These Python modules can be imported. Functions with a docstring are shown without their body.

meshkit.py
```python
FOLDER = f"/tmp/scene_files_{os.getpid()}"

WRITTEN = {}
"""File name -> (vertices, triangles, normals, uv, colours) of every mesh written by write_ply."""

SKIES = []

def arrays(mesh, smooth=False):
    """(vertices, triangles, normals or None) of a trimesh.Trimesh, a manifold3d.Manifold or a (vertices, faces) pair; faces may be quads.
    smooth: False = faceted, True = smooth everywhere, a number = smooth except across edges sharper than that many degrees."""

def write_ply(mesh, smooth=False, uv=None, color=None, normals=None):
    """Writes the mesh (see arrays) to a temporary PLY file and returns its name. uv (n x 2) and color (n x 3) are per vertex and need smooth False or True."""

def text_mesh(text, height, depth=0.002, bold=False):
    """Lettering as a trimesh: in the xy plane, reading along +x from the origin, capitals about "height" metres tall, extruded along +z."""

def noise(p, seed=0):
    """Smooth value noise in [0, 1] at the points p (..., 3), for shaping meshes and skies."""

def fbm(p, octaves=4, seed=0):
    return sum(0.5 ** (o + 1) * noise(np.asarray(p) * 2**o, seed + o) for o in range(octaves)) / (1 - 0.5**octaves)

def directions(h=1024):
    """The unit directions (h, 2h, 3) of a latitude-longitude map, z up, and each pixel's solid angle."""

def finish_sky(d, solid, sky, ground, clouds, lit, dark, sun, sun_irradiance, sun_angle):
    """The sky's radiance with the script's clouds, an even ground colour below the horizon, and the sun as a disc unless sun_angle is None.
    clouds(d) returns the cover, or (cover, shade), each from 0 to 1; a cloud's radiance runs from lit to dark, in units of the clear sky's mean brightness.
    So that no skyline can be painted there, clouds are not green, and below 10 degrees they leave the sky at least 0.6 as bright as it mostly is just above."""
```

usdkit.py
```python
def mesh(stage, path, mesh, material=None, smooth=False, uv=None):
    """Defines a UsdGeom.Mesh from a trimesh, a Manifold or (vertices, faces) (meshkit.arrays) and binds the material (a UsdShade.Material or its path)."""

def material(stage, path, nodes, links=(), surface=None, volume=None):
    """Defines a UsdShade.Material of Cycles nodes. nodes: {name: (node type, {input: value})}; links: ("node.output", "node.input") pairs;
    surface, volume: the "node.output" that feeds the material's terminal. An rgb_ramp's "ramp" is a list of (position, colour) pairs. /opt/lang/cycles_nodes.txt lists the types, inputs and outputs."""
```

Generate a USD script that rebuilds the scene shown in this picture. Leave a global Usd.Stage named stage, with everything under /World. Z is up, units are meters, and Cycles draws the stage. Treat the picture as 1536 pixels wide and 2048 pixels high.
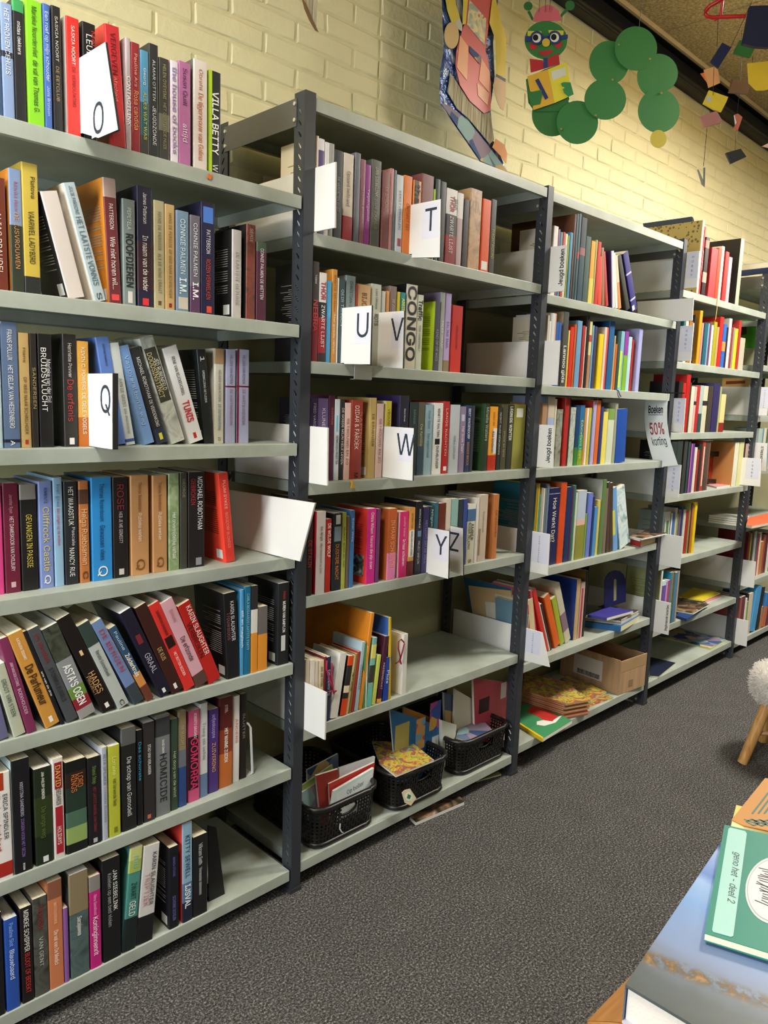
import math, random
import numpy as np, trimesh, shapely
from shapely.geometry import Polygon, box as sbox
from pxr import Usd, UsdGeom, UsdLux, Gf, Sdf, UsdShade, Vt
import usdkit, meshkit
stage = Usd.Stage.CreateInMemory()
UsdGeom.SetStageUpAxis(stage, 'Z'); UsdGeom.SetStageMetersPerUnit(stage, 1.0)
UsdGeom.Xform.Define(stage, '/World'); UsdGeom.Scope.Define(stage, '/World/Looks')
# ---------------------------------------------------------------- camera, exposure
CAM = np.array([-1.18403951, -1.48782288, 1.32815773]); YAW, PITCH, ROLL = 0.782688148, -0.146448354, 0.0353150746
EXPOSURE = 0.0
fw = np.array([math.sin(YAW)*math.cos(PITCH), math.cos(YAW)*math.cos(PITCH), math.sin(PITCH)])
r0 = np.array([math.cos(YAW), -math.sin(YAW), 0]); u0 = np.cross(r0, fw)
rt = math.cos(ROLL)*r0 + math.sin(ROLL)*u0; up = -math.sin(ROLL)*r0 + math.cos(ROLL)*u0
cam = UsdGeom.Camera.Define(stage, '/World/camera')
M = np.eye(4); M[0,:3] = rt; M[1,:3] = up; M[2,:3] = -fw; M[3,:3] = CAM
cam.AddTransformOp().Set(Gf.Matrix4d(M.tolist()))
cam.CreateHorizontalApertureAttr(36.0); cam.CreateVerticalApertureAttr(48.0); cam.CreateFocalLengthAttr(36*1525.05/1536)
cam.CreateClippingRangeAttr(Gf.Vec2f(0.05, 100)); cam.CreateExposureAttr(EXPOSURE)
# ---------------------------------------------------------------- lamps: ceiling luminaires (builder below adds their housings)
#        x     y     length_x length_y  intensity
LAMPS = [(-1.3, -0.75, 0.5, 0.28, 90), (2.35, -1.0, 0.8, 0.28, 125), (0.9, -2.8, 1.2, 0.28, 10), (-2.4, -3.2, 1.2, 0.28, 8), (5.0, -1.2, 0.8, 0.28, 90)]
WINDOW = (-1.3, -0.15, 0.9, 2.3, 19)     # daylight window in the left wall: y0, y1, z0, z1, intensity
ROOM = (-3.2, 7.0, -4.6, 0.385, 3.02)     # x0, x1, y0, y1, height
# ---------------------------------------------------------------- helpers
_count = {}
def num(parent, name):
    k = (parent, name); n = _count.get(k, 0); _count[k] = n+1
    return f'{parent}/{name}' + (f'_{n:03d}' if n else '')
def tag(prim, label=None, cat=None, group=None, kind=None):
    for k, v in (('label', label), ('category', cat), ('group', group), ('kind', kind)):
        if v: prim.SetCustomDataByKey(k, v)
    return prim
def thing(name, label=None, cat=None, loc=(0,0,0), rx=0, ry=0, rz=0, group=None, kind=None):
    p = num('/World', name); x = UsdGeom.Xform.Define(stage, p); x.AddTranslateOp().Set(Gf.Vec3d(*map(float, loc)))
    if rz: x.AddRotateZOp().Set(rz)
    if ry: x.AddRotateYOp().Set(ry)
    if rx: x.AddRotateXOp().Set(rx)
    tag(x.GetPrim(), label, cat, group, kind); return p
def part(parent, name, mesh, m, smooth=False, label=None, kind=None):
    p = num(parent, name); g = usdkit.mesh(stage, p, mesh, m, smooth)
    tag(g.GetPrim(), label, None, None, kind); return p
def cat(*ms):
    V, F, n = [], [], 0
    for m in ms:
        v, f = (np.asarray(m.vertices), np.asarray(m.faces)) if hasattr(m, 'faces') else m
        V.append(v); F.append(f+n); n += len(v)
    return np.vstack(V), np.vstack(F)
_BF = np.array([[0,2,1],[0,3,2],[4,5,6],[4,6,7],[0,1,5],[0,5,4],[1,2,6],[1,6,5],[2,3,7],[2,7,6],[3,0,4],[3,4,7]])
def bx(x0,y0,z0,x1,y1,z1):
    return np.array([[x0,y0,z0],[x1,y0,z0],[x1,y1,z0],[x0,y1,z0],[x0,y0,z1],[x1,y0,z1],[x1,y1,z1],[x0,y1,z1]],float), _BF
def lin(h):
    h = h.lstrip('#'); c = [int(h[i:i+2],16)/255 for i in (0,2,4)]
    return tuple(x/12.92 if x <= .04045 else ((x+.055)/1.055)**2.4 for x in c)
_mats = {}
def mat(hx, rough=.45, spec=.4, metal=0.0, bump=None):
    k = ('m', hx, rough, spec, metal, bump)
    if k not in _mats:
        p = f'/World/Looks/m_{len(_mats):03d}'
        nodes = {'p': ('principled_bsdf', {'base_color': lin(hx), 'roughness': rough, 'specular_ior_level': spec, 'metallic': metal})}; links = []
        if bump:
            nodes.update(c=('texture_coordinate', {}), n=('noise_texture', {'scale': bump[0], 'detail': 3.0}), b=('bump', {'strength': bump[1], 'distance': bump[2]}))
            links = [('c.object','n.vector'), ('n.fac','b.height'), ('b.normal','p.normal')]
        _mats[k] = usdkit.material(stage, p, nodes, links, surface='p.BSDF')
    return _mats[k]
def art(cols, scale=14, rough=.4, detail=3.0, dist=1.2, kind='noise', stretch=(1,1,1), bump=0):
    """printed picture: two or more colours mixed by a texture in the thing's own coordinates"""
    k = ('a', tuple(cols), scale, rough, kind, stretch, bump)
    if k not in _mats:
        p = f'/World/Looks/a_{len(_mats):03d}'; n = len(cols)
        tex = ('noise_texture', {'scale': scale, 'detail': detail, 'distortion': dist}) if kind == 'noise' else ('voronoi_texture', {'scale': scale})
        st = [(.28+.44*i/(n-1), lin(c)) for i, c in enumerate(cols)] if kind == 'noise' else [(i/n, lin(c)) for i, c in enumerate(cols)]
        nodes = {'c': ('texture_coordinate', {}), 'mp': ('mapping', {'scale': stretch}), 't': tex,
                 'r': ('rgb_ramp', {'ramp': st, 'interpolate': kind == 'noise'}), 'p': ('principled_bsdf', {'roughness': rough})}
        links = [('c.object','mp.vector'), ('mp.vector','t.vector'), ('r.color','p.base_color')]
        if kind == 'cells':
            nodes['s'] = ('separate_color', {}); links += [('t.color','s.color'), ('s.r','r.fac')]
        elif kind == 'dots': links += [('t.distance','r.fac')]
        else: links += [('t.fac','r.fac')]
        if bump:
            nodes['b'] = ('bump', {'strength': .6, 'distance': bump}); links += [('t.fac' if kind == 'noise' else 't.distance','b.height'), ('b.normal','p.normal')]
        _mats[k] = usdkit.material(stage, p, nodes, links, surface='p.BSDF')
    return _mats[k]
PAPER = art(['c2b795','d8cdb0','e4dcc4'], 60, .8, stretch=(9,.3,.3)); PAPERW = art(['cfcabd','e0dcd2','ebe8e0'], 60, .8, stretch=(9,.3,.3))
_txt = {}
def text(s, bold=True):
    if (s, bold) not in _txt:
        m = meshkit.text_mesh(s, 1.0, 0.02, bold); v = np.array(m.vertices); v[:,0] -= v[:,0].min()
        _txt[(s, bold)] = (v, np.array(m.faces), v[:,0].max())
    return _txt[(s, bold)]
def poly_mesh(poly, t):
    poly = poly if isinstance(poly, Polygon) else Polygon(poly)
    if not poly.is_valid: poly = poly.buffer(0)
    gs = getattr(poly, 'geoms', [poly])
    return cat(*[trimesh.creation.extrude_polygon(g, t, engine='earcut') for g in gs])
def tube(pts, r, n=6, closed=False):
    pts = np.asarray(pts, float); r = np.broadcast_to(r, len(pts)); m = len(pts); V = []; F = []
    for i in range(m):
        d = pts[min(i+1,m-1)] - pts[max(i-1,0)]; d /= np.linalg.norm(d)+1e-12
        a = np.cross(d, [0,0,1.]) if abs(d[2]) < .9 else np.cross(d, [1.,0,0]); a /= np.linalg.norm(a); b = np.cross(d, a)
        for k in range(n):
            t = 2*math.pi*k/n; V.append(pts[i] + r[i]*(math.cos(t)*a + math.sin(t)*b))
    for i in range(m-1):
        for k in range(n):
            q = [i*n+k, i*n+(k+1)%n, (i+1)*n+(k+1)%n, (i+1)*n+k]; F += [[q[0],q[1],q[2]],[q[0],q[2],q[3]]]
    for k in range(1, n-1): F += [[0,k+1,k],[(m-1)*n,(m-1)*n+k,(m-1)*n+k+1]]
    return np.array(V), np.array(F)
def shell(w, d, r, t, z0, z1, e=0, yend=None):
    """a book's cover: an open sheet folded round the spine (U in plan), thickness t inside, grown by e outside"""
    ye = d if yend is None else yend
    o = [(-e, ye), (-e, r)] + [(-e + (r+e)*(1-math.cos(a)), -e + (r+e)*(1-math.sin(a))) for a in (.5, 1.05)] + [(r, -e)]
    if w > 3*r: o += [(w/2, -e-.0004)]
    o += [(w-x, y) for x, y in o[4::-1]]
    o = np.array(o); i = np.c_[np.clip(o[:,0], t, w-t), np.maximum(o[:,1], t)]; n = len(o)
    V = np.vstack([np.c_[o, np.full(n, z0)], np.c_[o, np.full(n, z1)], np.c_[i, np.full(n, z0)], np.c_[i, np.full(n, z1)]]); F = []
    def quad(a,b,c,e_): F.extend([[a,b,c],[a,c,e_]])
    for k in range(n-1):
        quad(k, k+1, n+k+1, n+k); quad(2*n+k+1, 2*n+k, 3*n+k, 3*n+k+1); quad(n+k, n+k+1, 3*n+k+1, 3*n+k); quad(k+1, k, 2*n+k, 2*n+k+1)
    quad(n, 3*n, 2*n, 0); quad(n-1, 3*n-1, 4*n-1, 2*n-1)
    return V, np.array(F)
ORD = 'first second third fourth fifth sixth seventh eighth ninth tenth eleventh twelfth thirteenth fourteenth fifteenth sixteenth seventeenth eighteenth nineteenth twentieth'.split()
ORD += ['twenty-'+o for o in ORD[:9]] + ['thirtieth']
LEVELS={'1_1':1.7952,'1_2':1.4989,'1_3':1.2137,'1_5':.6506,'1_6':.3627,'1_7':.0709,'2_0':2.0219,'2_1':1.7195,'2_2':1.4154,'2_3':1.1123,'2_4':.819,'2_5':.456,'2_6':.0795,'3_0':2.0172,'3_1':1.6941,'3_2':1.3946,'3_3':1.1104,'3_4':.7493,'3_5':.4096,'3_6':.1035,'4_0':1.8306,'4_1':1.5329,'4_2':1.2289,'4_3':.9504,'4_4':.6486,'4_5':.3416,'4_6':.0984,'1_4':.93,'5_0':2.017,'5_1':1.8,'5_2':1.573,'5_3':1.311,'5_4':1.031,'5_5':.727,'5_6':.404,'5_7':.081}
ROWS={'1_1':'top row|left bay','1_2':'second row|left bay','1_3':'third row|left bay','1_4':'fourth row|left bay','1_5':'fifth row|left bay','1_6':'sixth row|left bay','1_7':'bottom row|left bay','2_1':'top row|second bay','2_2':'second row|second bay','2_3':'third row|second bay','2_4':'fourth row|second bay','2_5':'fifth row|second bay','3_1':'top row|third bay','3_2':'second row|third bay','3_3':'third row|third bay','3_4':'fourth row|third bay','3_5':'fifth row|third bay','4_0':'top row|fourth bay','4_1':'second row|fourth bay','4_2':'third row|fourth bay','4_3':'fourth row|fourth bay','4_4':'fifth row|fourth bay','4_5':'sixth row|fourth bay','5_4':'fifth row|fifth bay','5_6':'seventh row|fifth bay','5_7':'bottom row|fifth bay'}
BOOKS={
'1_1':[
['*blue',-6887,40,153,1144,1845,'3f5a80'],
['*pale blue',-6730,40,199,1151,1857,'8aa0c8',{'t':[('HET PROVENCEHUIS','e8ecf4',.05,.62,.42)],'b':[(.42,.47,'2b3040')]}],
['black book with green top',-6525,40,193,1229,1982,'26262a',{'t':[('midas dekkers','ebe8e2',.18,.45,.35)],'b':[(0,.1,'3f9a5a')]}],
['lime green book lettered de val',-6305,40,287,1282,2067,'86cf28',{'side':'9be02c','t':[('Marieke Noordervliet','3a5a20',.05,.45,.34),('de val van Thomas G.','2f4a1c',.48,.9,.36)]}],
['*blue',-6011,40,133,1292,2084,'4468b0',{'t':[('Een roef op mijn schouder','c9d6f0',.06,.62,.5),('Joris Bronson','b9c8e8',.66,.9,.4)]}],
['black book lettered De Eetclub',-5857,40,167,1306,2107,'232224',{'t':[('SASKIA NOORT','c9c4b8',.08,.44,.34),('DE EETCLUB','a58f62',.48,.76,.36)]}],
['bright red book lettered De Verbouwing',-5600,40,249,1256,2026,'d8322c',{'side':'d9d4d0','t':[('SASKIA NOORT','ebe8e2',.07,.4,.28),('DE VERBOUWING','6a1a18',.42,.76,.28)]}],
['black book behind the O plate',-5299,40,256,1261,2034,'1c1a1b',{'t':[('LEUKE','ebe8e2',.1,.34,.5),('Mel','c03030',.05,.2,.3,.3)]}],
['red book right of the O plate',-4752,40,291,1330,2145,'bf2c32',{'a':3.1,'side':'d8352e','t':[('VERGEVEN','7a1a20',.06,.4,.4),('Afscheid','e08a80',.42,.62,.25)]}],
['*light grey',-4457,40,110,1260,2032,'b3a3a6',{'t':[('CONTACTLINK','efe8e8',.34,.78,.7)]}],
['dark red book lettered Rosa candida',-4344,40,185,1235,1993,'8d2a30',{'t':[('Pauline Ars','e0a890',.1,.4,.35),('Rosa candida','e9a06a',.44,.8,.55)]}],
['*blue',-4154,40,180,1186,1913,'4f8fb5',{'t':[('ALLES WAT WAS','cfc050',.4,.86,.4),('Georg','d8e4ea',.14,.36,.3)],'b':[(.5,.82,'2f5a5e'),(.82,1,'3c3a34')]}],
['black book lettered Jeugdzonde',-3970,40,205,1298,2093,'2b2d2e',{'t':[('ALMAR OTTEN','c4c8c8',.14,.5,.32),('JEUGDZONDE','dfe2e2',.55,.9,.4)]}],
['*charcoal',-3753,40,226,1181,1905,'3a3a34',{'t':[('HELEN OYEYEMI','a8a070',.06,.4,.34),('HET DERTIENDE HUIS','9a966a',.44,.9,.32)],'b':[(.55,.72,'6a6a58')]}],
['white book lettered the house of books',-3500,40,173,1194,1927,'e2dce2',{'side':'c47ab8','t':[('the house of books','a58ab8',.06,.92,.62)]}],
['mauve book lettered altijd',-3318,40,276,1225,1976,'b26c9e',{'t':[('Susan Quilt','7a3f6e',.06,.42,.4),('altijd','e8d8e8',.6,.78,.42)]}],
['cream book lettered van Galina',-2977,40,328,1314,2120,'dcd2ca',{'side':'5a5450','t':[('De tijgervrouw van Galina','d07a58',.3,.92,.4),('Obreht','c48a70',.08,.27,.3)]}],
['black and lime book lettered Villa Betty',-2602,40,280,1251,2017,'26292a',{'side':'b0d030','t':[('VILLA BETTY','f2f2f0',.2,.82,.6),('W','ebe8e2',.92,.99,.5)],'b':[(0,1,'b5d234',0,.22)]}],
],
'1_2':[
['red-brown book lettered Braudel',-6944,309,288,1226,1978,'6e3324',{'side':'d9822a','t':[('ALIAS BRAUDEL','e8d8c8',.3,.85,.4)]}],
['*pale blue',-6596,304,221,1356,2186,'7d93b8',{'side':'e08a2c','t':[('DE IJSVROUWEN','d0905a',.35,.8,.4),('Marita Beer','b06a80',.1,.34,.3)],'b':[(.45,1,'33392c')]}],
['mustard yellow book lettered Vaarwel Ladybird',-6369,300,291,1454,2345,'c6ad48',{'side':'b59b3c','t':[('Platova','3a3a1c',.1,.26,.3,.15),('VAARWEL LADYBIRD','2f3018',.36,.76,.42)],'b':[(.86,1,'2a2c2a')]}],
['cream leaning book with black cover',-5566,287,326,1208,1948,'d6cbc4',{'a':14.3,'side':'232022','blurb':1}],
['pale blue leaning book lettered Het laatste vonnis',-5047,279,234,1367,2205,'b4c2c6',{'a':15.2,'side':'e8ddcd','t':[('JULIE PARSONS','4a6270',.03,.26,.4),('HET LAATSTE VONNIS','4f6a76',.28,.86,.55),('S','303a40',.92,.99,.5)]}],
['maroon book lettered Wie niet horen wil',-4748,274,260,1490,2403,'6b2d2f',{'a':2.4,'side':'d9892b','blurb':1,'t':[('PATTERSON','f0e8e0',.2,.4,.35),('Wie niet horen wil...','f0e8e0',.46,.88,.45)],'b':[(0,.15,'b59a90'),(.92,.97,'d84a4a',.2,.8)]}],
['grey book lettered Roofdieren',-4453,269,271,1293,2085,'7f8a86',{'t':[('PEPETELA','dfe4e0',.08,.28,.32),('ROOFDIEREN','1f2422',.32,.82,.62)],'b':[(.86,.97,'d8d0cc',.35,.7)]}],
['dark navy book lettered In naam van de vader',-4142,263,336,1485,2395,'262238',{'t':[('James Patterson','ebe8e2',.05,.3,.4),('In naam van de vader','ebe8e2',.4,.86,.42)],'b':[(.45,.85,'3a1f28'),(.92,.98,'d8343a',.3,.7)]}],
['*pale tan',-3777,258,238,1357,2188,'b6ab83',{'t':[('HANS DE PERSSIS','857850',.1,.45,.35),('ALS DE WIND DRAAIT','7a6e48',.48,.85,.35)],'b':[(.92,.96,'6a4a34',.35,.65)]}],
['*tan',-3528,254,225,1339,2159,'c2a169',{'t':[('HANS DE PERSSIS','8a6a34',.08,.4,.35),('OP WEG NAAR SCHRILHOEK','80602c',.42,.88,.35)],'b':[(.93,.97,'8a2a24',.35,.65)]}],
['slate blue book lettered I.M.',-3269,249,296,1292,2084,'6f8a9e',{'side':'a884a8','t':[('CONNIE PALMEN','d8e4ea',.08,.62,.42),('I.M.','e4eef2',.66,.82,.6)],'b':[(.85,.97,'c9c0b0',.15,.9)]}],
['grey-purple book lettered I.M.',-2942,244,246,1271,2050,'67616c',{'t':[('CONNIE PALMEN','d8dce0',.08,.62,.42),('I.M.','eceef2',.68,.86,.6)],'b':[(.72,1,'5a3a58')]}],
['navy book lettered Rozen Verwelken',-2680,239,346,1470,2371,'201e3c',{'t':[('PATTERSON','e4e0e8',.24,.45,.36),('ROZEN VERWELKEN','c8452e',.5,.86,.42)],'b':[(.04,.18,'4a78c8',.15,.85),(.92,.98,'d84a34',.4,.75)]}],
['*light grey',-1892,226,252,1197,1930,'bab4ae',{'side':'201e1f','blurb':1,'t':[('DE LAATSTE GETUIGE','a09a98',.25,.85,.4)]}],
['*near-black brown',-1516,220,249,1307,2109,'3a2826',{'side':'1e1b1b','art':('3a2826','7a3a2a','241a1a'),'t':[('SERIE','a89a90',.04,.18,.35)]}],
['burgundy book lettered De Wetten',-1237,216,277,1100,1772,'4e2436',{'t':[('CONNIE PALMEN DE WETTEN','e6e0e0',.08,.72,.36)],'b':[(0,.12,'4a5a48')]}],
],
'1_3':[
['*pale bluish grey',-7066,174,174,1405,2266,'b9cfd8'],
['blue-grey book lettered Het gelijk van Heisenberg',-6874,186,297,1430,2306,'5b6d8c',{'t':[('FRANS POLLUX','ebe8e2',.06,.3,.32),('HET GELIJK VAN HEISENBERG','ebe8e2',.34,.84,.32),('A','ebe8e2',.94,.98,.3)],'b':[(.93,.955,'22283a')]}],
['*tan',-6561,198,191,1323,2133,'b89a62',{'t':[('OP WEG NAAR SCHRILHOEK','5f431e',.38,.88,.35),('Hans','6a4c22',.08,.3,.3)],'b':[(.93,.97,'a8322a',.35,.65)]}],
['*black',-6360,206,128,1324,2135,'2b251f',{'t':[('SANDERSEN','a0905a',.2,.75,.5)]}],
['black book lettered Bruidsvlucht',-6209,217,265,1330,2145,'1d1b1b',{'t':[('Marieke van der Pol','dcd8d4',.22,.6,.32,.22),('BRUIDSVLUCHT','ebe8e2',.12,.68,.42,-.12)]}],
['brown-black book lettered De erfenis',-5732,240,273,1352,2181,'2b2725',{'side':'22201f','t':[('Henriette Povver','c9c4c0',.08,.38,.3),('De erfenis','b5342e',.4,.77,.5)],'b':[(.92,.98,'e0dcd8',.35,.7)]}],
['golden yellow book lettered De gele vogels',-5444,253,234,1283,2070,'dba348',{'t':[('KEVIN C. POWERS','f0e6d0',.06,.46,.34),('DE GELE VOGELS','f4ecd8',.49,.88,.36)],'b':[(.72,1,'b8641e')]}],
['*blue',-4725,289,286,1359,2192,'5f80c6',{'a':8.8,'side':'4f70b8','t':[('JOSEPHINE ROMBOUTS','1f2f60',.06,.26,.4)]}],
['*white',-4428,302,208,1304,2104,'c8cecb',{'a':9.1,'t':[('AAN DE GEEST','8a938e',.34,.62,.4),('EN ANDEREN','98a09c',.64,.88,.3)],'b':[(.94,.97,'3a58a0')]}],
['light blue leaning book',-4004,324,242,1299,2095,'7296c8',{'a':15.7,'side':'86a8d0','t':[('Van overal ben ik weg','a8c0e0',.1,.8,.4)]}],
['black leaning book lettered De Verdenking',-3690,339,257,1296,2090,'2c2c2e',{'a':17.5,'side':'3a3a3c','t':[('MICHAEL ROBOTHAM','e0e0e0',.1,.52,.34),('DE VERDENKING','e0e0e0',.54,.82,.34)],'b':[(.84,1,'2a3446'),(.89,.96,'d8d040',.35,.65)]}],
['grey leaning book with dark title panel',-3346,358,347,1447,2334,'8f928a',{'a':18.6,'art':('8f928a','c2c6be','3a3c38'),'t':[('JED RUBENFELD','e8e4d8',.2,.5,.3,.18),('DOODSINSTINCT','d8c890',.14,.56,.36,-.15)],'b':[(.1,.6,'3a3a30',.12,.88)]}],
['white leaning book lettered Tunis',-2879,381,358,1338,2157,'dddddc',{'a':17.8,'side':'cfcac2','t':[('RENE VAN RIJCKEVORSEL','2a2a2c',.1,.5,.42),('TUNIS','c4222e',.56,.78,.7)],'b':[(.9,.96,'b8282e',.4,.6)]}],
['black book numbered 1 beside the Tunis book',-2485,397,231,1306,2106,'1c2121',{'a':5.8,'side':'161a1a','blurb':1,'t':[('1','ebe8e2',.06,.14,.5),('GRIBBELDING GETUIGEN','c9cccc',.22,.56,.26)]}],
['*light grey',-2224,410,246,1337,2156,'c9c4b2',{'t':[('HELEEN VAN ROYEN','7a8088',.22,.55,.3),('DE ONTSNAPPING','6a90a8',.58,.86,.34),('22','4a4a44',.93,.97,.3)],'b':[(0,.16,'a88a64')]}],
['lavender book left of the dark red ribbon',-1912,425,264,1339,2160,'a7a9c6',{'t':[('HELEEN VAN ROYEN','6a6a88',.06,.36,.34),('DE HARTSVRIENDIN','9a7a98',.42,.8,.3)],'b':[(.385,.4,'6a1a2a')]}],
['lavender book bound with dark red ribbon',-1590,442,331,1353,2183,'a9abc8',{'t':[('HELEEN VAN ROYEN','6a6a88',.06,.36,.3),('DE HARTSVRIENDIN','9a7a98',.42,.8,.28)],'b':[(.385,.4,'6a1a2a'),(0,1,'7a1630',-.06,.1)]}],
],
'1_4':[
['*magenta',-7091,426,204,1299,2095,'d9468a'],
['burgundy book lettered Het dameskoor',-6866,422,286,1331,2147,'6a2036',{'side':'5a1a2e','t':[('Jennifer Ryan','c08a98',.1,.27,.26),('HET DAMESKOOR VAN CHILBURY','e4d4d8',.3,.8,.34)],'b':[(.9,.95,'cda8b0',.35,.65)]}],
['black book lettered Gevangen in passie',-6558,417,307,1306,2107,'1e1d1d',{'t':[('GEVANGEN IN PASSIE','d6c04a',.28,.78,.42)],'b':[(0,.14,'8a8680')]}],
['periwinkle book lettered Cliffrock Castle',-6208,412,263,1336,2154,'7c8fc6',{'side':'8a9cd0','t':[('ROMBOUTS','24346a',.06,.2,.4),('Cliffrock Castle','d8c070',.24,.84,.5),('Q','ebe8e2',.88,.96,.5)]}],
['*pale blue',-5926,408,185,1374,2215,'90b5d3',{'t':[('Even goed','5a7a98',.06,.26,.36),('Een jongen op de wolken','b0344a',.28,.62,.34)]}],
['black book lettered Het waagstuk',-5718,404,270,1316,2122,'272a2e',{'t':[('HET WAAGSTUK','ebe8e2',.05,.42,.42),('NANCY RUE','ebe8e2',.64,.92,.42),('Pascale','c8c8cc',.44,.62,.26,.15)]}],
['orange-brown book lettered Helga',-5414,400,202,1312,2116,'b6713f',{'side':'a06234','t':[('Helga Ruebsamen','dba878',.27,.82,.62),('C','6a3c1c',.88,.97,.6)],'b':[(.08,.22,'54382a')]}],
['wide bright blue book lettered Gewassen vlees',-5161,394,440,1352,2181,'2e88ca',{'side':'2274b4','t':[('Thomas Rosenboom','123c66',.06,.42,.36),('Gewassen vlees','123c66',.46,.8,.36),('Q','ebe8e2',.86,.96,.5)]}],
['black book lettered Heb je me gemist',-4701,387,329,1342,2164,'1d1b1c',{'t':[('ROSE','8a2a34',.07,.32,.5),('HEB JE ME GEMIST?','c9b8ba',.34,.65,.34)],'b':[(.91,.97,'c8c0bc',.35,.68)]}],
['wider tan book lettered Publieke werken',-4309,380,419,1356,2187,'c18e5d',{'side':'b58050','t':[('Thomas Rosenboom','7a4a22',.07,.36,.26),('Publieke werken','f0dcc4',.38,.66,.3),('Q','7a4a22',.84,.95,.5)]}],
['narrower tan book lettered Publieke werken',-3804,373,345,1342,2165,'bd8a5a',{'side':'b58050','t':[('Thomas Rosenboom','7a4a22',.07,.36,.28),('Publieke werken','f0dcc4',.38,.66,.32),('Q','7a4a22',.84,.95,.5)]}],
['*pale green',-3421,367,260,1361,2194,'9caa86',{'art':('9caa86','7a9060','b8c4a0'),'t':[('Het onvermijdelijke verhaal','e4ead8',.4,.88,.4)]}],
['*dark brownish grey',-3141,364,181,1359,2192,'3c3c32',{'t':[('GEORGE','8a8a78',.06,.25,.4)]}],
['black book lettered Gebroken',-2937,358,420,1366,2203,'1f1b1d',{'side':'2a2624','t':[('MICHAEL ROBOTHAM','e8e4e4',.05,.6,.32,.2),('GEBROKEN','a82a34',.07,.34,.3,-.22)],'b':[(.9,.98,'8a8a90',.45,.8)]}],
['bright red book with printed back cover',-1949,344,270,1336,2155,'dc3c2e',{'a':6,'side':'e8442f','blurb':2,'t':[('PLUM SYKES','f4b8a8',.08,.4,.3),('BERGDORF BLONDES','f08a78',.44,.84,.3)]}],
],
'1_5':[
['*blue',-7325,55,294,1100,1359,'6a6a8e',{'a':10.2}],
['pale green leaning book lettered van Steen',-6946,48,231,1100,1543,'b9bca6',{'a':12.8,'t':[('GROOT VAN STEEN','4a5a4e',.2,.72,.4)]}],
['*magenta',-6697,45,193,1284,2070,'7c3054',{'a':13.1,'t':[('JAN VAN DER STERKE','d8b8c8',.25,.5,.36),('BOEKHOUDER','d8b8c8',.53,.8,.36)]}],
['ochre leaning book lettered De Parfumeur',-6337,40,289,1344,2168,'cb903f',{'a':17.9,'side':'3a3028','t':[('KATHLEEN TESSARO','f4ead0',.06,.28,.4),('De Parfumeur','4a2e12',.34,.76,.6)],'b':[(.9,.96,'f0e8d8',.4,.65)]}],
['*black',-6033,40,79,1358,2190,'1c1b1d',{'a':18.1,'t':[('wie van de drie','ebe8e2',.3,.8,.5)]}],
['dark grey leaning book lettered Stormvleugels',-5911,40,239,1374,2216,'4b4e51',{'a':19.2,'t':[('GIEL VAN SANDEEK','8a2a30',.06,.36,.42),('STORMVLEUGELS','2a2a2e',.42,.78,.42)]}],
["black leaning book with large white lettering Asta's Ogen",-5641,40,341,1349,2175,'26282a',{'a':19.6,'side':'1c1c1c','art':('26282a','4a5040','181a18'),'t':[("ASTA'S OGEN",'f2f2f0',.42,.86,.66)],'b':[(.36,.66,'8c8e90'),(.66,.78,'6a8a3a'),(.78,.9,'8c2430'),(.9,1,'9a9694')]}],
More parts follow.
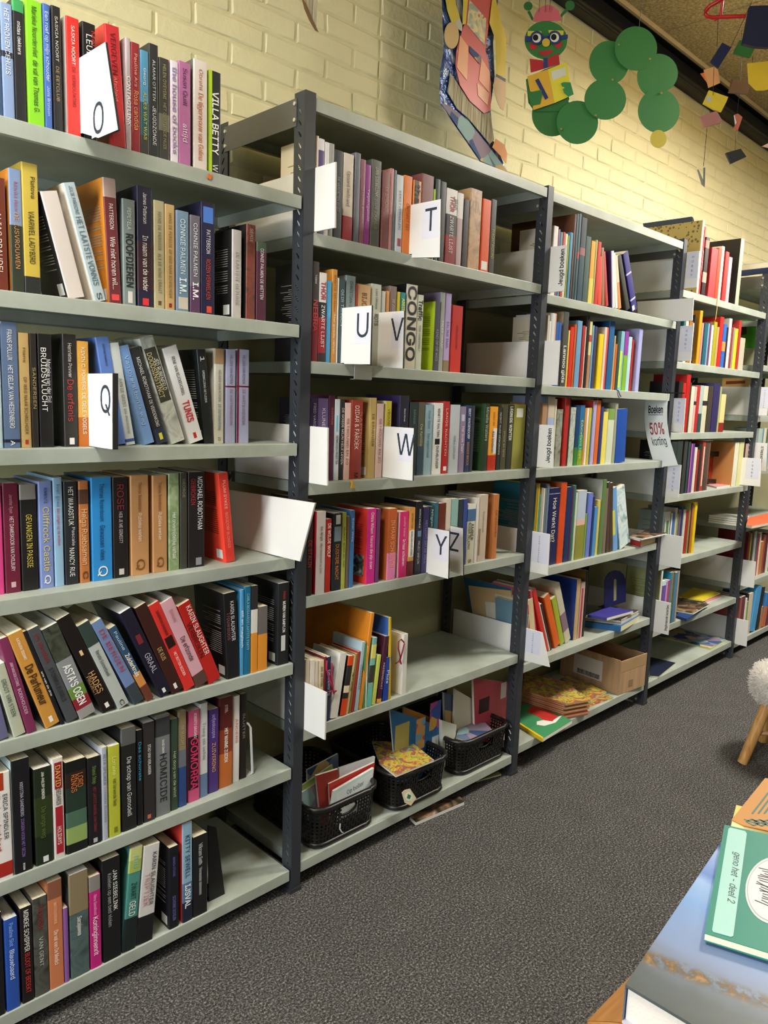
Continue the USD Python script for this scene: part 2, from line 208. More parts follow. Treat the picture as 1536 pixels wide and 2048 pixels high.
['black-brown leaning book with tan capitals',-5157,40,301,1473,2376,'1d1715',{'a':22.7,'t':[('HADES','d8a868',.58,.8,.5),('PROJECT','b89060',.6,.8,.28,-.32)],'b':[(.92,.97,'ebe8e2',.35,.62),(.35,.4,'e8c890',.4,.6)]}],
['pale grey-green leaning book with dark top',-4820,40,263,1342,2164,'b6bdb7',{'a':22.9,'t':[('Renata Sonnenbeek','3a4a44',.32,.62,.4),('C','2a302e',.92,.98,.4)],'b':[(0,.25,'34443e')]}],
['sky blue leaning book with grey foot',-4446,40,243,1361,2195,'6f86b2',{'a':25.1,'t':[('DE BERGEN','b04a5a',.1,.6,.5)],'b':[(.78,1,'3a4248')]}],
['blue and orange leaning book lettered Zuiderkruis',-4153,40,176,1239,1999,'31506e',{'a':25.2,'side':'c8763c','t':[('Zuiderkruis','f0e8d8',.36,.66,.6),('Pauline','c8d4e0',.06,.3,.4)],'b':[(.62,.8,'cf8a4a'),(.8,1,'6a3a2a')]}],
['dark purple leaning book lettered Graal',-3824,40,286,1422,2294,'1e1b2d',{'a':24.1,'t':[('GRAAL','b8b0c0',.5,.72,.5)],'b':[(.92,.97,'ebe8e2',.35,.6),(.28,.38,'7a2a2e',.3,.7)]}],
['dark brown leaning book left of the red one',-3533,42,288,1443,2328,'3b1e19',{'a':22.3,'t':[('DE KUS','c8a868',.48,.62,.4)],'b':[(.9,.96,'ebe8e2',.35,.6)]}],
['scarlet leaning book with round black emblem',-3213,44,272,1441,2325,'d6332c',{'a':22.6,'t':[('SAMANTHA SHANNON','4a1414',.08,.36,.42),('HET BOTTEN SEIZOEN','f4d8d0',.56,.84,.5)],'b':[(.38,.5,'2a1414',.15,.85)]}],
['pink leaning book lettered De erfzonde',-2904,48,320,1451,2341,'d9a5b0',{'a':23.1,'t':[('De erfzonde','4a2a34',.42,.7,.42),('Simons','b87a88',.1,.24,.3)],'b':[(.86,1,'5a4038')]}],
['crimson leaning book lettered Verbroken',-2570,52,332,1351,2180,'b9231f',{'a':22.2,'t':[('KARIN SLAUGHTER','f4e8e0',.05,.66,.42,.2),('VERBROKEN','4a1010',.22,.66,.42,-.22)]}],
['black book lettered Trouweloos',-2065,59,344,1319,2127,'19191a',{'a':3.5,'side':'161617','blurb':1,'t':[('KARIN SLAUGHTER','e0dede',.1,.56,.32,.12),('Trouweloos','8a5058',.22,.54,.34,-.2)]}],
['*blue',-1713,63,107,1331,2147,'4c96c6',{'t':[('stil en magisch','d0e4f0',.1,.8,.6)]}],
['teal book beside the two half-orange books',-1593,65,183,1367,2205,'206c8e',{'t':[('CARLA BOGAARDS LAATSTE PARTY','8ac0d4',.08,.72,.45)]}],
['black, white and orange book',-1396,68,197,1361,2194,'2b2b2c',{'b':[(.27,.54,'d8d4cc'),(.54,1,'d98d2e')]}],
['grey and orange book with low top',-1185,72,284,1100,1632,'6a6460',{'b':[(.43,1,'d98d2e')]}],
['tall black book lettered Muren van Babylon',-578,83,359,1320,2129,'1f2122',{'side':'242627','blurb':1,'t':[('MUREN VAN BABYLON','ebe8e2',.22,.6,.6),('FRANK','b03a34',.1,.2,.5)],'b':[(.64,.83,'d0d0cc',.3,.65)]}],
],
'1_6':[
['white book lettered Erica with red face print',-7411,40,357,1382,2229,'e9e5e1',{'t':[('ERICA SPINDLER','2a2422',.2,.62,.26,.2),('Kind om het hart','b83a34',.18,.72,.34,-.2)],'b':[(0,.16,'a83a20',0,.65),(.84,.97,'a82a20')]}],
['*black',-7024,40,347,1489,2402,'18171b',{'side':'bfd4d6','t':[('KRISTINA SANDBERG','b8b4c4',.2,.5,.2),('ZORGEN VOOR HET GEZIN','8a6ab0',.52,.86,.2),('NTADAM','ebe8e2',.92,.98,.35)]}],
['dark green book lettered Sendker',-6612,40,349,1295,2089,'20291a',{'side':'16180f','t':[('JAN-PHILIPP SENDKER','e8ead8',.04,.32,.44),('De lange weg','5a6a30',.4,.72,.3)],'b':[(.3,.7,'2f3a1c'),(.92,.98,'e0e0dc',.4,.7)]}],
['white book with two red labels',-6247,40,225,1358,2191,'ddd6ce',{'t':[('DAVID','e0c060',.07,.28,.5),('SEDARIS','2a2020',.3,.46,.45),('HOLIDAYS','f0e0d8',.68,.86,.5)],'b':[(.04,.3,'9a1f2c',.2,.85),(.48,.95,'a8222e',.2,.85)]}],
['wide dark book with green landscape spine',-5985,40,437,1261,2033,'26372c',{'side':'1c2018','t':[('LORD','d87a3a',.15,.3,.3,.2),('RINGS','d87a3a',.15,.34,.3,-.1)],'b':[(0,.12,'141614'),(.12,.28,'2e1f1a'),(.55,.72,'4c6a58'),(.72,.9,'8fa860'),(.9,1,'1a1c18')]}],
['*black',-5523,40,288,1226,1978,'1e1b1f',{'side':'2a2a28','t':[('Stassi Stop','6a8a40',.1,.3,.32),('HET LAATSTE RAADSEL VAN FERMAT','8a3038',.34,.86,.32)],'b':[(.93,.98,'b8b8b8',.35,.65)]}],
['*light grey',-5217,40,127,1315,2121,'b3b8c2',{'t':[('RITA SPIJKER','6a7080',.07,.4,.5),('TUSSEN ZUSSEN','7a8090',.42,.8,.4)]}],
['lime yellow book lettered Het Verwende Nest',-5061,46,259,1298,2093,'b9bc3a',{'t':[('Lorraine','e4e890',.12,.32,.34),('Het Verwende Nest','4a5018',.36,.66,.4)],'b':[(.9,.96,'7a8020',.4,.7)]}],
['black book with white handwritten title',-4756,66,340,1478,2385,'202020',{'t':[('De schop van Gsmodell','d4d4d0',.28,.86,.34)],'b':[(0,.16,'5a5a58')]}],
['*black',-4393,83,141,1397,2254,'17171b',{'t':[('Das schonste','3a98b8',.1,.55,.5)]}],
['dark grey book lettered Stad van Verlangen',-4229,100,278,1466,2364,'302d2c',{'t':[('STAD VAN VERLANGEN','c9c4bc',.22,.52,.6)],'b':[(.93,.97,'c86a50',.3,.6)]}],
['grey book lettered Homicide',-3917,129,365,1496,2413,'75787b',{'t':[('DAVID SIMON','ebe8e2',.24,.37,.5),('HOMICIDE','222426',.38,.86,.52)],'b':[(.02,.2,'3a3c3e')]}],
['*dark green',-3523,155,182,1387,2237,'37483b',{'t':[('Het dorp van de wind','b8b890',.35,.85,.42)]}],
['tan and blue book',-3319,175,211,1459,2353,'8b7d5d',{'t':[('DE VLUCHT','b8a880',.15,.35,.4)],'b':[(.4,.58,'6a7078'),(.58,1,'2f4a80')]}],
['pink and black book lettered Gomorra',-3044,206,306,1412,2277,'c9527e',{'t':[('ROBERTO SAVIANO','ebe8e2',.03,.3,.3,.1),('GOMORRA','d03060',.3,.86,.66)],'b':[(.28,.86,'241c20',0,.85)]}],
['white book with blue foot',-2716,234,216,1470,2372,'d3d3d1',{'t':[('Traag stil liefde','8a8e94',.2,.6,.4)],'b':[(.75,1,'6a7fa0')]}],
['purple book lettered Zuivering',-2460,264,281,1325,2136,'4b3379',{'t':[('sofjeskoopne','b8a0d8',.06,.34,.38),('ZUIVERING','e0a85a',.4,.75,.4)]}],
['rust brown book lettered Het Warme Zuiden',-2136,305,380,1441,2324,'8c3e24',{'side':'5a2a1e','t':[('STEEL','f0dcc8',.08,.17,.4),('HET WARME ZUIDEN','f0e4d8',.34,.72,.6)],'b':[(0,.35,'5a1f1c'),(.62,1,'c06a30')]}],
['*white',-1715,342,197,1403,2263,'e6e2dd',{'t':[('ANDERS','c87a70',.2,.6,.4)]}],
['*black',-1482,368,195,1398,2255,'231d1b',{'t':[('SLUITER','8a7a70',.2,.55,.4)]}],
],
'1_7':[
['*black',-7542,40,237,1397,2254,'17181b'],
['blue book lettered Blauwbaard',-7275,40,258,1258,2028,'2b52aa',{'t':[('Pauline Slot','8ab0e8',.05,.3,.34),('Blauwbaard','d8e4f8',.34,.66,.4)]}],
['black book lettered Mineke in white and red',-6970,40,234,1325,2137,'1d1517',{'t':[('MINEKE SCHIPPER','ebe8e2',.03,.46,.46),('BLOOT OF BEDEKT','c8342c',.48,.9,.46)]}],
['*black',-6721,40,296,1377,2221,'2b2b29',{'art':('2b2b29','55564f','1a1a18'),'t':[('TREASURER','8a2a2e',.08,.32,.36),('VAN GENT','b8b8b4',.4,.7,.3)]}],
['salmon book lettered De Medici',-6417,40,299,1520,2452,'cb7c53',{'t':[('MATTEO STRUKUL','e8b898',.2,.4,.44),('De val van De Medici','f4dcc8',.46,.78,.5)],'b':[(0,.16,'8a5640')]}],
['*purple',-6109,40,104,1100,1729,'8a5a9e'],
['wide teal-grey book lettered Sacajawea',-5971,40,407,1500,2419,'3c4c4a',{'art':('3c4c4a','566a68','28302e'),'t':[('Sacajawea','ebe8e2',.42,.6,.5)],'b':[(0,.38,'8a7a5c')]}],
['magenta book lettered Koninginnenrit',-5543,40,251,1352,2181,'c3257b',{'t':[('Nina Sandhout','e8a0c8',.2,.42,.3),('Koninginnenrit','f8e8f0',.44,.86,.5)],'b':[(0,.16,'8a8480')]}],
['black book lettered Siebelink in white',-5252,40,409,1511,2438,'18181b',{'t':[('JAN SIEBELINK','ebe8e2',.12,.52,.26,.2),('Knielen op een bed violen','a0a0a0',.14,.66,.24,-.1)]}],
['teal and yellow book lettered Geld',-4815,40,300,1517,2447,'4b8c82',{'a':-5.2,'t':[('PETER','8ac8b8',.08,.2,.4),('ZWART','14302c',.34,.5,.5),('GELD','ebe8e2',.52,.66,.56)],'b':[(0,.12,'c8cc80'),(.12,.24,'a8b860'),(.68,1,'1c2424')]}],
['white and black book lettered Triptiek',-4477,40,396,1456,2348,'d5d2cf',{'a':-5.1,'t':[('KARIN SLAUGHTER','3a3a3c',.08,.62,.28,.2),('TRIPTIEK','c88a90',.28,.62,.34,-.15)],'b':[(.72,1,'1d1b1c')]}],
['blue-black book left of the pale blue one',-3651,40,246,1290,2081,'16161d',{'side':'1a1a22','blurb':1,'t':[('AMANDA STEVENS','5a5aa0',.12,.36,.5),('SCHONE SCHIJN','6a6aa8',.6,.9,.4)]}],
['pale blue book lettered Ijsval',-3301,40,263,1568,2530,'90b2c8',{'side':'e0453c','t':[('KITTY SEWELL','24405c',.12,.55,.5),('IJSVAL','f0f4f8',.62,.86,.6)],'b':[(.6,.8,'5a7898'),(.8,1,'1c2434')]}],
['black book at the right end',-3016,40,389,1294,2087,'1e1d1e',{'t':[('Vikram Seth','c8c8c8',.1,.36,.3),('Verwante stemmen','b8b8b8',.4,.74,.3)]}],
],
'2_1':[
['*white',305,49,90,1369,2209,'d9cfc6',{'side':'e0d4bc','blurb':3}],
['*purple',405,53,174,1349,2175,'5a4a7c',{'b':[(0,.12,'e0dce0')]}],
['*white',591,58,155,1328,2143,'dedcda'],
['*grey',757,62,143,1336,2154,'9a9a97'],
['*charcoal',911,67,276,1272,2051,'34383b',{'t':[('DE VERGETEN BRIEF','9aa0a0',.3,.7,.3)]}],
['cream book with red lower part',1215,74,335,1273,2053,'cfc4b5',{'t':[('Opaard heilzand','9a8a78',.2,.6,.4)],'b':[(.72,1,'9d2029')]}],
['*grey',1606,78,183,1331,2147,'6c6f79'],
['*mauve',1806,80,162,1263,2038,'8c5a68',{'t':[('TOMMIE BRISSEN','c8a8b0',.35,.75,.4)]}],
['*magenta',1978,82,180,1209,1951,'8c3888',{'t':[('Tegengeluid','d8a8d4',.3,.7,.4)]}],
['*charcoal',2183,83,335,1318,2126,'56564f',{'t':[('JAN SIEBELINK','b8b8a8',.08,.42,.45),('SUEZKADE','90907e',.45,.8,.3)]}],
['*red',2583,84,270,1194,1926,'7d4a48',{'t':[('DE SPRONG','c49890',.2,.5,.4)]}],
['*pale red',2861,83,116,1273,2054,'b27a78'],
['*grey',2985,83,100,1263,2038,'5e6a67'],
['*white',3101,82,254,1211,1953,'c6ccd3',{'t':[('KERSTVERHALEN','8a94a4',.2,.7,.4)],'b':[(.82,.92,'a84a54',.3,.8)]}],
['orange book left of the T plate',3379,80,303,1241,2002,'da782c',{'t':[('ONTDEKT DIT','9a4a14',.35,.7,.4)]}],
['*orange',3739,76,301,1213,1956,'e08c40',{'t':[('the h','2a1e1c',.05,.45,.7)],'b':[(0,.6,'362424',.1,.62)]}],
['*red',4052,70,473,1360,2194,'7b4a45',{'side':'7b4a45'}],
['*bright olive',4539,65,74,1167,1882,'a8c832'],
['*dark greenish grey',4629,62,168,1344,2168,'3f4b49'],
['*charcoal',4811,58,237,1332,2149,'3a3b38'],
['white, black and red book lettered Zwarte Lijst',5067,49,467,1255,2025,'d9d6d2',{'t':[('THOR','a8242c',.09,.3,.62),('BRAD','3a3a3c',.12,.26,.3,.3),('ZWARTE LIJST','ebe8e2',.36,.86,.5)],'b':[(.34,.62,'2c2426'),(.62,1,'8f2329')]}],
['*light grey',5552,40,239,1235,1992,'b8a4a7',{'b':[(0,.35,'dcd8d4')]}],
['*black',5811,40,253,1163,1876,'2b2525'],
['brown book with face artwork',6095,40,530,1387,2237,'9d7a58',{'side':'b09068','art':('9d7a58','c09a74','6a4a34'),'t':[('DENISE EVANS','e0c8a8',.1,.3,.4)]}],
['orange book with white sticker',6688,40,386,1279,2063,'da561f',{'side':'d04c1a','b':[(.86,.98,'e8e4e0',.1,.8)]}],
['*charcoal',7086,40,263,1320,2129,'34332e',{'t':[('WACHTWOORD','b0a83a',.4,.8,.5)]}],
],
'2_2':[
['black-red book lettered Nebra',263,40,228,1474,2378,'3b3532',{'side':'1c191a','blurb':1,'t':[('NEBRA','a83030',.38,.7,.7),('THOMAS','d8d4d0',.13,.22,.3)],'b':[(.5,1,'7a1d21')]}],
['white and red book lettered Zwarte Lijst',503,40,232,1331,2146,'d9d6d2',{'t':[('THOR','a8242c',.1,.3,.7),('ZWARTE LIJST','ebe8e2',.36,.84,.5)],'b':[(.33,.5,'2c2426'),(.5,.9,'a02028'),(.9,1,'3a2a2a')]}],
['*blue',756,57,157,1230,1983,'4b9bca'],
['*orange',941,74,166,1417,2286,'ca8c3c',{'t':[('BABETTE TEN BEREN','8a5a1c',.06,.45,.4),('Mal goede reizen','f0dcb8',.48,.9,.4)]}],
['*white',1124,86,54,1302,2101,'e4e0da'],
['*dark teal',1196,99,203,1291,2082,'3f5459',{'t':[('GEIR TANGEN','b8c8c8',.12,.55,.5)]}],
['*grey',1444,127,332,1373,2215,'8b9b9d',{'t':[('CHRISTIAN U','4a5a60',.06,.35,.35)]}],
['*red',1800,145,49,1269,2047,'b83a2a'],
['*tan',1886,170,473,1277,2060,'caa373',{'side':'c09866','t':[('BIJOU','6a4a24',.1,.32,.4)]}],
['*light grey',2425,209,363,1328,2141,'b6b9a9',{'t':[('Loes Ullmann','6a6e60',.06,.3,.35),('ROTS','3a3c34',.36,.5,.4)]}],
['*light grey',2826,232,151,1239,1998,'babbb3'],
['*orange',3021,245,115,1254,2023,'ca8b4b'],
['*brown',3159,261,264,1349,2176,'7b6a62',{'t':[('DE JOOD','c8b8a8',.16,.32,.4)]}],
['*bright yellow',3456,278,126,1275,2057,'c8b828'],
['teal book behind the V plate',3603,291,207,1280,2065,'2a8088',{'t':[('ABBIE','d8e070',.08,.24,.6)]}],
['black and white book lettered Congo',3871,318,442,1440,2323,'cfc9b8',{'side':'1e1c1a','t':[('CONGO','1a1a1a',.02,.9,.86)]}],
['pale book lettered Traffic',4348,344,260,1297,2092,'c3c9b8',{'t':[('Traffic','1c1e1c',.07,.34,.7),('TOM VANDERBILT','7a8070',.4,.75,.3)]}],
['book with lime green back cover',5181,395,212,1242,2003,'4b4b53',{'side':'b8d02a','blurb':3,'t':[('KIND OP DE WEG','a8a8b0',.4,.85,.5)]}],
['*light grey',5417,409,197,1420,2290,'9aa09a',{'side':'8c7a96','t':[('TALKE GRAAF','e0e4e0',.35,.7,.4)]}],
['*pale purple',5641,424,273,1420,2290,'b3a2d0',{'t':[('SALINE EMIL','7a68a0',.35,.7,.4)],'b':[(.85,1,'8a7a60')]}],
['red hardback at the right end',5990,450,505,1236,1994,'c4352c',{'hb':1,'t':[('KEYBAALBIBLIOTHEEK','7a1a18',.3,.65,.25)]}],
],
'2_3':[
['*dark purple',522,300,230,1317,2124,'3a3054',{'side':'2a2444','blurb':1,'t':[('FRED VARGAS','c8c0d8',.06,.4,.4)]}],
['*purple',755,286,343,1321,2131,'6a5a88',{'t':[('KLUNE','e0d8ec',.12,.34,.35)]}],
['*dark magenta',1107,274,195,1370,2210,'4b2038',{'t':[('DE ACHTSTE DAG','c86a50',.14,.34,.4)]}],
['*white',1305,267,175,1316,2122,'c6d0d6',{'t':[('VERMOGEN PRIESTER','2a3a44',.44,.8,.5)],'b':[(.2,.4,'6ab0d0',.3,.6)]}],
['*black',1483,260,159,1307,2108,'2a2726',{'t':[('DE GOEDE MIJN HELE LEVEN','d8d4d0',.1,.8,.5)]}],
['*pale red',1646,254,213,1262,2036,'d9b3aa',{'t':[('GETROUWD EN ZO','a05a54',.2,.8,.4)]}],
['red-brown book lettered Didar & Faroek',1870,244,407,1310,2113,'8e3125',{'t':[('DIDAR & FAROEK','e8d4c8',.07,.62,.4,-.05),('SAFINA','b06a5a',.1,.6,.28,.28),('M','2a1412',.92,.98,.4)]}],
['tan book with barcode on the cover',2523,229,243,1359,2193,'bfa264',{'side':'b5985a','blurb':2,'t':[('DE ERMENIER','6a5424',.2,.6,.4)]}],
['*pale brownish grey',2789,224,254,1266,2042,'d6b8ae',{'t':[('GETROUWD EN ZO','a06a64',.2,.8,.4)]}],
['yellow book left of the W plate',3117,219,231,1314,2119,'cabb3c',{'side':'d8d4b0','t':[('VROUW VAN DE WERELD','5a5418',.1,.8,.4)]}],
['black-purple book behind the W plate',3663,211,375,1416,2284,'2a2836',{'side':'3a3060','t':[('Steven Nicholls','e4e0e8',.16,.32,.5)]}],
['*dark bluish grey',4081,208,339,1309,2111,'2f3a3a',{'t':[('SARAWAK','6a8a88',.1,.3,.35)]}],
['*dark brownish grey',4434,207,267,1314,2119,'5b5b4b',{'t':[('De familie','c0c0a8',.3,.6,.4)],'b':[(.6,1,'3a4a58')]}],
['*pale blue',4732,206,337,1273,2052,'8fa9b3',{'side':'a0b8c0','t':[('Anne West - Een eigen huis','5a8a98',.08,.75,.35)]}],
['white book lettered Duivelsveer',5109,206,403,1310,2113,'dcdcd8',{'t':[('MINETTE WALTERS','26282a',.08,.48,.42),('DUIVELSVEER','26282a',.6,.92,.42)],'b':[(.5,.58,'1c1c1c',.2,.7)]}],
['*red',5530,207,277,1343,2165,'b12b29',{'t':[('LANGE NACHTEN','e8b8a8',.1,.75,.35)],'b':[(.9,.96,'ebe8e2',.3,.8)]}],
['*light grey',5870,210,440,1287,2075,'b5bcc1',{'side':'d0d4d8','t':[('NOBLE CRIPLING','8a9498',.45,.8,.3)]}],
['*bluish grey',6331,213,273,1258,2029,'8b7b93',{'t':[('Het boek Daan','d8d0e0',.3,.7,.5)],'b':[(.12,.22,'b8c0c8',.2,.7)]}],
['navy book lettered Masser Brock',6634,216,233,1282,2068,'2b3b5e',{'t':[('BERT WAGENDORP','e4e8f0',.05,.5,.55),('MASSER BROCK','c88a4a',.55,.9,.5)]}],
['*dark bluish grey',6879,218,154,1278,2062,'3a3a45'],
['book with dark green back cover',7544,227,236,1322,2132,'2b3a2c',{'side':'33502e','blurb':4,'t':[('Minette Walters','8a9a80',.05,.55,.7)]}],
['orange and red book',7816,233,424,1275,2056,'e19a2d',{'side':'c8842a','t':[('WEINTJEK','a86a14',.08,.3,.4),('Alle kinderen','5a5a5a',.38,.72,.4)],'b':[(.34,.74,'d8d4d4',.5,.95),(.76,1,'b1311d')]}],
['*black',8277,239,197,1258,2030,'2b302d',{'t':[('NIGHT HUIS GEWONDEN','c0c4b8',.08,.75,.5)]}],
['*dark olive',8500,244,299,1319,2128,'4b4731',{'t':[('vrouw en land','a8a080',.4,.8,.4)]}],
['*dark brownish grey',8828,250,284,1323,2134,'34342b',{'t':[('LEON DE WINTER','dcdccc',.03,.55,.6)],'b':[(.1,.25,'7a7a64',.2,.8)]}],
['olive book with white round logo',9146,260,668,1334,2152,'908d3d',{'b':[(.06,.2,'e8e8d8',.2,.75)]}],
],
'2_4':[
['black book lettered De Stalin',263,40,199,1556,2509,'2a2022',{'t':[('DE STALIN','8a3030',.42,.7,.7)]}],
['grey-white book with red side',596,40,298,1349,2175,'c9c0bb',{'side':'c8283a','t':[('Kim Wright','6a6060',.18,.35,.3),('Mijn toekomst te zien','8a8080',.38,.75,.3)]}],
['dark red book lettered Wolf',913,40,183,1214,1958,'a9291d',{'t':[('DE WILDE WOLF','f0d8d0',.06,.52,.6)]}],
['black book lettered Duistere Nacht',1140,40,309,1292,2084,'22262b',{'t':[('DUISTERE NACHT','c87a34',.4,.86,.55)],'b':[(.02,.14,'d0d0d0',.3,.8),(.17,.36,'7a8a96',.15,.9)]}],
['*yellow',1469,40,144,1294,2087,'a3a84b',{'t':[('levend goed en wel','4a5018',.1,.8,.4)]}],
['*dark brown',1633,40,106,1225,1975,'6b5b4b'],
['*blue',1752,40,160,1317,2123,'3f6fa2',{'t':[('Beter Weg','a8c8e8',.1,.4,.4)]}],
['magenta book with bright red cover',2390,40,329,1311,2114,'ca2b83',{'side':'da3a2b','blurb':5,'t':[('Cintra Wilson','ebe8e2',.05,.33,.4),('Kleuren die pijn doen','f4d8e8',.36,.8,.36)]}],
['*dark mauve',2747,40,135,1294,2087,'6b3b6b'],
['brown and pink book lettered In haar schoenen',3201,40,340,1273,2053,'b65a2b',{'side':'b05a2a','t':[('IN HAAR SCHOENEN','e8a070',.16,.82,.5)],'b':[(.62,1,'da7ba9')]}],
['magenta book lettered In haar schoenen',3676,40,343,1198,1932,'ca2b6b',{'side':'e8d8dc','t':[('Jennifer Weiner','f0a0c0',.07,.38,.3),('In haar schoenen','ebe8e2',.42,.82,.36)]}],
['orange book with white title strip',4042,40,256,1253,2021,'da9b4b',{'t':[('ONTMOETING','6a4214',.08,.3,.4),('SCHRIJVEN OVER AFRIKA','3a3a3a',.34,.7,.4)],'b':[(.33,.72,'e0dcd4',.1,.9),(.78,1,'6a2420')]}],
['black book lettered Babylon',4337,40,285,1352,2181,'1f1d23',{'side':'1a181c','t':[('ANDREAS WILHELM','d8d4d8',.1,.36,.5),('PROJECT BABYLON','c8c4cc',.54,.85,.5)],'b':[(.4,.48,'5a7a9a',.3,.8)]}],
['*dark purple',4646,40,258,1238,1997,'3b3562',{'t':[('HET LICHT DAT DE WILD','8a84b8',.2,.85,.4)]}],
['*dark teal',4929,40,180,1239,1998,'2b4b4b',{'t':[('Nilgün','c0d0d0',.05,.3,.5)]}],
['*blue',5117,40,199,1298,2094,'3b6b7b'],
['*dark red',5325,40,320,1275,2057,'6b2f23',{'side':'7a3a2a'}],
['*cream',5662,40,231,1344,2167,'d0c4b4'],
['*pale teal',5912,42,331,1333,2150,'8bb1a9'],
['*dark bluish grey',6268,47,213,1311,2114,'33393b'],
['*blue',6495,52,207,1308,2110,'3b4b8b'],
['cream book right of the Z plate',6738,59,394,1190,1920,'c9c6b0',{'t':[('AMBER','4a4c44',.32,.6,.4,.12),('ROGER ZELAZNY','4a4c44',.3,.75,.4,-.25),('S','2a2c28',.92,.98,.4)],'b':[(0,.08,'d8d8d0'),(.08,.28,'4a6a90')]}],
['*white',7158,65,159,1301,2099,'d9d4cc'],
['beige book with lantern print',7344,72,418,1351,2180,'c3b4a1',{'t':[('De schaduw van de wind','7a6a58',.25,.55,.35)],'b':[(.5,.9,'8a705a',.05,.2)]}],
['orange-tan book at the right end',8113,89,266,1335,2153,'b97541',{'side':'b06c3a','t':[('DE KEMPER','8a4e24',.1,.8,.3)]}],
],
'2_5':[
['*cream',293,40,161,1188,1916,'c9c0ac',{'hb':1}],
['*white',467,40,175,1152,1858,'e0d8c8'],
['*cream',648,40,120,1114,1797,'cfc5b0'],
['*cream',775,40,173,1103,1779,'ddcda8',{'t':[('GR 3B CON','5a4a34',.1,.4,.4)]}],
['*red',954,40,77,1148,1851,'7c2430'],
['*dark blue',1038,40,156,1130,1822,'26304c',{'t':[('DE EERSTE','c8ccd8',.2,.6,.5)]}],
['white thin hardback near the left end',1226,40,264,1125,1814,'dcdad2',{'a':-8.7,'side':'e4e2da','hb':1}],
['black and orange-red picture book',1591,40,189,1100,1675,'2b2b25',{'a':-8.5,'side':'20201c','b':[(0,.16,'d94a1d'),(.5,.62,'e8d8b8'),(.72,1,'d9481d')]}],
['*tan',1787,40,89,1100,1675,'c8b480',{'a':-8.4,'t':[('HET HUIS','5a4a24',.2,.7,.6)]}],
['*brown',1889,40,89,1100,1696,'8a6a3a',{'a':-7.5}],
['*red',1985,40,83,1100,1740,'a83228',{'a':-6.8}],
['*pale bluish grey',2110,40,139,1232,1987,'a9bdc7',{'a':-6.1,'t':[('VRIENDEN','6a8090',.3,.7,.5)]}],
['tall orange picture book',2263,40,141,3000,2776,'d98b2b',{'a':-7.8,'side':'cf7d22'}],
['*green',2418,40,85,1199,1935,'4b8b4b'],
['*white',2518,40,57,1134,1829,'d8d8cc'],
['teal patterned picture book',2582,40,180,1248,2014,'7bb1a9',{'a':-4.6,'b':[(.4,.65,'3a3a30'),(.1,.3,'d8d070'),(.75,1,'6ac0b0')]}],
['*olive',2777,40,153,1100,1456,'c9d15b',{'a':-7.1}],
['dark maroon thin book',2995,40,170,1220,1967,'4b2031',{'a':-6.7,'t':[('HEERENSCHAT','c8a8b0',.4,.8,.5)],'b':[(.94,1,'e0a040')]}],
['navy blue thin book',3217,40,225,1100,1304,'22429b',{'a':-4.4,'t':[('Pluis','d8e0f8',.3,.6,.5)]}],
['tall yellow and blue book',3450,40,106,1547,2495,'dab61c',{'a':2,'side':'3a62b0','b':[(.45,1,'c8a818')]}],
['white book with red ribbon at the right end',4012,40,189,1156,1864,'d7d3c8',{'side':'dedad0','hb':1}],
],
'3_1':[
['*white',10459,40,267,1371,2211,'e0dcd8',{'side':'d8d0c4','blurb':3}],
['*mauve',10741,40,108,1331,2147,'8a6a90'],
['*teal',10865,40,140,1289,2079,'5a8b9b'],
['*red',11020,40,141,1306,2106,'b5413b'],
['*cream',11169,40,142,1286,2074,'e0dcc0'],
['*olive',11319,40,111,1271,2050,'8a9a3c'],
['*blue',11455,40,177,1344,2168,'4b8bb1'],
['*dark red',11640,40,130,2600,2800,'5b3b35',{'side':'6a4430'}],
['*dark blue',11777,40,147,1759,2838,'2e464e'],
['*dark teal',11932,40,156,1780,2871,'3b555d',{'b':[(.44,.52,'a04a44')]}],
['tall navy-teal book',12105,40,351,1727,2786,'2b4551',{'b':[(0,.36,'24303c'),(.36,.45,'8a5a5a')]}],
['dark green book in the middle',12464,40,340,1380,2226,'3f5551'],
['orange-yellow book',12839,40,286,1318,2126,'da9f3b',{'b':[(.6,1,'d8c860')]}],
['*yellow',13133,40,123,1364,2200,'a9a961'],
['*bright red',13273,40,239,1346,2171,'c02f27'],
['*bright red',13530,40,275,1100,1689,'d4442c',{'a':4.6}],
['*brown',13835,40,207,1252,2020,'8b6b4b',{'a':9.7}],
['*red',14099,40,220,1190,1919,'b0302d',{'a':15}],
['white-spined navy book',14618,40,187,2200,2026,'cfd2dc',{'a':11,'side':'2b2b6b'}],
['*white',14826,40,199,1228,1981,'e2ddd0',{'a':14.2}],
['*orange',15045,40,241,1200,1936,'d08a50',{'a':17.6,'b':[(0,.5,'c8c0a0')]}],
['*black',15649,40,310,1301,2099,'2c2c22',{'a':28,'side':'1c1c16'}],
['navy leaning annual with white stripes',16139,40,402,1408,2270,'2b2572',{'a':27.9,'side':'241e60','b':[(.34,.37,'b8b8d8'),(.78,.81,'b8b8d8'),(.9,.98,'e0e0ec',.05,.5)]}],
],
'3_2':[
['*white',10453,40,76,1438,2319,'d8d4c8',{'side':'cfc4ae','blurb':3}],
['*white',10545,40,123,1327,2140,'dcdcd4'],
['*white',10684,40,249,1498,2417,'d0d0cd',{'b':[(0,1,'d8a888',.75,1)]}],
['*blue',10948,40,348,1332,2149,'2b5ba9',{'b':[(0,1,'1f4488',.5,.58)]}],
['dark grey book with white lettering',11455,70,324,1580,2548,'4b4b49',{'side':'9a8a70','t':[('Lannoo gids','e8e8e4',.45,.95,.6)]}],
['*yellow',11842,104,123,1209,1950,'e0c961'],
['bright red book in the left half',12024,131,241,1295,2089,'d1301f'],
['*bright orange',12314,155,143,1366,2203,'c05b25'],
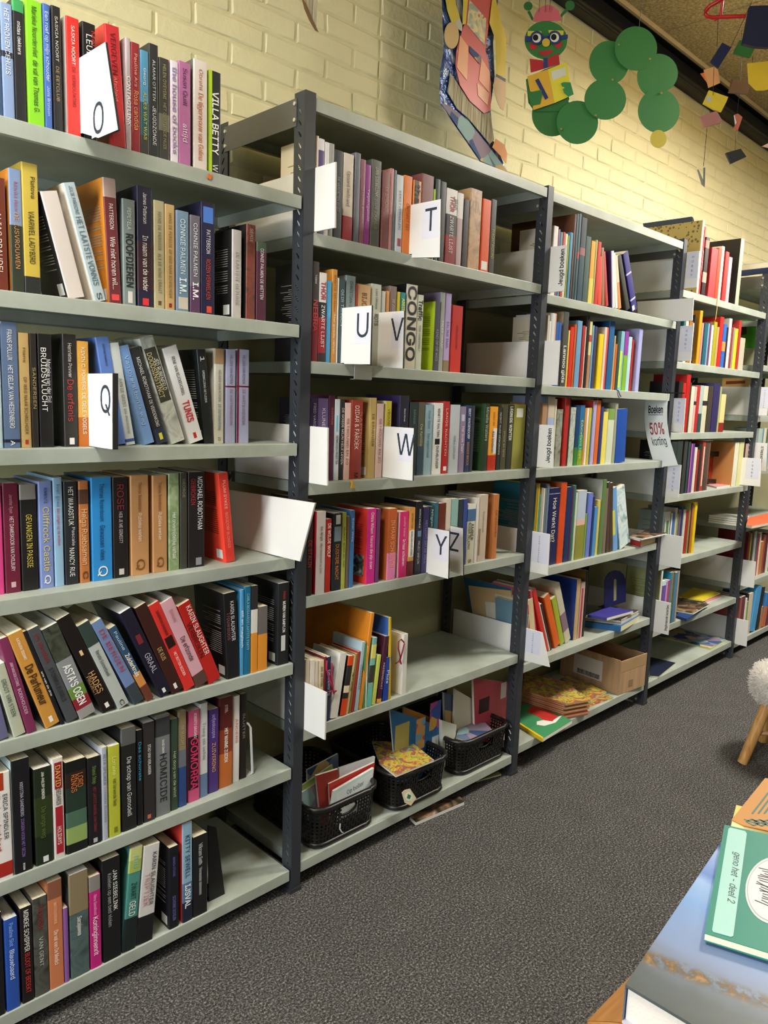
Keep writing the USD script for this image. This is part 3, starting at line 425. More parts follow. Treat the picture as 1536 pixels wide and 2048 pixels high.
['*blue',12530,185,334,1461,2357,'6b9bc1',{'side':'7ab0d0'}],
['*red',12935,212,191,1375,2218,'a92b2b'],
['*cream',13155,224,70,1360,2194,'e0d8c4'],
['*black',13260,235,168,1611,2599,'211c1a',{'side':'2a2018'}],
['*tan',13470,249,196,1496,2413,'d9c98b',{'b':[(.2,.3,'b84a3a'),(.5,1,'b08060')]}],
['*blue',13694,260,144,1425,2298,'6a9ab0'],
['*dark blue',13872,269,173,1412,2278,'3b3f6b'],
['yellow book with red and navy cover panels',14269,287,326,1266,2042,'e1c120',{'side':'e4c81c'}],
['*cream',14627,295,284,1438,2319,'cfc0b0',{'b':[(0,1,'c8453c',.6,1)]}],
['tall blue book in the middle',14995,300,386,1598,2578,'1f5b8d',{'side':'184a78'}],
['*tan',15399,299,127,1280,2065,'b09a70'],
['*bright orange',15533,297,148,1100,1765,'c8642c'],
['*dark teal',15695,295,189,1396,2252,'2b4b4b'],
['*teal',15893,289,281,1413,2278,'7bb1c1',{'b':[(.33,.95,'c8d840',0,.5)]}],
['purple and green book',16186,279,285,1425,2298,'8b3b9b',{'b':[(.4,1,'7aa92b')]}],
['*pale blue',16474,266,272,1310,2112,'a8ccd8'],
['*red',16750,255,142,1256,2025,'b02a2c'],
['lilac book at the right end',17181,219,299,1541,2485,'a1a5d5',{'side':'a8acd8'}],
],
'3_3':[
['*tan',10816,283,315,1396,2251,'b18b6b'],
['*pale blue',11156,278,418,1539,2482,'a1b1d1',{'b':[(0,.3,'c8bca8')]}],
['*cream',11583,274,130,1489,2401,'d0ccb0'],
['*dark brown',11755,269,372,1270,2048,'6b5b4b',{'art':('6b5b4b','9aa090','3a3430')}],
['tall red book in the left half',12239,260,339,1527,2463,'b12b25',{'side':'a02420','b':[(0,1,'2a2424',.75,1)]}],
['*grey',12599,252,363,1324,2136,'8b998b',{'art':('8b998b','c0c8b8','6a7a90')}],
['*dark blue',12985,244,228,1374,2216,'23406a',{'b':[(.7,1,'3a7a3a')]}],
['blue-green book with yellow lettering',13216,237,332,1377,2221,'2b6b9b',{'t':[('Educatieve boek','d0e070',.25,.9,.5)],'b':[(.5,.75,'2a8a7a'),(.75,1,'7a9a2a')]}],
['*orange',13551,231,122,1318,2125,'d08a40'],
['*white',13683,227,145,1319,2128,'e0ddd0'],
['*yellow',13838,222,174,1327,2140,'c9b03a'],
['*blue',14024,218,64,1294,2086,'3a7a9a'],
['*pale bluish grey',14098,213,241,1470,2372,'b1a1c9',{'side':'a83028'}],
['tall orange-edged book',14342,205,274,1503,2425,'d1672b'],
['*blue',14648,197,190,1360,2193,'2a3a78'],
['yellow book right of the orange one',14842,188,337,1243,2004,'e1d161'],
['white and green book',15182,173,471,1321,2131,'c9d1b9',{'b':[(0,.2,'7a9a50')]}],
['*brownish grey',15656,161,214,1463,2360,'9a9a84'],
['blue book at the right end',15893,140,797,1315,2121,'1f4ba1',{'a':3.2}],
],
'3_4':[
['*ochre',10730,259,92,1869,3014,'b89a30',{'side':'2f7a90','blurb':1}],
['*bright yellow',10827,252,123,1888,3045,'c8b030'],
['*bright teal',10953,246,66,1644,2652,'3ab0d0'],
['*pale brownish grey',11026,240,140,1789,2886,'b0a890'],
['*white',11169,234,97,1774,2861,'e0dcd4'],
['*bluish grey',11269,228,99,1771,2856,'6a7a80'],
['*blue',11371,222,146,1864,3006,'6a7a90'],
['wide navy book lettered Hoe Werkt Dat',11537,203,656,1763,2843,'1f2352',{'t':[('Hoe Werkt Dat?','e8e0c8',.13,.7,.4)],'b':[(.07,.075,'e0dcd0')]}],
['orange book beside the navy one',12212,183,383,1867,3011,'d14b1d',{'side':'b8522a'}],
['*dark blue',12628,172,339,1755,2831,'1f305b',{'side':'d8d8d0'}],
['*dark magenta',12970,167,75,1744,2812,'6a2a58'],
['*dark teal',13049,164,164,1784,2877,'3a6a60'],
['*pale greenish grey',13217,161,148,1606,2590,'c8d0b0'],
['wide pale blue and olive book',13380,155,602,1643,2650,'b0bccb',{'b':[(.42,.5,'d8b0a0'),(.5,1,'8a8a3c')]}],
['*green',13994,151,135,1100,1729,'7a9a4a'],
['*blue',14153,149,292,1562,2520,'6b7bc9'],
['*dark blue',14452,148,157,1471,2372,'24346a'],
['*blue',14627,147,242,1209,1950,'4b8bc1'],
['*yellow',14878,147,169,1363,2199,'d1c161'],
['tall green book with bird cover',15134,148,286,2400,2986,'5b7b4b',{'side':'b8bcac'}],
['*brown',15442,149,250,1626,2623,'7a6a5a',{'a':2.2}],
['*dark brown',15756,151,234,1780,2871,'4b3b31',{'a':5.8}],
['*dark brown',16017,154,277,1761,2841,'46362c',{'a':7.6}],
['sky blue leaning book',16343,159,383,1633,2634,'6b9bd1',{'a':10.5,'b':[(.35,.75,'c8c860',0,.5)]}],
['pale teal leaning picture book',16957,172,791,1615,2605,'a9c5c9',{'a':18.5,'side':'8aa0a8','art':('a9c5c9','d8e4e4','5a8a84')}],
],
'3_5':[
['*cream',10489,103,82,1100,1760,'c8bca0'],
['*blue',10608,119,137,1347,2173,'6a8a9a',{'a':7.9}],
['*red',10781,139,160,1338,2158,'b8302c',{'a':11}],
['*cream',11002,171,354,1438,2319,'d8c8a0',{'a':13.3}],
['*red',11414,201,145,1684,2716,'c05058',{'a':16.9}],
['red leaning book',11990,257,246,1724,2781,'c9312b',{'a':23.9}],
['*cream',12268,275,109,1377,2220,'d0c4b0',{'a':25.1}],
['*near-black brown',12395,284,102,1322,2131,'3a2c30',{'a':24.7}],
['orange leaning book',12744,320,360,1463,2360,'da621d',{'a':24.9,'side':'d0561a'}],
['lime leaning book',13163,348,298,1332,2149,'a1b131',{'a':23.1}],
['cream leaning book with dark artwork',13578,377,397,1636,2638,'c9c1a9',{'a':24.3,'b':[(.5,.8,'8a7080')]}],
['tan-spined book with royal blue cover',14198,408,254,2600,2462,'c1a171',{'side':'1f3b8d'}],
['white and red striped book',14506,426,341,1414,2280,'c0a8a0',{'b':[(.1,1,'b03a48',.25,.6)]}],
['tall black book with brown cover',14886,440,160,2400,2718,'1d1a18',{'side':'6a5020'}],
],
'4_0':[
['tall album with dotted tan cover',21652,40,184,2800,3047,'cfc8a8',{'side':'b29c5c','sart':'dots','hb':1}],
['*red',21854,40,148,1745,2814,'b9272d',{'t':[('HANDBOEK','ebe8e2',.2,.8,.5)]}],
['*black',22123,40,386,1508,2432,'2b1d1b',{'b':[(.05,.18,'a86a58'),(.6,.78,'c89a88')]}],
['wide red album',22814,40,682,1315,2121,'b6393b'],
['*bright orange',23536,40,339,1367,2204,'c9411d'],
['*cream',23894,40,272,1450,2339,'d9c9b0'],
['*bright red',24360,40,371,1350,2177,'c0302b'],
['*pale brownish grey',24773,40,356,1242,2003,'c1a1a9'],
['cream-spined book with black cover',25942,40,373,2600,3008,'c9c199',{'side':'241e1c','hb':1}],
],
'4_1':[
['*teal',20712,40,123,1100,1709,'2a6a70'],
['*cream',20909,40,265,1100,1745,'dcd4c0'],
['*orange',21248,40,361,1100,1770,'a06a2a'],
['*white',21626,40,102,1100,1724,'e4e0da'],
['*black',21745,40,137,1285,2073,'2a2422'],
['tall amber book right of the SPORT plate',22244,40,262,1438,2319,'d9991d',{'side':'d9941c'}],
['*pale red',22541,40,185,1124,1813,'c98989'],
['dark teal book',22825,40,359,1138,1835,'1f5b6b'],
['*blue',23214,45,145,1149,1854,'7aa0c0'],
['*dark mauve',23390,51,183,1194,1925,'6a3a58'],
['*white',23607,57,231,1126,1817,'dcd8d0'],
['olive green book',23910,68,318,1236,1993,'a19b21'],
['*tan',24292,79,227,1114,1797,'b89a62'],
['tall red book in the middle',24610,93,375,1417,2286,'c9251d',{'side':'b02018'}],
['blue book with orange band',25077,110,372,1234,1991,'2b63b9',{'b':[(.4,.62,'e08a50')]}],
['*black',25522,124,159,1165,1879,'2a2426'],
['tall white book',25773,136,281,1442,2326,'d9d5cd',{'side':'b8bcb0'}],
['*red',26130,150,223,1199,1934,'8a3a30'],
['*grey',26400,161,143,1214,1958,'8a8a8c'],
['yellow book near the right end',26624,176,373,1202,1939,'d1c131',{'side':'a8302a'}],
['*red',27115,197,295,1463,2360,'a9312b'],
['*pale brownish grey',27502,224,623,1100,1578,'b9b19b'],
],
'4_2':[
['*black',20807,40,371,1366,2203,'2a2622',{'side':'1c1818','blurb':1}],
['*red',21195,40,301,1342,2165,'b82420'],
['tall red book behind the DUITS plate',21530,40,365,1575,2540,'b11d19',{'side':'a01814'}],
['*near-black brown',21904,40,137,1371,2212,'3b392b'],
['cream book right of the DUITS plate',22059,40,356,1273,2053,'d1cdb9'],
['*pale red',22432,40,220,1270,2048,'d1a9a1',{'b':[(.32,.4,'2a2422')]}],
['*red',22661,40,311,1298,2094,'b1292b'],
['*light grey',22990,40,361,1317,2125,'a1b5b1',{'b':[(.6,1,'2a4a50')]}],
['*cream',23369,40,486,1314,2120,'c9c5a9',{'b':[(.32,.42,'2a2a28')]}],
['*dark brown',23920,40,506,1327,2141,'403731'],
['dark purple book',24483,40,673,1416,2284,'2f2959'],
['*pale yellow',25266,53,157,1334,2151,'a8a878'],
['cream and red book at the right end',25492,64,548,1120,1806,'d9c98b',{'b':[(.75,1,'8a2420')]}],
],
'4_3':[
['*dark bluish grey',20599,44,542,1484,2394,'2a3434',{'side':'17191a','blurb':1}],
['*near-black blue',21192,60,564,1502,2422,'2f3b39'],
['*charcoal',21953,76,345,1503,2424,'3a3a38'],
['*dark teal',22423,85,211,1468,2367,'2b4449'],
['purple book',22705,93,392,1406,2268,'5b3b8b',{'b':[(0,1,'b85a98',0,.3)]}],
['*cream',23151,101,280,1295,2088,'d8ccb8'],
['*red',23471,107,219,1219,1966,'9a2a26'],
['*black',23721,112,277,1384,2232,'2a2626'],
['red and white striped book',24050,119,318,1453,2343,'a93b2d',{'b':[(.1,.9,'d8ccc0',.3,.7)]}],
['*dark brown',24402,125,323,1450,2338,'4a4038'],
['*dark brown',24755,130,192,1451,2341,'6b4b3b'],
['white book with orange cover',28099,175,501,1391,2243,'d9d9c1',{'side':'c88a50'}],
['pale yellow book',28704,181,591,1398,2255,'d1cd91'],
['*black',29315,184,226,1340,2161,'2a2422'],
['pink book at the right end',29572,187,459,1337,2156,'c9a9a1'],
],
'4_4':[
['*white',21845,600,486,1322,2132,'d0d4c4',{'side':'b4c6ce','blurb':3,'b':[(.2,.6,'5a7a50',.2,.7)]}],
['*blue',22334,575,403,1265,2040,'3b69b1',{'b':[(0,1,'d8dcd8',0,.35)]}],
['*cream',22739,543,193,1394,2248,'c0bca0'],
['*green',22935,523,95,1215,1959,'8a9a6a'],
['*bluish grey',23033,499,221,1335,2153,'6a5a70'],
['*blue',23257,470,120,1413,2279,'2a3a70'],
['*cream',23380,433,242,1325,2137,'c8c4b0'],
['crimson book',23625,388,159,1294,2086,'a92129'],
['*olive',23787,345,129,1511,2438,'8a8a4a'],
['*dark red',23919,317,40,1506,2429,'6a2a24'],
['*orange',23962,287,137,1446,2332,'b16b3b',{'side':'7a2420'}],
['tall yellow book',24103,222,223,1533,2472,'e1c111',{'side':'d9b90f'}],
],
'4_5':[
['*white',20745,40,142,1680,2710,'d8d8cc',{'side':'a8ab78','blurb':3}],
['*purple',20906,40,365,1353,2182,'6a4a98',{'b':[(0,.1,'c0d8e0')]}],
['*pale purple',21290,40,194,1318,2126,'b090c0'],
['*red',21504,40,196,1327,2140,'a8445c'],
['*blue',21719,40,118,1532,2472,'2a8ab0'],
['*tan',21858,40,139,1535,2475,'a07848'],
['*dark green',22016,40,120,1521,2454,'4a6a50'],
['*blue',22156,40,302,1495,2412,'4a7a98',{'side':'7ab0c8'}],
['tall board book with grey edge',22478,40,163,2600,2437,'a89888',{'hb':1}],
],
'5_4':[
['*light grey',30810,40,481,1323,2134,'a8b8b0'],
['*blue',31316,40,195,1336,2155,'6a8a98'],
['*white',31535,40,345,1336,2155,'d0ccb8'],
['*dark green',31905,40,274,1308,2109,'5a6a50'],
['*pale blue',32203,40,302,1321,2131,'7a9aa8'],
['*cream',32531,40,408,1307,2108,'c0b890'],
],
'5_6':[
['*dark red',31888,407,311,1662,2681,'6a1a1a'],
['*ochre',32217,403,228,1609,2595,'b89a3a'],
['*dark green',32463,399,288,1645,2653,'3a4a3a'],
['*light grey',32767,395,349,1644,2652,'c8c4b8'],
['*blue',33134,391,235,1520,2451,'4a6a80'],
['*red',33390,387,222,1504,2426,'b83028'],
['*white',33632,384,239,1559,2514,'d8d0c0'],
['*orange',33887,379,453,1196,1930,'b87440'],
['*brown',34357,374,245,1411,2275,'8a4a3a'],
['*dark red',34620,370,340,1465,2363,'5a2430'],
['*white',34976,365,375,1479,2385,'d8d8d0'],
['*olive',35363,358,619,1474,2377,'7a8a3a'],
],
'5_7':[
['*red',30912,143,302,1486,2397,'a85a58'],
['*dark red',31231,140,445,1489,2401,'6a3438'],
['*white',31692,135,282,1375,2218,'dcdcd4'],
['*green',31992,131,199,1243,2004,'7a9a3a'],
['*cream',32202,125,576,1498,2415,'d0c0a8',{'side':'2a3040'}],
['sky blue leaning book',32829,112,766,1645,2654,'4b9bd1',{'a':-9.4}],
['*black',33614,97,512,1557,2511,'1c1c1e',{'a':-9.1}],
['*tan',34154,86,361,1100,1330,'b08050',{'a':-.9}],
['*blue',34547,73,527,1261,2033,'3a78b8',{'a':-8.6,'b':[(.4,1,'c06838')]}],
['*dark mauve',35098,60,346,1100,1612,'5a3048',{'a':-3.5}],
['*red',35450,45,591,1100,1437,'b04038',{'a':-6.2}],
],
}
PLATES=[
{'l':'white section plate lettered O','X':-.5359,'z':1.7952,'q':[(-.0005,1.9356),(-.1039,1.9299),(-.1472,1.7758),(-.0698,1.7778),(0,1.8009)],'m':'letter','f':0,'t':'O','pp':None},
{'l':'white section plate lettered Q','X':-.5234,'z':1.2137,'q':[(.0178,1.3586),(-.0838,1.3594),(-.0784,1.2146),(0,1.2112)],'m':'letter','f':0,'t':'Q','pp':None},
{'l':'white section plate lettered T','X':.3647,'z':1.7195,'q':[(.0077,1.8498),(-.0999,1.8476),(-.105,1.7005),(0,1.71)],'m':'letter','f':0,'t':'T','pp':None},
{'l':'white section plate lettered U','X':.1305,'z':1.4154,'q':[(-.0003,1.5543),(-.0992,1.5542),(-.1002,1.4119),(0,1.4126)],'m':'letter','f':0,'t':'U','pp':None},
{'l':'white section plate lettered V','X':.2713,'z':1.4154,'q':[(.0019,1.5581),(-.0729,1.5575),(-.0758,1.4098),(0,1.4127)],'m':'letter','f':0,'t':'V','pp':None},
{'l':'white section plate lettered W','X':.3101,'z':1.1123,'q':[(.0031,1.2551),(-.0878,1.2557),(-.091,1.1142),(-0,1.1107)],'m':'letter','f':0,'t':'W','pp':None},
{'l':'white section plate lettered Y','X':.4872,'z':.819,'q':[(.0186,.9558),(-.0792,.9581),(-.0831,.8166),(0,.8133)],'m':'letter','f':0,'t':'Y','pp':None},
{'l':'white section plate lettered Z','X':.5906,'z':.819,'q':[(.0614,.9533),(-.0453,.9515),(-.0547,.8066),(0,.8076)],'m':'letter','f':0,'t':'Z','pp':None},
{'l':'blank white end plate on second shelf of second bay','X':.026,'z':1.7195,'q':[(.0093,1.8672),(-.0725,1.8661),(-.0759,1.7199),(.007,1.7213)],'m':'blank','f':1,'t':None,'pp':None},
{'l':'blank white end plate left of the purple books','X':.026,'z':1.1123,'q':[(.006,1.2571),(-.0669,1.2558),(-.0701,1.1141),(.005,1.1131)],'m':'blank','f':1,'t':None,'pp':None},
{'l':'blank white end plate above the left basket','X':.026,'z':.456,'q':[(.01,.5879),(-.086,.5874),(-.085,.4597),(.0075,.4548)],'m':'blank','f':1,'t':None,'pp':None},
{'l':'upper white plate reading Jeugd boeken','X':1.026,'z':1.6941,'q':[(.0052,1.8456),(-.0609,1.8434),(-.0611,1.6987),(.0037,1.6989)],'m':'up','f':1,'t':'Jeugd boeken','pp':None},
{'l':'blank white end plate between the two Jeugd boeken plates','X':1.026,'z':1.3946,'q':[(.0065,1.5417),(-.0592,1.541),(-.0596,1.3952),(.0074,1.3953)],'m':'blank','f':1,'t':None,'pp':None},
{'l':'lower white plate reading Jeugd boeken','X':1.026,'z':1.1104,'q':[(.0103,1.2597),(-.0577,1.2629),(-.0655,1.1186),(.0074,1.1135)],'m':'up','f':1,'t':'Jeugd boeken','pp':None},
{'l':'white plate with tiny vertical lettering beside navy book','X':1.026,'z':.7493,'q':[(.0106,.8944),(-.0707,.8936),(-.0729,.7502),(.008,.7485)],'m':'stack','f':1,'t':'KENNISBOEKEN','pp':None},
{'l':'white plate with curled envelope paper','X':1.026,'z':.4096,'q':[(.0069,.5419),(-.0661,.5457),(-.1053,.4311),(.006,.4153)],'m':'stack','f':1,'t':'VOORLEZEN','pp':None},
{'l':'grey-white plate on the top shelf of fourth bay','X':2.0285,'z':1.8306,'q':[(-.0014,1.9847),(-.0529,1.9809),(-.0557,1.8349),(0,1.837)],'m':'stack','f':1,'t':'HOBBY','pp':None},
{'l':'white plate reading SPORT vertically','X':2.0265,'z':1.5329,'q':[(-.0007,1.6787),(-.0579,1.6798),(-.0594,1.5341),(0,1.5347)],'m':'stack','f':1,'t':'SPORT','pp':None},
{'l':'white plate reading DUITS vertically','X':2.0293,'z':1.2289,'q':[(.0014,1.3746),(-.0514,1.3777),(-.0542,1.2331),(0,1.228)],'m':'stack','f':1,'t':'DUITS','pp':None},
{'l':'white plate below the discount paper','X':2.0256,'z':.9504,'q':[(.0005,1.082),(-.0598,1.0944),(-.0612,.9502),(0,.946)],'m':'stack','f':1,'t':'ENGELS','pp':None},
{'l':'blank white end plate below the flat books','X':2.0261,'z':.6486,'q':[(.0022,.7889),(-.0948,.7869),(-.0963,.6454),(0,.639)],'m':'blank','f':1,'t':None,'pp':None},
{'l':'white plate reading Beginnende lezertjes','X':2.0265,'z':.3416,'q':[(.0028,.4846),(-.0698,.4858),(-.071,.3398),(0,.339)],'m':'up','f':1,'t':'Beginnende lezertjes','pp':None},
{'l':'white plate reading FRANS vertically','X':2.9172,'z':.9504,'q':[(.0041,1.0946),(-.0751,1.0965),(-.0835,.9542),(0,.9628)],'m':'stack','f':1,'t':'FRANS','pp':None},
{'l':'blank white plate at fifth bay, upper of two','X':3.026,'z':.404,'q':[(.0076,.5457),(-.0659,.5456),(-.0696,.4019),(.0002,.401)],'m':'blank','f':1,'t':None,'pp':None},
{'l':'blank white plate at fifth bay, lower of two','X':3.0269,'z':.081,'q':[(.0042,.219),(-.0615,.2193),(-.0644,.0759),(0,.0744)],'m':'blank','f':1,'t':None,'pp':None},
{'l':'white plate at right edge with vertical lettering','X':3.0266,'z':1.311,'q':[(.0016,1.4601),(-.0426,1.4607),(-.0414,1.3135),(-0,1.314)],'m':'stack','f':1,'t':'GEDICHTEN','pp':None},
{'l':'white plate reading STREEKROMAN at the right edge','X':3.0468,'z':1.031,'q':[(.0091,1.1675),(-.0522,1.1724),(-.059,1.0259),(0,1.02)],'m':'down','f':1,'t':'STREEKROMAN','pp':None},
{'l':'large white divider plate jutting past the upright','X':-.055,'z':.93,'q':[(.2374,1.0754),(-.1233,1.0832),(-.0716,.9349),(.2091,.9289)],'m':'big','f':0,'t':None,'pp':None},
{'l':'long white plate jutting out between third and fourth bay','X':1.955,'z':1.6941,'q':[(.1687,1.7835),(-.0794,1.7819),(-.0818,1.6908),(.1551,1.6965)],'m':'big2','f':0,'t':None,'pp':None},
]
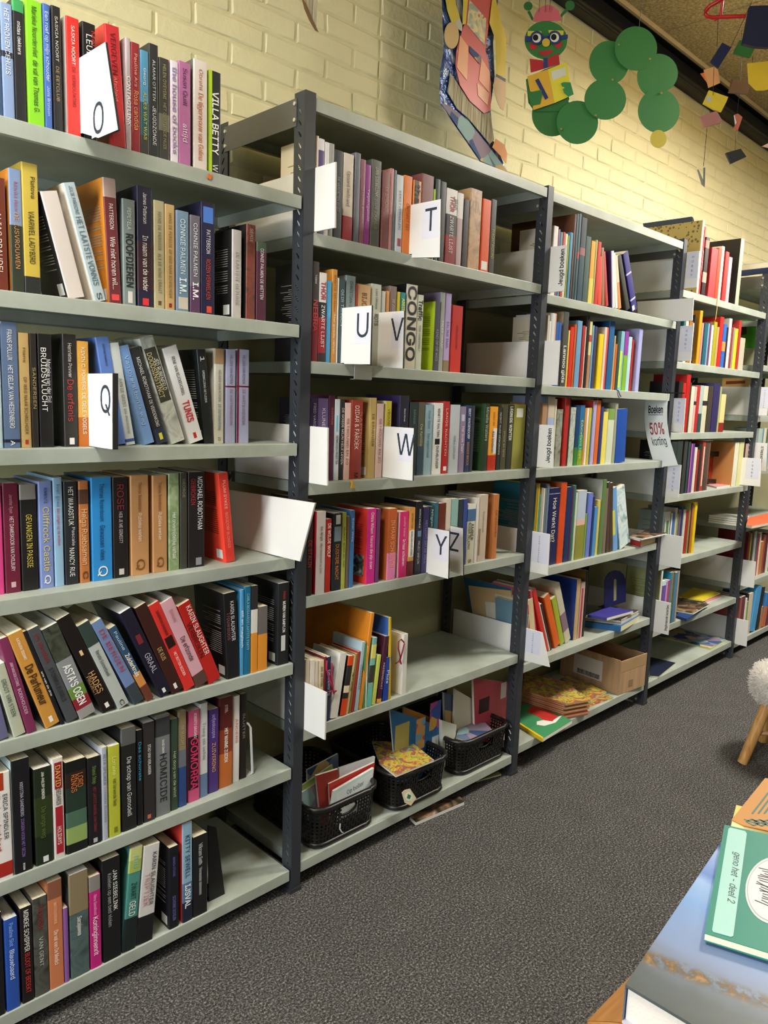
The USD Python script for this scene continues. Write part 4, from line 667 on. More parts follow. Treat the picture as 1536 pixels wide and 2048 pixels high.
THINGS=[
{'n':'paper_caterpillar','l':'green paper bookworm with glasses, hat and open book hanging before the wall','k':'decoration','o':[1.1197,.1352,2.4835],'u':[.809,-.5878,0],'v':[0,0,1],'p':[['head','2f7038',[(746,673),(740,555),(706,439),(644,328),(557,229),(448,143),(323,75),(185,28),(40,2),(-107,0),(-249,21),(-381,63),(-499,127),(-597,208),(-672,304),(-721,412),(-743,526),(-736,643),(-702,758),(-640,867),(-554,965),(-447,1050),(-323,1118),(-186,1165),(-42,1191),(103,1195),(245,1175),(378,1134),(496,1071),(595,991),(672,895),(723,788)],0,1.5],['body_disc','2a6633',[(1131,-1651),(1127,-1788),(1095,-1922),(1036,-2048),(953,-2161),(848,-2257),(726,-2332),(592,-2383),(450,-2408),(307,-2406),(168,-2378),(37,-2324),(-78,-2247),(-175,-2150),(-250,-2036),(-300,-1910),(-323,-1776),(-318,-1641),(-285,-1508),(-227,-1384),(-144,-1272),(-40,-1177),(80,-1103),(213,-1051),(353,-1026),(495,-1026),(634,-1053),(764,-1105),(881,-1181),(979,-1277),(1055,-1391),(1107,-1517)],-4,1.5],['body_disc','2f7038',[(2048,-1833),(2045,-1971),(2012,-2105),(1952,-2233),(1867,-2347),(1759,-2443),(1634,-2519),(1496,-2570),(1350,-2596),(1203,-2594),(1059,-2566),(925,-2511),(805,-2434),(705,-2336),(627,-2221),(576,-2094),(552,-1960),(556,-1823),(589,-1690),(649,-1564),(734,-1452),(840,-1356),(964,-1281),(1100,-1229),(1245,-1203),(1391,-1204),(1534,-1231),(1669,-1283),(1789,-1359),(1891,-1457),(1970,-1571),(2023,-1698)],0,1.5],['body_disc','2f7038',[(2991,-1009),(2988,-1139),(2955,-1267),(2895,-1387),(2809,-1496),(2701,-1588),(2575,-1661),(2436,-1711),(2289,-1736),(2141,-1736),(1997,-1710),(1862,-1660),(1741,-1588),(1640,-1496),(1562,-1388),(1510,-1269),(1486,-1142),(1490,-1013),(1523,-887),(1583,-767),(1668,-660),(1775,-569),(1900,-496),(2037,-446),(2182,-420),(2329,-419),(2473,-444),(2608,-492),(2730,-563),(2832,-654),(2912,-761),(2965,-881)],3,1.5],['body_disc','2f7038',[(3006,179),(3004,42),(2975,-94),(2919,-221),(2839,-335),(2737,-433),(2618,-509),(2487,-561),(2349,-588),(2208,-587),(2071,-559),(1942,-506),(1828,-429),(1731,-331),(1656,-217),(1605,-90),(1581,44),(1584,180),(1614,314),(1670,440),(1749,553),(1850,649),(1967,725),(2096,777),(2234,804),(2373,805),(2510,778),(2638,727),(2754,651),(2852,554),(2928,441),(2981,314)],-1,1.5],['body_disc','2f7038',[(3980,712),(3978,573),(3946,437),(3886,309),(3799,193),(3689,94),(3560,16),(3418,-38),(3268,-66),(3116,-66),(2967,-40),(2828,13),(2704,89),(2599,186),(2518,300),(2464,427),(2437,562),(2441,699),(2473,834),(2534,961),(2620,1075),(2728,1173),(2855,1250),(2996,1304),(3144,1333),(3295,1335),(3443,1310),(3582,1259),(3707,1184),(3813,1088),(3896,974),(3953,847)],3,1.5],['body_disc','2f7038',[(4837,13),(4836,-111),(4806,-232),(4750,-347),(4670,-451),(4568,-539),(4450,-609),(4318,-657),(4179,-682),(4039,-682),(3901,-658),(3772,-611),(3657,-543),(3560,-456),(3485,-354),(3434,-241),(3409,-120),(3412,3),(3442,123),(3498,237),(3577,339),(3677,427),(3795,496),(3925,544),(4062,569),(4202,571),(4339,548),(4468,503),(4584,436),(4682,349),(4759,248),(4812,134)],-1,1.5],['body_disc','2f7038',[(4487,-140),(4488,-266),(4467,-390),(4425,-507),(4362,-611),(4283,-699),(4189,-768),(4084,-814),(3973,-837),(3860,-834),(3749,-807),(3644,-757),(3551,-684),(3471,-593),(3408,-487),(3365,-370),(3343,-246),(3343,-120),(3365,3),(3407,118),(3469,221),(3548,309),(3641,377),(3745,423),(3855,446),(3967,445),(4077,419),(4182,369),(4276,298),(4357,208),(4420,102),(4464,-15)],1.5,1.5],['body_disc','2f7038',[(4995,-1216),(4994,-1358),(4963,-1496),(4903,-1627),(4817,-1744),(4708,-1844),(4580,-1922),(4439,-1975),(4289,-2002),(4137,-2000),(3988,-1971),(3849,-1916),(3725,-1836),(3619,-1736),(3537,-1618),(3482,-1488),(3455,-1350),(3457,-1210),(3489,-1072),(3548,-943),(3633,-828),(3741,-729),(3867,-652),(4007,-598),(4155,-571),(4306,-571),(4454,-599),(4594,-652),(4719,-730),(4826,-830),(4909,-947),(4967,-1078)],4,1.5],['torso','2a6633',[(-613,-682),(17,-311),(530,-107),(733,-479),(961,-1169),(814,-1579),(-242,-1670),(-478,-1415)],-2,1.5],['tail','b5a336',[(4585,-2182),(4585,-2239),(4573,-2296),(4550,-2349),(4517,-2396),(4475,-2436),(4425,-2468),(4371,-2489),(4312,-2499),(4253,-2498),(4196,-2486),(4141,-2463),(4092,-2430),(4051,-2389),(4019,-2341),(3997,-2287),(3986,-2231),(3986,-2173),(3998,-2117),(4021,-2065),(4054,-2017),(4096,-1977),(4145,-1946),(4200,-1925),(4258,-1914),(4317,-1915),(4374,-1927),(4429,-1950),(4478,-1982),(4519,-2023),(4552,-2072),(4574,-2125)],6,1.5],['hat','c4606a',[(-497,1122),(-473,1281),(-386,1462),(-244,1599),(-33,1682),(186,1655),(378,1522),(489,1246)],2,1.5],['antenna','2a6633',[(-622,1456),(-478,1223),(-516,1151),(-705,1410)],-1,1.5],['antenna_tip','2a6633',[(-541,1598),(-542,1571),(-549,1545),(-561,1520),(-579,1497),(-600,1478),(-625,1463),(-653,1452),(-682,1446),(-711,1446),(-740,1451),(-767,1461),(-790,1475),(-810,1494),(-825,1516),(-836,1541),(-840,1567),(-839,1594),(-832,1620),(-820,1645),(-803,1667),(-781,1687),(-756,1702),(-729,1713),(-700,1718),(-670,1719),(-642,1714),(-615,1704),(-591,1690),(-571,1671),(-556,1649),(-546,1624)],0,1.5],['antenna','2a6633',[(454,1442),(642,1676),(733,1616),(477,1352)],-1,1.5],['antenna_tip','2a6633',[(928,1771),(927,1741),(919,1711),(906,1683),(887,1658),(864,1636),(836,1619),(806,1608),(774,1601),(741,1601),(710,1606),(680,1617),(654,1634),(632,1655),(615,1679),(603,1707),(598,1736),(599,1766),(606,1796),(619,1823),(638,1849),(662,1870),(689,1887),(719,1899),(751,1905),(784,1906),(815,1900),(845,1889),(871,1873),(893,1852),(911,1828),(922,1800)],0,1.5],['eyelid','c8b83a',[(-667,814),(-192,846),(-130,698),(-648,654)],2,.8],['eyelid','c8b83a',[(55,909),(594,948),(588,793),(110,745)],2,.8],['eye','e8e4d8',[(-187,631),(-188,604),(-195,577),(-208,552),(-225,529),(-248,509),(-274,494),(-303,483),(-333,478),(-363,477),(-393,482),(-420,492),(-445,507),(-466,526),(-482,549),(-492,574),(-497,600),(-496,627),(-489,654),(-476,679),(-458,702),(-436,721),(-410,737),(-381,747),(-351,753),(-321,754),(-291,749),(-263,739),(-239,724),(-218,705),(-202,682),(-191,657)],3,.8],['eye','e8e4d8',[(441,708),(440,681),(433,654),(420,629),(402,606),(379,587),(353,571),(324,560),(294,555),(263,554),(233,559),(206,569),(181,584),(160,603),(144,626),(133,651),(128,678),(129,705),(136,731),(149,757),(167,780),(189,799),(216,815),(244,825),(275,831),(305,831),(335,826),(363,816),(388,802),(409,783),(425,760),(436,735)],3,.8],['pupil','141414',[(-287,636),(-287,618),(-292,599),(-299,582),(-310,566),(-324,553),(-340,542),(-357,535),(-375,531),(-394,531),(-412,535),(-429,542),(-444,553),(-457,566),(-467,582),(-473,599),(-476,618),(-476,636),(-472,655),(-464,672),(-453,688),(-440,701),(-424,712),(-406,719),(-388,723),(-369,723),(-351,719),(-334,712),(-319,701),(-306,688),(-297,672),(-290,655)],4,.8],['pupil','141414',[(348,715),(348,696),(344,677),(336,660),(325,644),(312,631),(296,620),(278,613),(260,609),(241,609),(223,613),(205,620),(190,631),(177,644),(167,660),(161,677),(157,696),(158,715),(162,733),(170,751),(181,766),(194,780),(210,790),(228,797),(246,801),(265,801),(283,798),(300,790),(316,780),(328,766),(338,751),(345,733)],4,.8],['cheek','a8302e',[(-300,380),(-301,356),(-307,332),(-319,310),(-335,290),(-355,272),(-378,259),(-403,249),(-430,244),(-457,244),(-484,248),(-508,257),(-530,271),(-548,288),(-563,308),(-572,330),(-576,353),(-575,378),(-569,401),(-557,424),(-541,444),(-522,461),(-498,475),(-473,485),(-446,490),(-419,490),(-393,485),(-368,476),(-346,463),(-328,446),(-314,426),(-304,404)],1.8,.8],['cheek','a8302e',[(573,520),(572,496),(565,472),(554,449),(538,429),(518,411),(495,398),(469,388),(442,383),(415,383),(388,387),(363,396),(341,410),(322,427),(308,447),(298,469),(294,493),(295,517),(301,541),(313,563),(329,584),(349,601),(372,615),(397,624),(424,629),(452,630),(478,625),(503,616),(525,603),(544,586),(559,566),(568,544)],1.8,.8],['nose','c8a83a',[(123,507),(122,481),(116,456),(104,432),(88,411),(68,392),(45,378),(20,368),(-7,363),(-34,363),(-61,367),(-86,377),(-108,391),(-126,409),(-141,431),(-150,454),(-155,480),(-154,505),(-147,531),(-136,554),(-120,576),(-100,594),(-77,609),(-52,619),(-25,624),(2,624),(29,619),(53,609),(76,595),(94,577),(109,556),(118,532)],7,.8],['mouth','a8282c',[(-256,238),(-98,230),(20,280),(289,322),(168,170),(-10,91),(-165,115)],2,.8],['glasses_ring','23386e',[(-113,638),(-117,583),(-137,530),(-170,482),(-215,444),(-269,418),(-328,405),(-387,406),(-444,422),(-494,451),(-533,491),(-559,539),(-570,593),(-566,648),(-546,701),(-513,748),(-468,786),(-415,813),(-356,826),(-296,824),(-240,809),(-190,780),(-151,740),(-125,692),(-113,638),(-178,632),(-186,671),(-205,706),(-233,735),(-269,756),(-309,767),(-352,768),(-394,759),(-433,740),(-465,712),(-489,678),(-503,639),(-506,599),(-497,560),(-479,525),(-451,496),(-415,475),(-374,463),(-332,462),(-290,472),(-251,491),(-219,519),(-195,553),(-181,592),(-178,632)],5,1],['glasses_ring','23386e',[(506,715),(502,659),(483,606),(449,559),(404,520),(350,494),(291,481),(230,482),(173,498),(124,527),(84,567),(57,616),(46,669),(50,725),(69,778),(103,825),(148,863),(202,890),(261,903),(321,902),(378,886),(428,857),(467,817),(494,769),(506,715),(441,708),(432,748),(413,783),(385,812),(349,833),(308,845),(265,845),(223,836),(184,817),(151,789),(128,755),(114,716),(111,676),(119,637),(138,601),(167,572),(203,551),(243,540),(286,538),(329,548),(368,567),(400,595),(424,629),(438,668),(441,708)],5,1],['glasses_arm','23386e',[(-758,628),(-526,643),(-516,498),(-748,468)],5,1],['glasses_arm','23386e',[(467,773),(735,827),(744,700),(476,646)],5,1],['glasses_bridge','23386e',[(-160,687),(100,713),(106,621),(-153,584)],5,1],['collar','a82a30',[(-545,-53),(-79,-56),(-17,-315),(-474,-482)],4,1],['collar','a82a30',[(40,2),(454,221),(522,-123),(94,-273)],4,1],['tie','23386e',[(-75,11),(73,25),(103,-276),(-35,-316)],5,1],['book_page','d0a235',[(-604,-623),(107,-334),(417,-1375),(-321,-1669)],8,1],['book_page','d3c83a',[(107,-334),(746,-47),(921,-738),(1008,-1078),(417,-1375)],8,1],['page_label','c8c8b8',[(220,-390),(713,-207),(758,-457),(285,-686)],9.2,.5],['bookmark','23306a',[(-327,-726),(-213,-657),(177,-1231),(77,-1311)],9.4,.8],['brass_fastener','9a8038',[(2598,679),(2592,658),(2573,643),(2548,641),(2527,652),(2518,672),(2524,693),(2543,708),(2568,710),(2589,699)],8,1.5],['brass_fastener','9a8038',[(2468,-446),(2462,-467),(2443,-482),(2418,-484),(2397,-473),(2387,-453),(2393,-432),(2412,-417),(2437,-415),(2458,-426)],8,1.5],['brass_fastener','9a8038',[(1956,-1640),(1950,-1662),(1931,-1676),(1906,-1679),(1885,-1667),(1876,-1647),(1882,-1625),(1901,-1610),(1926,-1608),(1947,-1620)],8,1.5],['brass_fastener','9a8038',[(750,-2183),(744,-2204),(725,-2219),(701,-2221),(680,-2210),(671,-2189),(677,-2168),(696,-2153),(720,-2151),(741,-2162)],8,1.5],['brass_fastener','9a8038',[(3769,339),(3763,317),(3744,303),(3718,300),(3697,311),(3687,331),(3693,353),(3712,367),(3737,370),(3759,359)],8,1.5],['brass_fastener','9a8038',[(4293,-712),(4287,-733),(4268,-748),(4242,-751),(4220,-739),(4211,-719),(4216,-697),(4236,-682),(4261,-680),(4283,-691)],8,1.5],['hand','2f7038',[(-619,-722),(-548,-1146),(-417,-1551),(-102,-1461),(-48,-1160),(-89,-1006),(-218,-1045),(-411,-1102),(-521,-1085)],10,1],['hand','2f7f4a',[(593,-736),(683,-696),(925,-682),(1064,-1049),(893,-1143),(720,-1032),(668,-918),(743,-856),(626,-828)],10,1]]},
{'n':'paper_figure','l':'patchwork paper figure in red dress with yellow sleeves and foil backing by wall','k':'decoration','o':[.922,.27,2.1419],'u':[1,0,0],'v':[0,0,1],'p':[['foil_backing','2c4a86',[(-1861,4602),(-1638,2884),(-1745,2345),(-1754,1579),(-1671,1269),(-504,603),(455,42),(2100,0),(1823,242),(1095,892),(859,1912),(1007,2913),(818,3937),(1015,5658)],0,1.5,'foil'],['tail_patchwork','7f94a4',[(-1673,1306),(-506,629),(454,56),(2074,9),(1031,540),(-279,1144),(-1384,1361)],3,1,'patch'],['straw_skirt','a39c80',[(-1326,2319),(-880,2063),(-327,1746),(419,1560),(806,1705),(1095,892),(872,697),(-283,1197),(-912,1347),(-1431,1722)],5,1.5,'straw'],['sleeve','c8b830',[(-1813,4619),(-1319,4801),(-1225,4384),(-939,3973),(-1322,3696),(-1621,4094)],6,1.5],['cuff','b8b8b0',[(-1071,4022),(-871,3925),(-875,3693),(-1176,3720),(-1306,3764)],7,1],['palette','c0a468',[(-1038,3524),(-1039,3446),(-1053,3367),(-1081,3290),(-1120,3217),(-1169,3152),(-1226,3097),(-1290,3054),(-1357,3025),(-1424,3011),(-1490,3012),(-1552,3029),(-1607,3060),(-1653,3104),(-1689,3160),(-1713,3225),(-1725,3297),(-1724,3373),(-1709,3450),(-1683,3526),(-1645,3598),(-1597,3663),(-1541,3718),(-1478,3761),(-1412,3791),(-1345,3807),(-1279,3807),(-1216,3792),(-1160,3762),(-1113,3718),(-1076,3663),(-1050,3597)],8,2],['dress','b8323a',[(-636,5052),(583,5500),(342,3517),(509,3302),(730,2559),(787,1755),(427,1570),(-327,1746),(-882,2089),(-1125,2586),(-1117,3051),(-843,3832),(-732,4075)],8,1.5,'gloss'],['dress_panel','d08a5c',[(-992,3539),(-543,3338),(-550,2317),(-1080,2548)],10,.8,'gloss'],['dress_panel','cf7f58',[(139,3213),(626,2935),(636,2287),(63,2498)],10,.8,'gloss'],['dress_hem','c8845c',[(-20,2394),(639,2261),(580,1862),(58,2014)],10,.8,'gloss'],['flower_panel','8a9c94',[(-610,4731),(282,4475),(262,3650),(-680,3964)],10,.8,'flower'],['belt_strip','7a9890',[(-524,3383),(137,3239),(57,2997),(-487,3194)],11,.8,'patch'],['side_stripe','d0bc34',[(-929,4944),(-657,5044),(-745,3968),(-890,3893)],10,.8],['sleeve','d6be3a',[(561,5492),(815,5004),(1093,4566),(1364,4251),(1442,3029),(948,2936),(814,3989),(441,4397)],12,1.5],['cuff_band','3a4a54',[(946,2955),(1469,2954),(1459,2849),(915,2872)],13,1],['hand','d8b890',[(925,2875),(1487,2868),(1537,2238),(1448,1929),(1266,1940),(1135,2043),(975,2219),(802,2553)],12,1.5],['shoe','e08a2a',[(1140,931),(1639,856),(1822,614),(1805,266),(1480,434),(976,611)],9,1.5]]},
{'n':'paper_figure','l':'paper figure hanging high over the left bay, only its grey tip in view','k':'decoration','o':[.0388,.05,2.2629],'u':[1,0,0],'v':[0,0,1],'p':[['body_sheet','b8a890',[(-183,0),(-1383,232),(-1767,1289),(-1427,3419),(1331,5490),(1798,3021),(1394,1387),(238,154)],0,1.5],['foil_strip','a8a89c',[(-298,-9),(237,188),(212,-609),(17,-470),(-153,-259)],0,1,'straw'],['brown_edge','6a5030',[(-272,-133),(-121,-247),(65,-488),(263,-723),(157,-717),(-28,-554),(-174,-367)],2,1]]},
{'n':'hanging_book','l':'small navy paper book on a thread left of the large one','k':'decoration','g':'miniature paper books hanging from threads','o':[1.3627,-.3577,2.3985],'u':[.6428,-.766,0],'v':[0,0,1],'p':[['cover','1c2444',[(20,758),(309,610),(-34,0),(-295,192)],0,6]]},
{'n':'hanging_book','l':'peach paper book hanging open above the yellow booklet','k':'decoration','g':'miniature paper books hanging from threads','o':[1.4188,-.315,2.369],'u':[.6428,-.766,0],'v':[0,0,1],'p':[['cover','d89a62',[(-303,540),(24,640),(136,564),(244,147),(-100,0)],0,5],['page','d0703a',[(-392,452),(-263,482),(-106,122),(-171,198)],-3,2]]},
{'n':'hanging_book','l':'yellow paper booklet hanging with a grey label','k':'decoration','g':'miniature paper books hanging from threads','o':[1.4065,-.3408,2.2854],'u':[.7071,-.7071,0],'v':[0,0,1],'p':[['cover','d8bc30',[(-291,647),(346,461),(301,313),(163,0),(-73,61),(-446,239)],0,6],['inner_page','b0a030',[(-331,500),(293,318),(171,56),(-400,240)],4,1],['label_paper','b8b8b0',[(-329,482),(-191,449),(-201,272),(-353,313)],5.5,.6]]},
{'n':'hanging_book','l':'mauve paper book hanging below the yellow booklet','k':'decoration','g':'miniature paper books hanging from threads','o':[1.4021,-.3338,2.2379],'u':[.7071,-.7071,0],'v':[0,0,1],'p':[['cover','a87068',[(-436,317),(94,507),(295,221),(291,158),(-244,0)],0,9]]},
{'n':'hanging_book','l':'red-brown paper book hanging open beside the black beam','k':'decoration','g':'miniature paper books hanging from threads','o':[1.5373,-.3567,2.257],'u':[.7071,-.7071,0],'v':[0,0,1],'p':[['cover','a85a44',[(-103,507),(5,544),(164,437),(47,0),(-107,87),(-5,235)],0,8],['page','e4dcd0',[(-128,488),(-72,482),(-8,261),(-55,181)],6,1]]},
{'n':'hanging_book','l':'brown paper book with yellow label strip','k':'decoration','g':'miniature paper books hanging from threads','o':[1.5069,-.3677,2.3629],'u':[.766,-.6428,0],'v':[0,0,1],'p':[['cover','5a3c1c',[(-281,419),(364,385),(285,0),(-369,4)],0,8],['label_paper','c8bc40',[(-217,360),(265,348),(257,260),(-214,270)],6,.6]]},
{'n':'hanging_book','l':'yellow paper sheet hanging at the right edge','k':'decoration','g':'miniature paper books hanging from threads','o':[1.4777,-.4449,2.346],'u':[.7071,-.7071,0],'v':[0,0,1],'p':[['cover','d8b428',[(-467,795),(356,908),(445,92),(135,8),(-104,0),(-366,216)],0,3]]},
{'n':'hanging_book','l':'large navy paper book hanging at the right edge','k':'decoration','g':'miniature paper books hanging from threads','o':[1.3461,-.4798,2.4189],'u':[.7071,-.7071,0],'v':[0,0,1],'p':[['cover','161e3a',[(-405,1127),(447,1177),(576,0),(-106,2),(-512,76)],0,14]]},
{'n':'hanging_book','l':'green paper book with white label behind large navy book','k':'decoration','g':'miniature paper books hanging from threads','o':[1.4318,-.4027,2.4401],'u':[.7071,-.7071,0],'v':[0,0,1],'p':[['cover','2c6a2c',[(-187,504),(342,366),(195,0),(-350,106)],0,8],['label_paper','b8c0a8',[(-177,484),(-61,378),(-160,112),(-300,137)],6,.6]]},
{'n':'hanging_book','l':'black paper book with white dot hanging lowest','k':'decoration','g':'miniature paper books hanging from threads','o':[1.4796,-.3871,2.1335],'u':[.7071,-.7071,0],'v':[0,0,1],'p':[['cover','202426',[(-335,329),(129,475),(343,236),(-138,0)],0,9],['white_dot','eceae4',[(46,353),(43,336),(31,324),(14,319),(-4,322),(-18,334),(-24,351),(-21,368),(-10,380),(7,385),(26,381),(40,370)],7,1]]},
{'n':'hanging_book','l':'grey paper card hanging folded like a V','k':'decoration','g':'miniature paper books hanging from threads','o':[1.4504,-.2929,2.0725],'u':[.7071,-.7071,0],'v':[0,0,1],'p':[['cover','8a8c80',[(-158,542),(-113,548),(90,183),(146,0),(35,82)],0,3],['back_cover','6a6e68',[(46,610),(98,611),(136,0),(82,133)],1,3]]},
{'n':'hanging_book','l':'peach paper book at the right edge below the beam','k':'decoration','g':'miniature paper books hanging from threads','o':[1.5159,-.476,2.1737],'u':[.7071,-.7071,0],'v':[0,0,1],'p':[['cover','d8b090',[(-215,63),(-12,170),(150,140),(165,0),(-88,39)],0,5]]},
{'n':'flat_book','l':'green comic album with red print and yellow spine at front of bottom shelf','k':'book','o':[1.2698,-.039,.1035],'u':[1,0,0],'v':[0,1,0],'p':[['cover','3f8a5a',[(-1063,1390),(-1489,0),(780,170),(957,1401),(815,2539)],13.2,.8],['page_block','e4e0d0',[(-1063,1390),(-1489,0),(780,170),(957,1401),(815,2539)],.4,12.8],['lower_cover','3f8a5a',[(-1063,1390),(-1489,0),(780,170),(957,1401),(815,2539)],0,.4],['red_print','c03028',[(155,1859),(881,2041),(806,1670),(861,1339),(705,774),(83,623),(-64,879),(56,1318),(65,1585)],14,.3],['white_print','e4e0d8',[(-386,1017),(-20,908),(127,652),(693,715),(1017,719),(95,481),(-498,590),(-644,842)],14,.25],['yellow_spine','d8b81c',[(-1080,1378),(-1514,-16),(-1396,29),(-965,1425)],.2,14]]},
{'n':'flat_book','l':'lowest old comic in the stack beside the red-print album','k':'book','g':'old comics stacked on the bottom shelf of third bay','o':[1.4545,-.0178,.1035],'u':[1,0,0],'v':[0,1,0],'p':[['cover','7a6a44',[(-936,390),(193,0),(1104,1787),(725,3571),(-1086,2373)],6.8,.8],['page_block','c88a66',[(-936,390),(193,0),(1104,1787),(725,3571),(-1086,2373)],.4,6.4],['lower_cover','7a6a44',[(-936,390),(193,0),(1104,1787),(725,3571),(-1086,2373)],0,.4]]},
{'n':'flat_book','l':'second old comic in the stack beside the red-print album','k':'book','g':'old comics stacked on the bottom shelf of third bay','o':[1.4541,-.0231,.112],'u':[1,0,0],'v':[0,1,0],'p':[['cover','8a4a34',[(-935,390),(193,0),(1102,1781),(724,3561),(-1084,2368)],6.8,.8],['page_block','c88a66',[(-935,390),(193,0),(1102,1781),(724,3561),(-1084,2368)],.4,6.4],['lower_cover','8a4a34',[(-935,390),(193,0),(1102,1781),(724,3561),(-1084,2368)],0,.4]]},
{'n':'flat_book','l':'third old comic in the stack beside the red-print album','k':'book','g':'old comics stacked on the bottom shelf of third bay','o':[1.4549,-.0131,.1205],'u':[1,0,0],'v':[0,1,0],'p':[['cover','6f7a4c',[(-937,389),(193,0),(1105,1792),(726,3580),(-1087,2377)],6.8,.8],['page_block','c88a66',[(-937,389),(193,0),(1105,1792),(726,3580),(-1087,2377)],.4,6.4],['lower_cover','6f7a4c',[(-937,389),(193,0),(1105,1792),(726,3580),(-1087,2377)],0,.4]]},
{'n':'flat_book','l':'fourth old comic in the stack beside the red-print album','k':'book','g':'old comics stacked on the bottom shelf of third bay','o':[1.4542,-.021,.129],'u':[1,0,0],'v':[0,1,0],'p':[['cover','94703c',[(-935,390),(193,0),(1103,1783),(724,3565),(-1085,2370)],6.8,.8],['page_block','c88a66',[(-935,390),(193,0),(1103,1783),(724,3565),(-1085,2370)],.4,6.4],['lower_cover','94703c',[(-935,390),(193,0),(1103,1783),(724,3565),(-1085,2370)],0,.4]]},
{'n':'flat_book','l':'fifth old comic in the stack beside the red-print album','k':'book','g':'old comics stacked on the bottom shelf of third bay','o':[1.4552,-.0099,.1375],'u':[1,0,0],'v':[0,1,0],'p':[['cover','7c5a3c',[(-938,389),(194,0),(1106,1795),(727,3586),(-1088,2379)],6.8,.8],['page_block','c88a66',[(-938,389),(194,0),(1106,1795),(727,3586),(-1088,2379)],.4,6.4],['lower_cover','7c5a3c',[(-938,389),(194,0),(1106,1795),(727,3586),(-1088,2379)],0,.4]]},
{'n':'flat_book','l':'sixth old comic in the stack beside the red-print album','k':'book','g':'old comics stacked on the bottom shelf of third bay','o':[1.4541,-.0221,.146],'u':[1,0,0],'v':[0,1,0],'p':[['cover','8a7a4c',[(-935,390),(193,0),(1102,1782),(724,3563),(-1084,2369)],6.8,.8],['page_block','c88a66',[(-935,390),(193,0),(1102,1782),(724,3563),(-1084,2369)],.4,6.4],['lower_cover','8a7a4c',[(-935,390),(193,0),(1102,1782),(724,3563),(-1084,2369)],0,.4]]},
{'n':'flat_book','l':'seventh old comic in the stack beside the red-print album','k':'book','g':'old comics stacked on the bottom shelf of third bay','o':[1.4548,-.0142,.1545],'u':[1,0,0],'v':[0,1,0],'p':[['cover','9a5038',[(-937,389),(193,0),(1105,1791),(726,3578),(-1087,2376)],6.8,.8],['page_block','c88a66',[(-937,389),(193,0),(1105,1791),(726,3578),(-1087,2376)],.4,6.4],['lower_cover','9a5038',[(-937,389),(193,0),(1105,1791),(726,3578),(-1087,2376)],0,.4]]},
{'n':'flat_book','l':'topmost old comic in the stack beside the red-print album','k':'book','g':'old comics stacked on the bottom shelf of third bay','o':[1.454,-.0242,.163],'u':[1,0,0],'v':[0,1,0],'p':[['cover','7d8a52',[(-934,390),(193,0),(1102,1780),(723,3559),(-1084,2367)],6.8,.8,'comic2'],['page_block','c88a66',[(-934,390),(193,0),(1102,1780),(723,3559),(-1084,2367)],.4,6.4],['lower_cover','7d8a52',[(-934,390),(193,0),(1102,1780),(723,3559),(-1084,2367)],0,.4]]},
{'n':'flat_book','l':'green and red comic lying right of the old comic stack','k':'book','o':[1.6788,.0005,.1035],'u':[1,0,0],'v':[0,1,0],'p':[['cover','3a7a54',[(-1599,159),(321,0),(686,1406),(825,2503),(344,2545),(-576,979)],5.2,.8,'comic'],['page_block','d8d0c0',[(-1599,159),(321,0),(686,1406),(825,2503),(344,2545),(-576,979)],.4,4.8],['lower_cover','3a7a54',[(-1599,159),(321,0),(686,1406),(825,2503),(344,2545),(-576,979)],0,.4]]},
{'n':'flat_book','l':'orange-banded comic lying on the green one','k':'book','o':[1.7066,.0378,.1105],'u':[1,0,0],'v':[0,1,0],'p':[['cover','c0582f',[(-1604,0),(257,85),(570,1240),(590,2273),(186,2248)],5.2,.8,'comic2'],['page_block','d0c8b0',[(-1604,0),(257,85),(570,1240),(590,2273),(186,2248)],.4,4.8],['lower_cover','c0582f',[(-1604,0),(257,85),(570,1240),(590,2273),(186,2248)],0,.4]]},
{'n':'flat_book','l':'thick blue book at the bottom of the stack below the blue bookend','k':'book','o':[1.7626,-.022,.4096],'u':[1,0,0],'v':[0,1,0],'p':[['cover','1f5f96',[(-1395,1336),(-814,0),(1372,310),(837,1587)],23.2,.8],['page_block','d8d0a8',[(-1395,1336),(-814,0),(1372,310),(837,1587)],.4,22.8],['lower_cover','1f5f96',[(-1395,1336),(-814,0),(1372,310),(837,1587)],0,.4],['spine','1f5f96',[(-1389,1338),(-808,2),(-819,-2),(-1400,1334)],0,24]]},
{'n':'flat_book','l':'lowest grey magazine on the thick blue book','k':'book','g':'magazines on the thick blue book','o':[1.7656,-.0127,.4346],'u':[1,0,0],'v':[0,1,0],'p':[['cover','b8b0a8',[(-1352,1286),(-717,0),(1302,248),(767,1525)],4.7,.8],['page_block','e4e0d8',[(-1352,1286),(-717,0),(1302,248),(767,1525)],.4,4.3],['lower_cover','b8b0a8',[(-1352,1286),(-717,0),(1302,248),(767,1525)],0,.4],['spine','b8b0a8',[(-1347,1289),(-712,3),(-721,-2),(-1356,1284)],0,5.5]]},
{'n':'flat_book','l':'second grey magazine on the thick blue book','k':'book','g':'magazines on the thick blue book','o':[1.7671,-.0139,.4406],'u':[1,0,0],'v':[0,1,0],'p':[['cover','8a8a84',[(-1353,1286),(-717,0),(1303,247),(768,1524)],4.7,.8],['page_block','e4e0d8',[(-1353,1286),(-717,0),(1303,247),(768,1524)],.4,4.3],['lower_cover','8a8a84',[(-1353,1286),(-717,0),(1303,247),(768,1524)],0,.4],['spine','8a8a84',[(-1348,1289),(-712,3),(-721,-2),(-1357,1284)],0,5.5]]},
